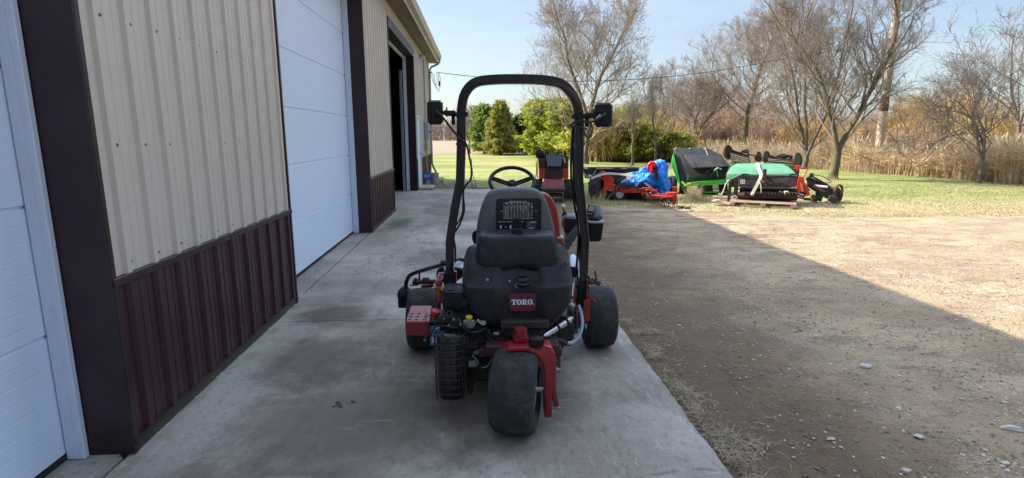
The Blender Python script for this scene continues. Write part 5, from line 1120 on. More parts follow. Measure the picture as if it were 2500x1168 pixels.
# ---- the tarped machine
S = spot(1602, 489); P = S.p
t = thing('tarped_blower', S, 'red implement wrapped in a crumpled blue tarpaulin with pale straps', 'covered machine')
def blob(center, ells, amp, seed, nu=120, nv=70):
    c = Vector(center); vs = []; fs = []
    for j in range(nv+1):
        ph = PI*j/nv
        for i in range(nu):
            th = 2*PI*i/nu; d = Vector((math.sin(ph)*math.cos(th), math.sin(ph)*math.sin(th), math.cos(ph))); r = .05
            for (e, s_) in ells:
                o = c-Vector(e); A = sum((d[k]/s_[k])**2 for k in range(3)); B = 2*sum(o[k]*d[k]/s_[k]**2 for k in range(3)); C_ = sum((o[k]/s_[k])**2 for k in range(3))-1; D = B*B-4*A*C_
                if D > 0:
                    q = (-B+math.sqrt(D))/(2*A)
                    if q > 0: r = max(r, q)
            p = c+d*r
            f = noise.noise(Vector((p.x*2.6+seed, p.y*2.6, p.z*2.0))); g2 = noise.noise(Vector((p.x*6.5+p.z*2.5, p.y*6, p.z*4.2+seed))); h = noise.noise(Vector((p.x*15+p.z*7, p.y*14, p.z*9+seed)))
            r += amp*((1-abs(f)*2.6)*.55+(1-abs(g2)*2.6)*.50+(1-abs(h)*2)*.16-.5)
            p = c+d*r; p.z = max(p.z, .03); vs.append(p)
    for j in range(nv):
        for i in range(nu): i2 = (i+1) % nu; fs.append((j*nu+i, j*nu+i2, (j+1)*nu+i2, (j+1)*nu+i))
    return MB().add(vs, fs)
c1 = P(1572, 440, .25); c2 = P(1614, 430, .35); c3 = P(1590, 425, .3); c4 = P(1545, 446, .2); c5 = P(1618, 455, .30); c6 = P(1607, 408, .35)
tp = Qt(blob(P(1588, 438, .3), [(c1, (.38, .42, .22)), (c2, (.17, .40, .36)), (c3, (.34, .42, .18)), (c4, (.32, .30, .13)), (c5, (.15, .30, .34)), (c6, (.19, .30, .14)), (P(1603, 470, .3), (.12, .2, .22))], .11, 3, 170, 110), 'tarpaulin', M['tarp'], smooth=28)
mb = MB(); oc = [(1580, 412), (1582, 400), (1588, 394), (1596, 395), (1606, 402), (1600, 409), (1594, 408), (1591, 417), (1582, 416)]
mb.prism([(P(x, y, -.02).x, P(x, y, -.02).z) for x, y in oc], Matrix.Translation((0, -.10, 0)) @ XZ, .25, .015); mb.cyl(P(1589, 426, -.12), P(1592, 402, -.12), .028, n=8); Qt(mb, 'discharge_chute', mat('vivid_red_paint', (.72, .012, .02), .4, 0, .1))
mb = MB(); mb.hull([P(1590, 414, -.12), P(1602, 412, -.12), P(1608, 428, -.12), P(1606, 442, -.12), P(1598, 436, -.12), P(1590, 424, -.12), P(1600, 414, .1), P(1604, 440, .1)], .01); Qt(mb, 'chute_base', M['dark_iron'])
Qt(strap_mb([P(1562, 438, -.18), P(1585, 455, -.16), P(1600, 468, -.14), P(1612, 478, -.10)], .022), 'tie_strap', M['strap'])
mb = strap_mb([P(1548, 428, -.16), P(1530, 438, -.14), P(1515, 448, -.14), P(1504, 460, -.1)], .018); mb.hull([P(1548, 454, -.22), P(1556, 447, -.22), P(1562, 446, -.22), P(1555, 455, -.22), P(1555, 449, -.2)]); Qt(mb, 'loose_strap', M['strap'])
mb = MB(); mb.hull([P(1500, 470, -.2), P(1560, 466, -.2), P(1575, 458, -.2), P(1590, 462, -.2), P(1590, 470, -.2), P(1560, 472, -.2), P(1560, 468, .1), P(1590, 465, .1)], .01)
mb.b2(tuple(P(1568, 458, -.28)), tuple(P(1592, 463, -.1)), .01); mb.b2(tuple(P(1566, 466, -.32)), tuple(P(1572, 476, -.1)), .01); mb.b2(tuple(P(1640, 458, .4)), tuple(P(1652, 470, .8)), .02)
mb.tube([(P(1583, 472, -.3)+Vector((.07*math.cos(2*PI*i/16), 0, .09*math.sin(2*PI*i/16)))) for i in range(16)], .022, 6, closed=True); mb.b2(tuple(P(1590, 464, -.3)), tuple(P(1604, 468, -.1)), .01); mb.b2(tuple(P(1600, 462, -.25)), tuple(P(1604, 480, -.15)), .005)
Qt(mb, 'red_frame', M['red_bright'])
mb = MB(); mb.tube(bez([P(1545, 458, -.26), P(1560, 462, -.3), P(1578, 468, -.3), P(1590, 480, -.3)], 5), .022, 6); mb.tube(bez([P(1568, 480, -.35), P(1580, 486, -.38), P(1598, 482, -.35), P(1606, 476, -.3)], 5), .016, 6); Qt(mb, 'black_hose', M['hose'])
wheelx(P(1630, 455, .75), .24, .2, t, 'dark_iron')

# ---- spring tine cultivator
S = spot(1622, 503); P = S.p
t = thing('tine_cultivator', S, 'bright red cultivator frame with tangled black spring tines, in front of the blue tarp', 'cultivator')
mb = MB(); mb.b2(tuple(P(1590, 478, .0)), tuple(P(1626, 486, .16)), .008); mb.b2(tuple(P(1626, 470, .05)), tuple(P(1652, 476, .2)), .008); mb.hull([P(1640, 472, -.02), P(1652, 470, -.02), P(1653, 486, -.02), P(1648, 502, -.02), P(1641, 496, -.02), P(1640, 472, .03), P(1652, 470, .03), P(1648, 502, .03)], .004)
mb.beam(P(1592, 478, .3), P(1650, 474, .35), .05, .05, .005); mb.beam(P(1626, 478, .0), P(1640, 472, .1), .04, .04, .005); mb.beam(P(1612, 486, -.05), P(1646, 480, -.05), .05, .05, .005); mb.b2(tuple(P(1630, 480, -.08)), tuple(P(1640, 484, .0)), .004); mb.hull([P(1626, 486, -.05), P(1640, 480, -.05), P(1636, 492, -.05), P(1632, 484, 0)], .002)
Qt(mb, 'red_frame', M['red_bright'], smooth=30)
mb = MB(); random.seed(8)
for i in range(13):
    x = 1592+i*4.6+random.uniform(-1, 1); y0 = random.uniform(-.05, .25); yy = random.uniform(474, 484); r_ = random.uniform(.05, .085); c = P(x, yy, y0); pts_ = [c]
    for k in range(9): a_ = R(100-k*42); pts_.append(c+Vector((random.uniform(-.01, .01)+.05*math.cos(a_+1), -.08+r_*math.cos(a_), -.06-.05+r_*math.sin(a_)-.006*k)))
    mb.tube(bez(pts_[:8], 3), .009, 5)
for i in range(7): a = P(1600+i*7, 478+random.uniform(0, 8), -.1); mb.beam(a, a+Vector((random.uniform(-.15, .15), random.uniform(-.05, .05), random.uniform(-.16, .02))), .014, .02)
Qt(mb, 'spring_tines', M['dark_iron'])['kind'] = 'stuff'
S = spot(1669, 513); t = thing('rubber_scrap', S, 'dark crumpled rubber scrap lying right of the cultivator', 'scrap'); mb = MB(); random.seed(4)
for i in range(7): c = Vector((random.uniform(-.10, .10), random.uniform(-.05, .05), .02)); mb.hull([c+Vector((random.gauss(0, .05), random.gauss(0, .03), abs(random.gauss(0, .03)))) for _ in range(7)])
Qt(mb, 'scrap_piece', M['dark_iron'])

# ---- green sweeper with black hopper
S = spot(1745, 480); P = S.p
t = thing('turf_sweeper', S, 'large turf sweeper with black canvas hopper and bright green frame, beside the blue tarp', 'sweeper')
mb = MB(); mb.hull([P(1644, 362, .3), P(1726, 361, .3), P(1760, 378, .25), P(1778, 405, .05), P(1776, 440, .1), P(1662, 446, .1), P(1655, 448, .2), P(1648, 400, .2),
                    P(1647, 364, 1.7), P(1728, 363, 1.7), P(1786, 410, 1.6), P(1784, 440, 1.5), P(1662, 446, 1.6)], .015, 2); hp = Qt(mb, 'hopper', M['canvas'], smooth=30)
mb = MB(); mb.hull([P(1664, 376, .16), P(1758, 380, .10), P(1780, 406, -.12), P(1690, 410, -.12), P(1664, 378, .19), P(1758, 382, .13), P(1780, 407, -.09), P(1690, 411, -.09)], .004); mb.build('hopper_flap', M['canvas'], hp)
mb = MB()
for a, b in (((1684, 378, .14), (1700, 408, -.13)), ((1706, 379, .13), (1724, 408, -.13)), ((1730, 380, .11), (1748, 407, -.13))): mb.beam(P(*a), P(*b), .012, .008)
mb.tube(bez([P(1664, 376, .14), P(1672, 392, .05), P(1690, 410, -.13), P(1735, 409, -.13), P(1780, 406, -.13)], 5), .008, 5); mb.build('flap_seam', M['black_plastic'], hp)
mb = MB(); mb.hull([P(1690, 412, .06), P(1777, 408, .03), P(1770, 422, .06), P(1712, 424, .06), P(1690, 412, .10), P(1777, 408, .08), P(1740, 424, .1)]); mb.build('hopper_mouth', M['seal'], hp)
mb = MB()
for x, y in ((1649, 365), (1684, 363.5), (1720, 364)): mb.sphere(P(x, y, .28), .020, 8)
mb.beam(P(1722, 362, .28), P(1728, 380, .2), .02, .02); mb.build('hopper_clip', M['strap'], hp)
mb = MB(); mb.hull([P(1644, 372, .22), P(1648, 392, .18), P(1653, 420, .12), P(1661, 448, .05), P(1656, 447, .05), P(1641, 410, .1), P(1639, 394, .15), P(1644, 375, .35), P(1640, 396, .4), P(1658, 448, .3)], .006)
mb.hull([P(1672, 452, -.15), P(1690, 445, -.15), P(1776, 438, -.15), P(1779, 448, -.15), P(1690, 455, -.15), P(1672, 456, -.15), P(1690, 446, -.05), P(1776, 440, -.05), P(1690, 455, -.05), P(1779, 448, -.05)], .006)
mb.beam(P(1706, 469.5, -.02), P(1776, 470, -.02), .02, .03); mb.beam(P(1665, 444, .0), P(1674, 453, -.05), .05, .05); mb.beam(P(1678, 440, .05), P(1680, 428, .05), .04, .02); mb.beam(P(1752, 432, .0), P(1748, 410, .0), .03, .03)
Qt(mb, 'green_frame', M['lime'], smooth=30)
mb = MB(); mb.hull([P(1668, 456, -.2), P(1687, 447, -.2), P(1688, 453, -.2), P(1676, 456, -.2), P(1687, 449, -.1), P(1672, 456, -.1)], .003); Qt(mb, 'yellow_drawbar_tip', M['yellow'])
mb = MB(); mb.hull([P(1700, 454, .0), P(1776, 449, .0), P(1778, 474, .0), P(1706, 477, .0), P(1706, 454, .9), P(1776, 449, .9), P(1778, 474, .9), P(1710, 476, .9)], .01); hs = Qt(mb, 'brush_housing', M['black_plastic'])
mb = MB(); mb.b2(tuple(P(1740, 451, -.02)), tuple(P(1754, 461, -.012))); mb.b2(tuple(P(1741, 463, -.02)), tuple(P(1755, 468, -.012))); mb.build('safety_decal', M['white'], hs)
mb = MB(); q = P(1745, 426, -.08)
for k in range(3): mb.tube([(q+Vector((-.03*k+(.14+.02*k)*math.cos(2*PI*i/20), -.02*k, (.17-.01*k)*math.sin(2*PI*i/20)+.05*math.cos(2*PI*i/20)))) for i in range(20)], .007, 5, closed=True)
mb.tube(bez([P(1732, 436, -.1), P(1742, 422, -.14), P(1752, 412, -.14), P(1766, 416, -.1)], 5), .010, 5); Qt(mb, 'coiled_hose', M['hose'])
mb = MB(); mb.tube([P(1744, 416, -.14), P(1752, 410, -.15), P(1762, 414, -.14)], .016, 6); Qt(mb, 'rope_tie', M['strap'])
mb = MB(); mb.beam(P(1750, 408, -.15), P(1752, 432, -.15), .02, .01); Qt(mb, 'green_tie', M['lime'])
wheelx(P(1642, 452, .8), .26, .22, t, 'dark_iron'); wheelx(P(1668, 464, 1.0), .2, .2, t, 'dark_iron')

# ---- green hooded aerator, strapped to a pallet
S = spot(1848, 497, .0); P = S.p
t = thing('hooded_aerator', S, 'core aerator with a faded green hood and black rear shield, strapped on a pallet', 'aerator')
mb = MB(); mb.hull([P(1772, 441, .0), P(1774, 424, .0), P(1782, 410, .15), P(1797, 400, .4), P(1848, 399, .4), P(1910, 401, .4), P(1926, 408, .3), P(1944, 424, .0), P(1946, 428, .0), P(1808, 426, -.05), P(1775, 440, .5), P(1945, 430, .6), P(1798, 402, .8), P(1912, 403, .8)], .012, 2)
hd = Qt(mb, 'green_hood', M['hood_green'], smooth=30)
mb = MB(); mb.beam(P(1808, 426.5, -.07), P(1946, 428, -.02), .02, .012); mb.beam(P(1773, 441, -.01), P(1808, 426, -.06), .02, .012); mb.build('hood_lip', mat('pale_hood_edge', (.34, .52, .40), .6), hd)
mb = MB(); mb.hull([P(1803, 430, -.04), P(1945, 430, -.02), P(1943, 458, -.10), P(1801, 457, -.12), P(1803, 430, .0), P(1945, 430, .02), P(1943, 458, -.06), P(1801, 457, -.08)], .005); sh = Qt(mb, 'rear_shield', M['dark_iron'])
mb = MB(); mb.b2(tuple(P(1808, 439, -.115)), tuple(P(1818, 449, -.108))); mb.build('number_decal', M['white'], sh)
mb = MB()
for x in (1811, 1815): mb.beam(P(x, 441, -.122), P(x, 447, -.122), .012, .003)
mb.build('decal_digits', M['seal'], sh)
mb = MB()
for x0, x1 in ((1811, 1829), (1929, 1947)): mb.tube([P(x0, 427, -.16), P(x0+3, 434, -.17), P(x1-3, 434, -.17), P(x1, 427, -.16), P(x1-2, 426, -.12), P(x0+2, 426, -.12)], .018, 6, closed=True)
mb.build('grab_handle', M['black_plastic'], sh)
mb = MB(); mb.b2(tuple(P(1863, 413, -.16)), tuple(P(1870, 438, -.10)), .008); mb.cyl(P(1862, 450, -.2), P(1868, 440, -.1), .05, n=12); Qt(mb, 'gearbox_stub', M['rust'])
mb = MB(); mb.cyl(P(1801, 478, -.10), P(1944, 478, -.06), .075, n=18); mb.cyl(P(1806, 469, .10), P(1944, 470, .12), .05, n=14); mb.beam(P(1800, 462, .0), P(1946, 462, .02), .03, .06, .004); Qt(mb, 'rear_roller', M['rust'])
mb = MB(); random.seed(6)
for i in range(16):
    x = 1812+i*8.4; mb.beam(P(x, 459, .05), P(x+random.uniform(-2, 2), 484, .05), .028, .05, .004); mb.cyl(P(x+3, 474, -.17), P(x+8, 474, -.15), random.uniform(.04, .06), n=8)
mb.b2(tuple(P(1806, 459, .25)), tuple(P(1944, 485, .7)), .02); mb.b2(tuple(P(1808, 486, -.1)), tuple(P(1930, 491, .3)), .01)
Qt(mb, 'tine_arms', M['dark_iron'])
mb = MB(); mb.cyl(P(1846, 458, .02), P(1932, 460, .02), .03, n=8); mb.beam(P(1902, 468, -.05), P(1918, 475, -.12), .04, .05, .01); mb.cyl(P(1914, 472, -.15), P(1923, 472, -.13), .05, n=10); Qt(mb, 'greased_shaft', M['strap'])
mb = MB(); mb.b2(tuple(P(1779, 442, -.05)), tuple(P(1783, 494, .0)), .004); mb.b2(tuple(P(1793, 440, -.05)), tuple(P(1800, 486, .1)), .01); mb.hull([P(1783, 441, -.02), P(1802, 434, -.02), P(1800, 456, -.02), P(1784, 458, -.02), P(1790, 440, .5), P(1800, 456, .5)], .01)
for y in (444, 452, 460, 468, 476): q = P(1796, y, -.06); mb.cyl(q, q+Vector((0, -.03, 0)), .025, n=8)
mb.b2(tuple(P(1922, 486, -.05)), tuple(P(1927, 497, .05)), .004); Qt(mb, 'side_frame', M['dark_iron'])
mb = MB(); mb.tube(bez([P(1779, 440, -.1), P(1772, 450, -.15), P(1768, 462, -.15), P(1762, 476, -.12), P(1758, 486, -.12)], 5), .014, 6); mb.lathe([(-.03, .02), (-.03, .05), (.03, .05), (.03, .02)], P(1757, 478, -.12), (0, 1, 0), 16); mb.lathe([(-.03, .02), (-.03, .05), (.03, .05), (.03, .02)], P(1794, 482, -.12), (0, 1, 0), 16); Qt(mb, 'jockey_wheel', M['strap'])
mb = strap_mb([P(1849, 398.5, .35), P(1852, 412, .1), P(1858, 425, -.10), P(1856, 436, -.18), P(1848, 452, -.2), P(1836, 474, -.22)], .034); mb.b2(tuple(P(1833, 472, -.25)), tuple(P(1841, 477, -.15)), .01); mb.tube([P(1854, 440, -.2), P(1858, 455, -.2), P(1858, 472, -.2)], .012, 5); Qt(mb, 'ratchet_strap', M['strap'])
S2 = spot(1848, 503); t = thing('wooden_pallet', S2, 'weathered wooden pallet lying in the grass under the aerator', 'pallet'); P = S2.p
mb = MB()
for k in range(6): y0 = -.05+k*.21; x0 = P(1738, 503, y0).x if k > 3 else P(1780+abs(k-1)*6, 503, y0).x; mb.box(((x0+P(1944, 503, y0).x)/2, y0, .075), (P(1944, 503, y0).x-x0, .13, .02), None, .003)
Qt(mb, 'top_board', M['pallet'])
mb = MB()
for x in (1790, 1862, 1936): c = P(x, 503, .45); mb.box((c.x, .45, .032), (.10, 1.15, .06), None, .003)
Qt(mb, 'runner', M['pallet'])
S3 = spot(1760, 501); t = thing('pallet_board', S3, 'single grey plank lying left of the pallet with a pale block on it', 'plank'); P = S3.p
mb = MB(); mb.hull([P(1735, 494, .0), P(1780, 503, .0), P(1784, 496, .3), P(1742, 490, .3)]+[p+Vector((0, 0, .025)) for p in (P(1735, 494, .0), P(1780, 503, .0), P(1784, 496, .3), P(1742, 490, .3))], .002); Qt(mb, 'plank_board', M['pallet'])
mb = MB(); mb.hull([P(1742, 492, .05), P(1757, 493, .05), P(1757, 488, .05), P(1744, 489, .05), P(1744, 488, .2), P(1757, 487, .2)], .004); Qt(mb, 'pale_block', M['strap'])

# ---- folded gang reel mower behind
S = spot(1865, 452); P = S.p
t = thing('gang_reel_mower', S, 'gang of rusty reel mowers folded upwards behind the green hood', 'mower')
def reelunit(xa, ya, xb, yb, ly, par, wa=True, wb=True, rw_=.30):
    a = P(xa, ya, ly); b = P(xb, yb, ly+.1); d = (b-a).normalized(); u, v = basis(d); L = (b-a).length; mb = MB()
    for k in range(7):
        mb.tube([a+d*(L*i/12)+(u*math.cos(2*PI*k/7+i*.14)+v*math.sin(2*PI*k/7+i*.14))*.18 for i in range(13)], .018, 4)
    mb.cyl(a, b, .03, n=8); mb.build('reel_blades', M['strap'], par, smooth=30)
    mb = MB(); mb.cyl(a+Vector((0, -.1, .17)), b+Vector((0, -.1, .17)), .05, n=10); mb.cyl(a+Vector((0, .1, -.16)), b+Vector((0, .1, -.16)), .06, n=10); mb.build('reel_roller', M['dark_iron'], par)
gu = [(1787, 382, 1826, 396, .2), (1905, 393, 1942, 398, .2), (1850, 391, 1888, 396, .8)]
for u in gu: reelunit(*u, t)
for (x, y, ly, r_, rimm) in ((1777, 372, .12, .24, 'dark_iron'), (1851, 383, .5, .17, 'dark_green'), (1870, 383, .3, .19, 'dark_green'), (1947, 390, .1, .22, 'dark_green')):
    e = empty('gang_wheel', P(x, y, ly)); e.parent = t; ax = Vector((.82, -.5, .2))
    MB().lathe([(-.04, r_*.80), (-.04, r_*.95), (-.02, r_), (.02, r_), (.04, r_*.95), (.04, r_*.80)], (0, 0, 0), ax, 28).build('tyre', M['rust'], e, smooth=40)
    MB().lathe([(-.03, 0), (-.03, r_*.3), (-.05, r_*.35), (-.02, r_*.80), (.02, r_*.80), (.05, r_*.3), (.05, 0)], (0, 0, 0), ax, 20, False).build('rim', M[rimm], e)
random.seed(31)
for (xa, xb, ya, yb) in ((1784, 1830, 374, 386), (1874, 1942, 386, 391)):
    pl, dk_ = MB(), MB()
    for k in range(6):
        for mbx, o_, th in ((dk_, 0, .05), (pl, 2.2, .028)):
            y1 = ya+k*4.6+o_+random.uniform(-.5, .5); mbx.beam(P(xa+random.uniform(-2, 3), y1, .0+.03*k), P(xb+random.uniform(-3, 2), y1+(yb-ya)+random.uniform(-1, 1), .02+.03*k), th, .05)
    pl.build('bed_bar', M['strap'], t); dk_.build('reel_bar', M['rust'], t)
mb = MB(); mb.beam(P(1826, 378, .4), P(1936, 388, .4), .04, .05, .004); mb.beam(P(1826, 372, .3), P(1830, 405, .3), .04, .04); mb.beam(P(1916, 376, .3), P(1916, 402, .3), .04, .04); Qt(mb, 'tool_bar', M['rust'])
for x, y in ((1822, 367), (1910, 378)):
    mb = MB(); mb.hull([P(x-18, y+5, .1), P(x-8, y-1, .1), P(x+2, y-4, .1), P(x+8, y, .1), P(x+7, y+8, .1), P(x-6, y+8, .1), P(x-8, y, .4), P(x+7, y+3, .4)], .02); mb.cyl(P(x-3, y+4, .05), P(x+6, y+5, .05), .05, n=10); Qt(mb, 'gear_case', M['dark_iron'])
mb = MB(); mb.b2(tuple(P(1790, 400, .3)), tuple(P(1946, 450, .9)), .02); mb.beam(P(1796, 398, .1), P(1796, 450, .1), .05, .05); mb.beam(P(1940, 402, .1), P(1940, 450, .1), .05, .05); Qt(mb, 'stand_frame', M['dark_iron'])

# ---- red spreader leg
S = spot(1972, 492); P = S.p
t = thing('red_auger_chute', S, 'bright red angled sheet-metal chute leaning at the right end of the green hood', 'implement')
mb = MB(); mb.prism([(P(x, y, 0).x, P(x, y, 0).z) for x, y in [(1949, 431), (1963, 433), (1964, 447), (1968, 452), (1979, 477), (1962, 480), (1941, 470), (1945, 452)]], XZ, .14, .008); bd = Qt(mb, 'chute_body', M['red_bright'])
mb = MB(); mb.prism([(P(x, y, .2).x, P(x, y, .2).z) for x, y in [(1938, 411), (1944, 403), (1953, 405), (1951, 414), (1946, 420)]], Matrix.Translation((0, .2, 0)) @ XZ, .1, .005); mb.beam(P(1953, 411, .25), P(1974, 413, .25), .03, .03); mb.beam(P(1972, 412, .25), P(1964, 432, .2), .025, .025); Qt(mb, 'red_handle', M['red_bright'])
mb = MB(); mb.prism([(P(x, y, -.05).x, P(x, y, -.05).z) for x, y in [(1953, 446), (1958, 450), (1962, 470), (1957, 466)]], Matrix.Translation((0, -.012, 0)) @ XZ, .01); mb.build('pale_stripe', mat('faded_pink_sticker', (.62, .28, .22), .6), bd)
mb = MB(); mb.prism([(P(x, y, -.1).x, P(x, y, -.1).z) for x, y in [(1953, 468), (1968, 471), (1961, 487), (1943, 484)]], Matrix.Translation((0, -.08, 0)) @ XZ, .03, .004); dcl = Qt(mb, 'decal_plate', M['black_plastic'])
mb = MB()
for x, y in ((1950, 480), (1954, 475), (1960, 476), (1957, 482)): q = P(x, y, -.1); mb.box((q.x, -.086, q.z), (.05, .008, .02), Matrix.Rotation(.6, 4, 'Y'))
mb.build('decal_print', M['white'], dcl)
mb = MB(); q = P(1988, 487, .1); mb.lathe([(-.05, 0), (-.04, .11), (.0, .12), (.05, .06), (.06, 0)], q, (1, -.35, .3), 18, False); mb.beam(P(1962, 486, .05), P(1984, 488, .1), .06, .06); Qt(mb, 'rusty_disc', M['rust'])

# ---- black and green single reel unit on the ground
S = spot(2012, 493); P = S.p
t = thing('reel_mower_unit', S, 'single black and dark green reel unit lying at the right end of the row', 'mower')
mb = MB(); mb.beam(P(1975, 452, .0), P(2022, 482, .0), .10, .08, .01); mb.hull([P(1968, 436, .1), P(1986, 430, .1), P(2010, 446, .1), P(2022, 450, .1), P(2034, 462, .1), P(2030, 480, .1), P(1990, 462, .1), P(1970, 452, .1), P(1980, 440, .5), P(2028, 460, .5), P(2024, 478, .5)], .015); mb.box(P(1980, 430, .1), (.10, .1, .14), Matrix.Rotation(.3, 4, 'Y'), .015); mb.box(P(1992, 440, .05), (.14, .1, .06), Matrix.Rotation(.7, 4, 'Y'), .01); mb.box(P(2032, 486, -.05), (.18, .16, .14), Matrix.Rotation(.3, 4, 'Y'), .02); Qt(mb, 'mower_frame', M['dark_iron'])
mb = MB(); mb.cyl(P(1990, 480, .1), P(2008, 484, .1), .09, n=16); mb.cyl(P(1992, 468, .3), P(2028, 478, .3), .08, n=14); Qt(mb, 'green_drum', M['dark_green'])
wheelx(P(2040, 476, .25), .17, .10, t, 'dark_iron', ax=(.8, -.5, 0))
mb = MB(); mb.lathe([(-.02, .20), (-.02, .235), (.02, .235), (.02, .20)], P(2046, 474, .22), (.9, -.4, 0), 24); Qt(mb, 'rust_ring', M['rust'])
mb = MB(); mb.beam(P(1990, 454, -.02), P(2021, 457, -.02), .05, .03, .008); Qt(mb, 'white_link', M['white'])
mb = MB(); mb.tube(bez([P(1966, 436, .2), P(1985, 428, .2), P(2010, 432, .25), P(2028, 444, .3), P(2020, 447, .3), P(2000, 446, .2)], 6), .009, 5); mb.tube(bez([P(1966, 440, .1), P(1975, 432, .1), P(1990, 440, .0), P(1990, 452, .0)], 5), .012, 5); mb.tube(bez([P(1976, 446, 0), P(1970, 456, -.05), P(1978, 466, 0)], 5), .012, 5); Qt(mb, 'loose_cable', M['hose'])
mb = MB(); mb.box(P(2000, 462, -.06), (.28, .04, .06), Matrix.Rotation(.55, 4, 'Y'), .01); Qt(mb, 'rusty_guard', M['rust'])
q = gnd(2480, 0) if False else None

# ---- small things at the far end of the slab
S = Spot((-1.42, 17.9, -.0), 0); t = thing('white_bucket', S, 'white plastic bucket standing by the downspout at the far corner', 'bucket')
mb = MB(); mb.lathe([(0, 0), (0, .12), (.25, .145), (.29, .150), (.30, .158), (.34, .158), (.345, .150), (.34, .145), (.02, .115), (.015, 0)], (0, 0, .02), (0, 0, 1), 24, False); Qt(mb, 'bucket_body', M['grey_box'])
mb = MB(); mb.tube([Vector((.155*math.cos(a_), -.05-.1*math.sin(a_), .33-.10*math.sin(a_))) for a_ in [PI*i/10 for i in range(11)]], .004, 5); Qt(mb, 'bucket_handle', M['steel'])
g0 = gnd(1044, 462)
S = Spot((-1.38, 16.35, 0), R(0)); t = thing('alarm_sign', S, 'small blue octagonal security yard sign on a stake by the service door', 'sign')
a = S.p(1044, 430); mb = MB(); oc = [(.125*math.cos(PI/8+k*PI/4), .125*math.sin(PI/8+k*PI/4)) for k in range(8)]
mb.prism(oc, Matrix.Translation((a.x, -.006, a.z)) @ XZ, .008, .001); sg = Qt(mb, 'sign_face', mat('blue_sign_face', (.008, .11, .46), .4))
lt = text_mesh('ADT', .105, .001); l2 = MB(); l2.v = [(a.x+v[0]*.95, -.0085-v[2], a.z+v[1]) for v in lt.v]; l2.f = lt.f; l2.build('sign_lettering', M['white'], sg, smooth=None)
mb = MB(); mb.b2((a.x-.012, .003, -.02), (a.x+.012, .012, a.z+.02)); Qt(mb, 'sign_stake', M['zinc'])
S = Spot((gnd(1152, 461).x, 16.32, 0), 0); t = thing('steel_stake', S, 'thin rusty stake upright at the far edge of the slab', 'stake')
mb = MB(); mb.tube([(0, 0, -.03), (.003, 0, S.p(1152, 388).z)], .010, 6); q = S.p(1152, 405); mb.box((.0, 0, q.z), (.03, .02, .03)); Qt(mb, 'stake_rod', M['rust'])
S = Spot((gnd(1162, 461).x, 16.30, 0), 0); t = thing('garden_hose', S, 'black hose hanging off the stake and running along the slab end', 'hose')
mb = MB(); mb.tube(bez([S.p(1153, 410), S.p(1155, 430), S.p(1161, 448), S.p(1163, 460)], 6), .009, 6); mb.tube(bez([(-.13, 0, .01), (.2, -.02, .012), (.8, -.05, .012), (1.3, .02, .012)], 6), .016, 6); Qt(mb, 'hose_run', M['hose'])
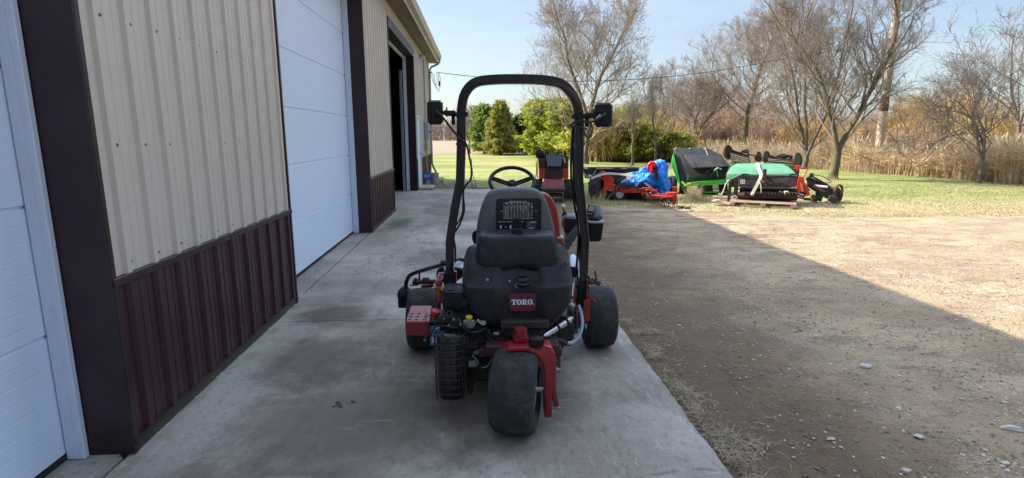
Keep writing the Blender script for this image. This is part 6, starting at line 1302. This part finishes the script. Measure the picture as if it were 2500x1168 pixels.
# ================================================================== TREES AND BRUSH
def ntube(V, F, pts, rs, n):
    k0 = len(V); m = len(pts); d0 = (pts[-1]-pts[0]); u, v = basis(d0 if d0.length > 1e-6 else Vector((0, 0, 1)))
    cs = [(math.cos(2*PI*i/n), math.sin(2*PI*i/n)) for i in range(n)]
    for p, r in zip(pts, rs):
        for c, s_ in cs: V.append((p.x+(u.x*c+v.x*s_)*r, p.y+(u.y*c+v.y*s_)*r, p.z+(u.z*c+v.z*s_)*r))
    for i in range(m-1):
        for k in range(n): k2 = (k+1) % n; F.append((k0+i*n+k, k0+i*n+k2, k0+(i+1)*n+k2, k0+(i+1)*n+k))
def tree_mesh(seed, H, W, r0, fork=1.4, limbs=20, kids=(9, 6, 3), rise=.35, angle=50, twig=.006, wig=.16, leaders=1, lean=(0, 0), nodefork=False):
    rnd = random.Random(seed); TV, TF, CV, CF = [], [], [], []
    env_w = W/2
    def grow(p, d, L, r, lvl, V, F, sides):
        nseg = {0: 10, 1: 7, 2: 5, 3: 4, 4: 3}[lvl]; pts = [p.copy()]; dirs = [d.copy()]; wg = wig*(1+.35*lvl)
        for i in range(nseg):
            d = (d+Vector((rnd.gauss(0, wg), rnd.gauss(0, wg), rnd.gauss(0, wg*.7)+rise*(.28 if lvl else .12)))).normalized(); p = p+d*(L/nseg); pts.append(p.copy()); dirs.append(d.copy())
        rs = [max(twig*.55, r*(1-.82*i/nseg)) for i in range(nseg+1)]
        ntube(V, F, pts, rs, sides); return pts, dirs, rs
    def kidsof(pts, dirs, rs, L, lvl, V, F):
        if lvl > len(kids): return
        n = kids[lvl-1]; n = max(1, int(n*rnd.uniform(.75, 1.25)))
        for k in range(n):
            t = rnd.uniform(.18, .98); i = min(len(pts)-2, int(t*(len(pts)-1))); f = t*(len(pts)-1)-i; p = pts[i].lerp(pts[i+1], f); d0 = dirs[i]
            ax = Vector((rnd.gauss(0, 1), rnd.gauss(0, 1), rnd.gauss(0, 1))); ax = (ax-d0*ax.dot(d0)).normalized(); a = R(rnd.uniform(22, 58)); d = (d0*math.cos(a)+ax*math.sin(a)).normalized()
            l2 = L*(1-.45*t)*rnd.uniform(.40, .70); r2 = max(twig*.8, rs[i]*.55)
            if l2 < .12: continue
            q = grow(p, d, l2, r2, lvl+1, V, F, 3 if lvl > 1 else 4); kidsof(*q, l2, lvl+1, V, F)
    base = Vector((0, 0, -.05)); tops = []
    d = Vector((lean[0], lean[1], 1)).normalized(); fz = fork; p = base; pts = [p.copy()]; 
    for i in range(5): p = p+d*((fz+.05)/5)+Vector((rnd.gauss(0, .015), rnd.gauss(0, .015), 0)); pts.append(p.copy())
    rs = [r0*1.35, r0*1.05, r0*.97, r0*.93, r0*.9, r0*.88]; ntube(TV, TF, pts, rs, 10)
    for q in range(leaders):
        if leaders > 1: a = 2*PI*q/leaders+rnd.uniform(-.4, .4); sp = rnd.uniform(.12, .34); dd = Vector((math.cos(a)*sp+lean[0], math.sin(a)*sp+lean[1], 1)).normalized()
        else: dd = d
        rl = r0*(.86 if leaders == 1 else .62); L = (H-fz)*rnd.uniform(.9, 1.0); lp, ld, lr = grow(p.copy(), dd, L, rl, 0, TV, TF, 8)
        nl = max(4, limbs//leaders)
        for k in range(nl):
            t = (k+rnd.random())/nl*.93+.02; i = min(len(lp)-2, int(t*(len(lp)-1))); f = t*(len(lp)-1)-i; pp = lp[i].lerp(lp[i+1], f)
            az = k*2.4+rnd.uniform(-.5, .5)+q; an = R(angle*(1-.45*t)+rnd.uniform(-8, 8)); dd2 = Vector((math.cos(az)*math.sin(an), math.sin(az)*math.sin(an), math.cos(an)))
            prof = (1-t)**.75*1.0+.14; ll = env_w*1.35*prof*rnd.uniform(.8, 1.12); r2 = max(twig*1.6, min(lr[i]*.55, r0*.24*prof+.004)); x = grow(pp, dd2, ll, r2, 1, CV, CF, 5); kidsof(*x, ll, 1, CV, CF)
    return (TV, TF), (CV, CF)
def mk(name, VF, m, parent=None, smooth=60):
    me = bpy.data.meshes.new(name); me.from_pydata(VF[0], [], VF[1]); me.materials.append(M[m]); me.update()
    if smooth: me.polygons.foreach_set('use_smooth', [True]*len(me.polygons))
    o = bpy.data.objects.new(name, me); COL.objects.link(o); o.parent = parent; return o
def put_tree(px, py, label, cat='tree', group=None, name='bare_tree', bm='bark', cm='twig', dz=0, rz=0, **k):
    g_ = gnd(px, py); t = tag(empty(name, (g_.x, g_.y, gz(g_.x, g_.y)), rz), label, cat, group); a, b = tree_mesh(**k); mk('trunk', a, bm, t); mk('crown', b, cm, t); return t
GB = 'bare deciduous trees beyond the yard'
def hgt(px, py, ytop):
    g_ = gnd(px, py); d = math.hypot(g_.x, g_.y); r = ray(px, ytop); return CH+r.z/math.hypot(r.x, r.y)*d
put_tree(1430, 399, 'tall bare vase-shaped tree directly behind the right post of the roll bar', group=GB, seed=12, H=hgt(1430, 399, -60), W=7.4, r0=.19, fork=.6, limbs=42, kids=(13, 8, 4), angle=68, rise=.46, twig=.0078, wig=.16, leaders=2, cm='twig_grey')
put_tree(2032, 440, 'large bare tree with a mossy trunk, to the left of the utility pole', group=GB, bm='bark_moss', cm='twig_dark', seed=27, H=hgt(2032, 440, -150), W=4.6, r0=.155, fork=.95, limbs=38, kids=(13, 8, 4), angle=52, rise=.55, twig=.0058, wig=.15, leaders=2, lean=(.06, 0))
put_tree(2388, 449, 'bare forked tree in front of the reeds near the right edge', group=GB, cm='twig_dark', seed=31, H=hgt(2388, 449, 95), W=4.4, r0=.075, fork=.75, limbs=28, kids=(11, 7, 4), angle=56, rise=.32, twig=.0042, leaders=3, lean=(.10, 0), wig=.2)
put_tree(1815, 392, 'bare tree with arching limbs rising behind the upturned reel gang', group=GB, bm='bark_moss', seed=44, H=hgt(1815, 392, 40), W=7.0, r0=.17, fork=2.0, limbs=38, kids=(13, 8, 4), angle=58, rise=.45, twig=.0085, leaders=1, cm='twig_grey')
put_tree(1962, 418, 'upright many-stemmed bare tree just left of the mossy trunk', group=GB, seed=57, H=hgt(1962, 418, -40), W=5.6, r0=.12, fork=.5, limbs=36, kids=(11, 7, 4), angle=42, rise=.5, twig=.0065, wig=.14, leaders=4, cm='twig')
put_tree(1600, 398, 'slim pale young tree with an upswept crown, nearest behind the blue tarp', group=GB, seed=61, H=hgt(1600, 398, 185), W=2.6, r0=.075, fork=1.3, limbs=20, kids=(9, 6, 2), angle=40, rise=.5, twig=.008, leaders=1, cm='twig_grey')
put_tree(1543, 403, 'smallest pale young tree, behind the long black deck', group=GB, seed=66, H=hgt(1543, 403, 240), W=2.4, r0=.07, fork=1.2, limbs=18, kids=(8, 6, 2), angle=50, rise=.4, twig=.0075, leaders=1, cm='twig_grey')
put_tree(1690, 388, 'broad low bare tree with reddish twigs above the sweeper hopper', group=GB, seed=71, H=hgt(1690, 388, 215), W=5.6, r0=.12, fork=1.2, limbs=30, kids=(12, 7, 4), angle=52, rise=.5, twig=.009, leaders=2, cm='twig')
put_tree(1146, 374, 'small grey bare tree between the roll bar post and the pines', group=GB, seed=77, H=hgt(1146, 374, 262), W=3.4, r0=.10, fork=1.0, limbs=22, kids=(9, 6, 3), angle=48, rise=.4, twig=.013, leaders=2, cm='twig_grey')
put_tree(2205, 432, 'wide tangled bare shrub right of the utility pole', 'shrub', name='bare_shrub', seed=81, H=hgt(2205, 432, 190), W=4.2, r0=.06, fork=.12, limbs=30, kids=(9, 6, 3), angle=70, rise=.22, twig=.0055, leaders=5, cm='twig_dark', wig=.22)
put_tree(1640, 380, 'tall thin purplish bare tree far behind the blue tarp', group=GB, seed=83, H=hgt(1640, 380, 160), W=5.5, r0=.12, fork=1.2, limbs=24, kids=(9, 6, 2), angle=42, rise=.5, twig=.013, leaders=3, cm='twig')
put_tree(2470, 420, 'spindly bare tree at the right edge behind the reeds', group=GB, seed=88, H=hgt(2470, 420, 70), W=6.5, r0=.11, fork=1.5, limbs=22, kids=(9, 6, 2), angle=55, rise=.3, twig=.008, leaders=2, cm='twig_dark')

# golden willow: a dome of fine hanging shoots
def willow(seed, H, W, n=1500):
    rnd = random.Random(seed); V, F, TV, TF = [], [], [], []
    ntube(TV, TF, [Vector((0, 0, -.1)), Vector((.05, 0, H*.3)), Vector((0, .1, H*.55))], [.22, .17, .12], 8)
    for k in range(9):
        a = k*2.4; e = Vector((math.cos(a)*W*.28, math.sin(a)*W*.28, H*.86)); ntube(TV, TF, [Vector((0, .1, H*.35)), Vector((0, .1, H*.35)).lerp(e, .5)+Vector((0, 0, .3)), e], [.08, .05, .02], 5)
    for i in range(n):
        a = rnd.uniform(0, 2*PI); rr = math.sqrt(rnd.random()); x = rr*W/2*math.cos(a); y = rr*W/2*math.sin(a); z = H*math.sqrt(max(.05, 1-rr**2.2*.8))*rnd.uniform(.62, 1.0)*(.9+.25*noise.noise(Vector((x*.7, y*.7, 0))))
        p = Vector((x*.86, y*.86, z)); d = Vector((x*.12, y*.12, .35)); pts = [p]; L = rnd.uniform(.8, 2.0)
        for s_ in range(4): d = d+Vector((rnd.gauss(0, .12), rnd.gauss(0, .12), -.33)); pts.append(pts[-1]+d.normalized()*L/4)
        ntube(V, F, pts, [.014, .012, .010, .008, .006], 3)
    return (TV, TF), (V, F)
g_ = gnd(2292, 398); t = tag(empty('willow_tree', (g_.x, g_.y, 0)), 'rounded golden-orange willow dome behind the shrubs at right', 'tree'); a, b = willow(5, hgt(2292, 398, 198), 6.6); mk('trunk', a, 'bark', t); mk('crown', b, 'twig_gold', t)

# evergreens
def evergreen(seed, H, W, shape='cone', tuft=.22, n=9000, base=.03, lump=.35):
    rnd = random.Random(seed); V, F, TV, TF = [], [], [], []
    ntube(TV, TF, [Vector((0, 0, -.1)), Vector((0, 0, H*.5)), Vector((0, 0, H*.93))], [W*.035, W*.022, .01], 7)
    nb = 110; per = n//nb
    for k in range(nb):
        h = base+(1-base)*(k+rnd.random())/nb; az = k*2.399+rnd.uniform(-.3, .3)
        if shape == 'cone': pr = (1-h)**.82*(1 if h > .1 else .8)
        elif shape == 'pine': pr = math.sqrt(max(0, 1-((h-.36)/.66)**2))*.95 if h > .36 else .82+.13*h/.36
        else: pr = math.sqrt(max(0, 1-((h-.40)/.62)**2))
        L = W/2*pr*(1-lump*.5+lump*(noise.noise(Vector((math.cos(az)*1.7, math.sin(az)*1.7, h*5+seed)))+rnd.uniform(-.3, .5)))+.08
        up = .25 if shape != 'cone' else .12; o = Vector((0, 0, h*H)); d = Vector((math.cos(az), math.sin(az), up)).normalized(); tip = o+d*L
        if k % 3 == 0: ntube(TV, TF, [o, tip*.85+o*.15], [.02, .006], 3)
        for i in range(per):
            t_ = rnd.uniform(.15, 1)**.7; c = o+d*(L*t_)+Vector((rnd.gauss(0, 1), rnd.gauss(0, 1), rnd.gauss(0, .7)))*(.034*W*(1.2-t_*.6)+.045)
            dr = (d*.7+Vector((rnd.gauss(0, .6), rnd.gauss(0, .6), rnd.gauss(.25, .5)))).normalized(); s_ = dr.cross(Vector((rnd.gauss(0, 1), rnd.gauss(0, 1), rnd.gauss(0, 1)))).normalized()*(tuft*.17); ln_ = tuft*rnd.uniform(.6, 1.3); k0 = len(V)
            for q in (c-s_, c+s_*.9, c+dr*ln_*.6+s_*1.1, c+dr*ln_, c+dr*ln_*.55-s_*1.2): V.append(tuple(q))
            F.append((k0, k0+1, k0+2, k0+3, k0+4))
    return (TV, TF), (V, F)
def put_ev(px, py, ytop, W, label, m, name='evergreen_tree', cat='evergreen', group='evergreens behind the lawn', **k):
    g_ = gnd(px, py); t = tag(empty(name, (g_.x, g_.y, 0), random.uniform(0, 6)), label, cat, group); a, b = evergreen(H=hgt(px, py, ytop), W=W, **k); mk('trunk', a, 'bark', t); mk('crown', b, m, t, smooth=None); return t
put_ev(1183, 375, 262, 2.9, 'fresh green pine, leftmost of the evergreen clump', 'pine', seed=1, shape='pine', n=11000, tuft=.26, lump=.7)
put_ev(1222, 378, 253, 3.5, 'tallest golden-green conical evergreen inside the roll bar frame', 'pine_gold', seed=2, shape='cone', n=14000, tuft=.24, lump=.5)
put_ev(1258, 372, 290, 2.3, 'small blue-green evergreen peeping between the cone and the dark one', 'pine', seed=3, shape='cone', n=7000)
put_ev(1284, 376, 286, 3.0, 'darkest evergreen, its shade painted nearly black, right of the golden cone', 'pine_shaded', seed=4, shape='pine', n=11000, lump=.2)
put_ev(1322, 384, 252, 3.3, 'bright lime evergreen left of the bare vase-shaped tree', 'pine_lime', seed=5, shape='round', n=12000, tuft=.27, lump=.75)
put_ev(1368, 386, 250, 3.6, 'broad lime evergreen half hidden by the right post of the roll bar', 'pine_lime', seed=6, shape='pine', n=13000, tuft=.27, lump=.75)
put_ev(1204, 372, 300, 2.6, 'low green evergreen tucked behind the golden cone', 'pine', seed=7, shape='round', n=6000)
JU = [(1410, 391, 330, 2.6, 'juniper'), (1448, 392, 300, 2.9, 'juniper'), (1480, 393, 318, 2.4, 'pine_lime'), (1512, 394, 300, 2.8, 'juniper'), (1550, 394, 305, 3.0, 'juniper'), (1588, 394, 318, 2.6, 'juniper'), (1622, 395, 330, 2.6, 'pine_gold'), (1655, 394, 335, 2.4, 'juniper'), (1436, 384, 275, 3.0, 'pine_lime'), (1528, 386, 268, 3.4, 'juniper'), (1575, 386, 275, 3.2, 'juniper'), (1618, 386, 300, 3.0, 'juniper')]
JL = ['low olive juniper beside the lime evergreen', 'olive juniper directly behind the vase-shaped trunk', 'lime-tinted juniper right of the vase-shaped trunk', 'olive juniper left of the smallest young tree', 'wide olive juniper between the two pale young trees', 'olive juniper directly behind the slim pale young tree', 'golden-tinted juniper behind the red chute on the tarp', 'last low juniper of the row, left of the sweeper hopper', 'tall lime juniper of the rear row, behind the right work light', 'tallest olive juniper of the rear row', 'rear olive juniper above the blue tarp', 'rear olive juniper at the right end of the thicket']
for i, ((x, y, yt, W, m), lb) in enumerate(zip(JU, JL)): put_ev(x, y, yt, W, lb, m, name='juniper_bush', cat='juniper', group='junipers behind the implements', seed=20+i, shape='pine' if i%3 else 'round', n=4200, tuft=.24, lump=.9)

# brush: a few bare thicket meshes, copied
def thicket(seed, H, W, n=26, m='twig_red', twig=.011):
    rnd = random.Random(seed); V, F = [], []
    for i in range(n):
        a = rnd.uniform(0, 2*PI); r = W*.22*math.sqrt(rnd.random()); p = Vector((r*math.cos(a), r*math.sin(a), -.05)); d = Vector((rnd.gauss(0, .22)+p.x*.12, rnd.gauss(0, .22)+p.y*.12, 1)).normalized(); L = H*rnd.uniform(.6, 1); pts = [p.copy()]; ds = [d]
        for s_ in range(7): d = (d+Vector((rnd.gauss(0, .12), rnd.gauss(0, .12), .05))).normalized(); p = p+d*L/7; pts.append(p.copy()); ds.append(d)
        ntube(V, F, pts, [.028*(1-.8*q/7) for q in range(8)], 4)
        for k in range(15):
            t_ = rnd.uniform(.12, .98); j = min(6, int(t_*7)); q = pts[j].lerp(pts[j+1], t_*7-j); d2 = (ds[j]+Vector((rnd.gauss(0, .6), rnd.gauss(0, .6), rnd.gauss(.05, .3)))).normalized(); l2 = L*(1-t_*.6)*rnd.uniform(.2, .42); pp = [q]
            for s_ in range(3): d2 = (d2+Vector((rnd.gauss(0, .2), rnd.gauss(0, .2), .12))).normalized(); pp.append(pp[-1]+d2*l2/3)
            ntube(V, F, pp, [twig, twig*.8, twig*.65, twig*.5], 3)
            for w_ in range(5):
                u = rnd.uniform(.2, 1)*3; j2 = min(2, int(u)); q2 = pp[j2].lerp(pp[j2+1], u-j2); d3 = (d2+Vector((rnd.gauss(0, .7), rnd.gauss(0, .7), rnd.gauss(.1, .4)))).normalized(); l3 = l2*rnd.uniform(.3, .6); ntube(V, F, [q2, q2+d3*l3*.5+Vector((0, 0, .02)), q2+d3*l3+Vector((0, 0, .06))], [twig*.6, twig*.5, twig*.4], 3)
    return V, F
TK = {}
for m, hs in (('twig_red', (3.6, 5.0)), ('twig_tan', (2.4, 3.4)), ('twig', (4.6, 6.6)), ('twig_gold', (3.2,))):
    for j, h in enumerate(hs):
        me = bpy.data.meshes.new('brush'); v_, f_ = thicket(hash(m) % 97*0+len(m)*7+j, h, h*.8, 24, m, .013); me.from_pydata(v_, [], f_); me.materials.append(M[m]); me.update(); TK.setdefault(m, []).append((me, h))
random.seed(99)
def brush(px, py, m, ytop, label):
    g_ = gnd(px, py); me, h = random.choice(TK[m]); o = bpy.data.objects.new('brush_thicket', me); COL.objects.link(o); s_ = hgt(px, py, ytop)/h; o.location = (g_.x, g_.y, 0); o.scale = (s_*random.uniform(.95, 1.4),)*2+(s_,); o.rotation_euler = (0, 0, random.uniform(0, 6)); tag(o, label, 'brush', 'bare brush thickets behind the yard')
BR = []
for i in range(16): BR.append((1575+i*19+random.uniform(-6, 6), random.uniform(371, 378), 'twig_red', random.uniform(215, 285), 'reddish bare thicket between the junipers and the mossy trunk'))
for i in range(15): BR.append((1850+i*27+random.uniform(-9, 9), random.uniform(383, 392), random.choice(('twig_tan', 'twig_gold', 'twig_tan', 'twig_red')), random.uniform(262, 318), 'tan or orange brush behind the mossy tree'))
for i in range(12): BR.append((1580+i*26+random.uniform(-9, 9), 362+random.uniform(0, 4), 'twig', random.uniform(180, 255), 'tall greyish skyline thicket left of the mossy tree'))
for i in range(14): BR.append((1900+i*46+random.uniform(-9, 9), 372+random.uniform(0, 6), random.choice(('twig', 'twig_red')), random.uniform(215, 290), 'dark brown rearmost thicket behind the willow'))
for i in range(8): BR.append((2090+i*24+random.uniform(-9, 9), 405+random.uniform(0, 10), random.choice(('twig_tan', 'twig_red')), random.uniform(285, 330), 'reddish tan scrub behind the reeds near the pole'))
for i in range(14): BR.append((1432+i*17+random.uniform(-5, 5), random.uniform(386, 394), random.choice(('twig_tan', 'twig', 'twig_tan')), random.uniform(245, 310), 'loose tan twigs growing through the juniper row'))
for i in range(5): BR.append((2385+i*30, 392, 'twig_red', random.uniform(270, 300), 'brown scrub right of the willow'))
ORD = 'first second third fourth fifth sixth seventh eighth ninth tenth eleventh twelfth thirteenth fourteenth fifteenth sixteenth seventeenth'.split()
seen = {}
for b_ in sorted(BR, key=lambda q: q[0]):
    k = seen.get(b_[4], 0); seen[b_[4]] = k+1; brush(*b_[:4], b_[4]+', '+ORD[k]+' from left')


# distant woods along the horizon
def woods():
    rnd = random.Random(4); V, F = [], []
    for i in range(1100):
        px = rnd.uniform(900, 2700); Y = rnd.uniform(150, 185); r = ray(px, 340); X = r.x/r.y*Y; H = rnd.uniform(4.5, 7.5)+1.5*noise.noise(Vector((X*.05, 0, 0)))
        p = Vector((X, Y, 0))
        ntube(V, F, [p, p+Vector((rnd.gauss(0, .3), 0, H*.5)), p+Vector((rnd.gauss(0, .5), 0, H))], [.16, .10, .03], 3)
        for k in range(28):
            z = rnd.uniform(.0, .9)*H; q = p+Vector((0, 0, z)); d = Vector((rnd.gauss(0, 1), rnd.gauss(0, .6), rnd.uniform(.2, 1.3))).normalized()*rnd.uniform(.8, 2.2); ntube(V, F, [q, q+d*.5, q+d+Vector((0, 0, .2))], [.06, .05, .025], 3)
    return V, F
o = mk('distant_woods', woods(), 'twig'); tag(o, 'hazy line of bare woods along the far horizon', 'woods', kind='stuff')

# pale house half seen in the woods
g_ = gnd(1768, 352); hb = tag(empty('distant_house', (g_.x, g_.y, 0), R(-25)), 'pale house glimpsed through the brush, left of the arching tree', 'house')
mb = MB(); mb.b2((-4.5, -3.5, 0), (4.5, 3.5, 3.2)); mb.hull([(-4.5, -3.5, 3.2), (-4.5, 3.5, 3.2), (-4.5, 0, 5.6), (-4.45, -3.5, 3.2), (-4.45, 3.5, 3.2), (-4.45, 0, 5.6)]); mb.hull([(4.5, -3.5, 3.2), (4.5, 3.5, 3.2), (4.5, 0, 5.6), (4.45, -3.5, 3.2), (4.45, 3.5, 3.2), (4.45, 0, 5.6)]); mb.build('wall', M['white_trim'], hb)
mb = MB(); mb.hull([(-5, -4, 3.0), (5, -4, 3.0), (-5, 0, 5.75), (5, 0, 5.75), (-5, -4, 3.15), (5, -4, 3.15), (-5, 0, 5.9), (5, 0, 5.9)]); mb.hull([(-5, 4, 3.0), (5, 4, 3.0), (-5, 0, 5.75), (5, 0, 5.75), (-5, 4, 3.15), (5, 4, 3.15), (-5, 0, 5.9), (5, 0, 5.9)]); mb.build('roof', M['grey_box'], hb)
for x in (-2.8, 0, 2.8): mb = MB(); mb.b2((x-.5, -3.53, 1.0), (x+.5, -3.49, 2.3)); mb.build('window', M['seal'], hb)

# ------------------------------------------------------------------ reeds, weeds, grass
def reeds():
    rnd = random.Random(12); mb = MB()
    def edge(px): return 426+(px-2080)*.062 if px > 2080 else 426-(2080-px)*.085
    for i in range(24000):
        px = rnd.uniform(1660, 3000)
        if px < 1990 and rnd.random() < .45: continue
        y0 = edge(px); g_ = gnd(px, y0-rnd.random()**1.3*40); tall = 1.15+.5*noise.noise(Vector((g_.x*.35, g_.y*.35, 2)))
        if px > 2280: tall *= 1.15
        H = tall*rnd.uniform(.55, 1.1)*(1.0 if px > 2080 else .95); z0 = gz(g_.x, g_.y)
        d = Vector((rnd.gauss(0, .13), rnd.gauss(0, .13), 1)); blade(mb, (g_.x, g_.y, z0), d, H, .010, .10 if rnd.random() < .8 else .6, 2)
        if rnd.random() < .8:
            for k in range(2):
                z = rnd.uniform(.25, .85)*H; a = rnd.uniform(0, 2*PI); blade(mb, Vector((g_.x, g_.y, z0))+d*z, (math.cos(a), math.sin(a), rnd.uniform(-.1, 1.1)), rnd.uniform(.18, .45), .014, .8, 2)
        if rnd.random() < .2: blade(mb, Vector((g_.x, g_.y, z0))+d*H*.93, (rnd.gauss(0, .3), rnd.gauss(0, .3), 1), .24, .028, .3, 2)
    return mb
random.seed(14)
tag(reeds().build('reed_bed', M['reed'], smooth=None, recalc=False), 'tall dry tan reeds along the back of the grass', 'reeds', kind='stuff')
random.seed(15); mb = MB(); mbw = MB()
def gcol(x, y): return nz(x*.9, y*.9, 3)
for i in range(70000):
    y = 10.2+11.5*random.random()**1.25; x = -1.6+random.random()*(y*.98+4.0)
    e = grass_edge(x)-.4+1.2*nz(x*.7, y*1.1, 5)
    if y < e or (x < 1.25 and y < 16.4): continue
    if y > 17 and random.random() < .45: continue
    z = gz(x, y); dry = random.random() < .32+.5*nz(x*.5, y*.6, 8)+(.35 if y < 13.5 and x > 2.5 else 0)
    a = random.uniform(0, 2*PI); blade(mbw if dry else mb, (x, y, z), (math.cos(a)*.8, math.sin(a)*.8, random.uniform(.25, 1)), random.uniform(.03, .075), .004, .7, 1)
tag(mb.build('lawn_grass', M['grass'], smooth=None, recalc=False), 'short green winter grass around the implements', 'grass', kind='stuff')
tag(mbw.build('dead_grass', M['weed'], smooth=None, recalc=False), 'short dead tan grass around the implements', 'grass', kind='stuff')
mb = MB(); random.seed(17)
def clump(px, py, w_, H, n):
    for i in range(n):
        g_ = gnd(px+random.gauss(0, w_), py+random.gauss(0, 2.2)); blade(mb, (g_.x, g_.y, gz(g_.x, g_.y)), (random.gauss(0, .32), random.gauss(0, .3), 1), H*random.uniform(.4, 1.1), .005, random.uniform(.2, 1.0), 3)
for c in ((1690, 480, 8, .42, 170), (1702, 482, 5, .48, 90), (1672, 492, 12, .20, 260), (1712, 486, 18, .16, 260), (1452, 496, 8, .30, 60), (1472, 496, 4, .42, 30), (1432, 492, 6, .34, 40), (1746, 486, 12, .16, 110), (1520, 496, 30, .12, 200), (1600, 505, 20, .09, 150), (1950, 497, 20, .10, 130), (1860, 507, 60, .06, 260), (1395, 496, 15, .14, 110), (2060, 492, 16, .10, 100), (1640, 465, 6, .35, 50), (1480, 404, 12, .12, 60), (2035, 446, 8, .25, 60)): clump(*c)
tag(mb.build('dry_weeds', M['weed'], smooth=None, recalc=False), 'tufts of tall dry weeds growing among the implements', 'weeds', kind='stuff')

# ------------------------------------------------------------------ utility pole and line
g_ = gnd(2138, 426); up_t = tag(empty('utility_pole', (g_.x, g_.y, 0)), 'weathered wooden utility pole with a grey transformer near its top', 'utility pole')
Sx = Spot(g_, math.atan2(g_.y, g_.x)-PI/2); zt = 9.6
mb = MB(); mb.tube([(0, 0, -.2), (.0, 0, 3), (.02, 0, 6), (.02, 0, zt)], [.155, .148, .135, .12], 20); mb.build('pole_shaft', M['pole'], up_t)
zb = (hgt(2138, 426, 272), hgt(2138, 426, 235)); mb = MB(); mb.lathe([(zb[0], .156), (zb[1], .152)], (0, 0, 0), (0, 0, 1), 20, False); mb.build('rusty_sleeve', M['rust'], up_t)
tz = hgt(2160, 426, 33); mb = MB(); cx = .20+.16; mb.lathe([(0, 0), (0, .15), (.02, .175), (.62, .175), (.64, .19), (.70, .18), (.74, .10), (.75, 0)], (cx+.02, -.05, tz), (0, 0, 1), 24, False); mb.cyl((cx-.05, -.05, tz+.74), (cx-.05, -.05, tz+.98), .04, .03, 10); mb.cyl((cx+.1, -.05, tz+.74), (cx+.1, -.05, tz+.98), .04, .03, 10); cn = mb.build('transformer_can', M['can'], up_t)
mb = MB(); mb.b2((.12, -.09, tz+.15), (cx-.12, -.01, tz+.2)); mb.b2((.12, -.09, tz+.5), (cx-.12, -.01, tz+.55)); mb.build('mount_bracket', M['zinc'], up_t)
A = Vector((-1.42, 20.28, 3.75)); pA = A; T = Vector((g_.x-.12, g_.y-.1, hgt(2138, 426, 75)))
pts = []
for i in range(41):
    s_ = i/40; p = A.lerp(T, s_); p.z -= 4*.95*s_*(1-s_); pts.append(p)
mb = MB(); mb.tube(pts, .011, 5); o = mb.build('service_wire', M['wire']); tag(o, 'dark overhead service wire sagging from the workshop corner to the utility pole', 'wire')

# ------------------------------------------------------------------ pieces that do not touch become parts of their own
def split_parts(o, gap=.012, cap_=40):
    me = o.data; n = len(me.vertices)
    if n > 9000 or 'kind' in o: return
    par = list(range(n))
    def find(a):
        while par[a] != a: par[a] = par[par[a]]; a = par[a]
        return a
    for e in me.edges:
        a, b = find(e.vertices[0]), find(e.vertices[1])
        if a != b: par[a] = b
    comp = {}
    for i in range(n): comp.setdefault(find(i), []).append(i)
    if len(comp) < 2: return
    L_ = list(comp.values()); bb = []
    for c in L_:
        P_ = np.array([me.vertices[i].co[:] for i in c]); bb.append((P_.min(0)-gap/2, P_.max(0)+gap/2))
    k = len(L_); q = list(range(k))
    def f2(a):
        while q[a] != a: q[a] = q[q[a]]; a = q[a]
        return a
    for i in range(k):
        for j in range(i+1, k):
            if (bb[i][0] <= bb[j][1]).all() and (bb[j][0] <= bb[i][1]).all():
                a, b = f2(i), f2(j)
                if a != b: q[a] = b
    cl = {}
    for i in range(k): cl.setdefault(f2(i), []).extend(L_[i])
    if not 1 < len(cl) <= cap_: return
    groups = sorted(cl.values(), key=len, reverse=True); first = True; polys = [(list(p.vertices), p.use_smooth) for p in me.polygons]; verts = [v.co.copy() for v in me.vertices]; mats = list(me.materials)
    for g_ in groups:
        idx = {v: i for i, v in enumerate(g_)}; fs = [[idx[v] for v in p] for p, s_ in polys if p[0] in idx]; sm = [s_ for p, s_ in polys if p[0] in idx]
        nm = bpy.data.meshes.new(o.name.split('.')[0]); nm.from_pydata([verts[v] for v in g_], [], fs)
        for m_ in mats: nm.materials.append(m_)
        nm.update(); nm.polygons.foreach_set('use_smooth', sm); nm.set_sharp_from_angle(angle=R(35))
        if first: o.data = nm; first = False
        else:
            c = bpy.data.objects.new(o.name.split('.')[0], nm); COL.objects.link(c); c.parent = o.parent; c.location = o.location; c.rotation_euler = o.rotation_euler
KEEP = {'chart_print', 'fine_print', 'title_lettering', 'logo_lettering', 'sign_lettering', 'decal_digits', 'decal_print', 'siding', 'reel_blades', 'tine_arms', 'track_lug', 'wall', 'roof', 'label_print', 'crown', 'trunk', 'guard_cage', 'scrap_piece', 'door_jamb', 'reveal_trim', 'header_trim', 'spring_tines', 'conduit', 'service_loops'}
bpy.context.view_layer.update()
for o in list(bpy.data.objects):
    if o.type == 'MESH' and o.parent and o.name.split('.')[0] not in KEEP and not o.children and o.data.users == 1: split_parts(o)
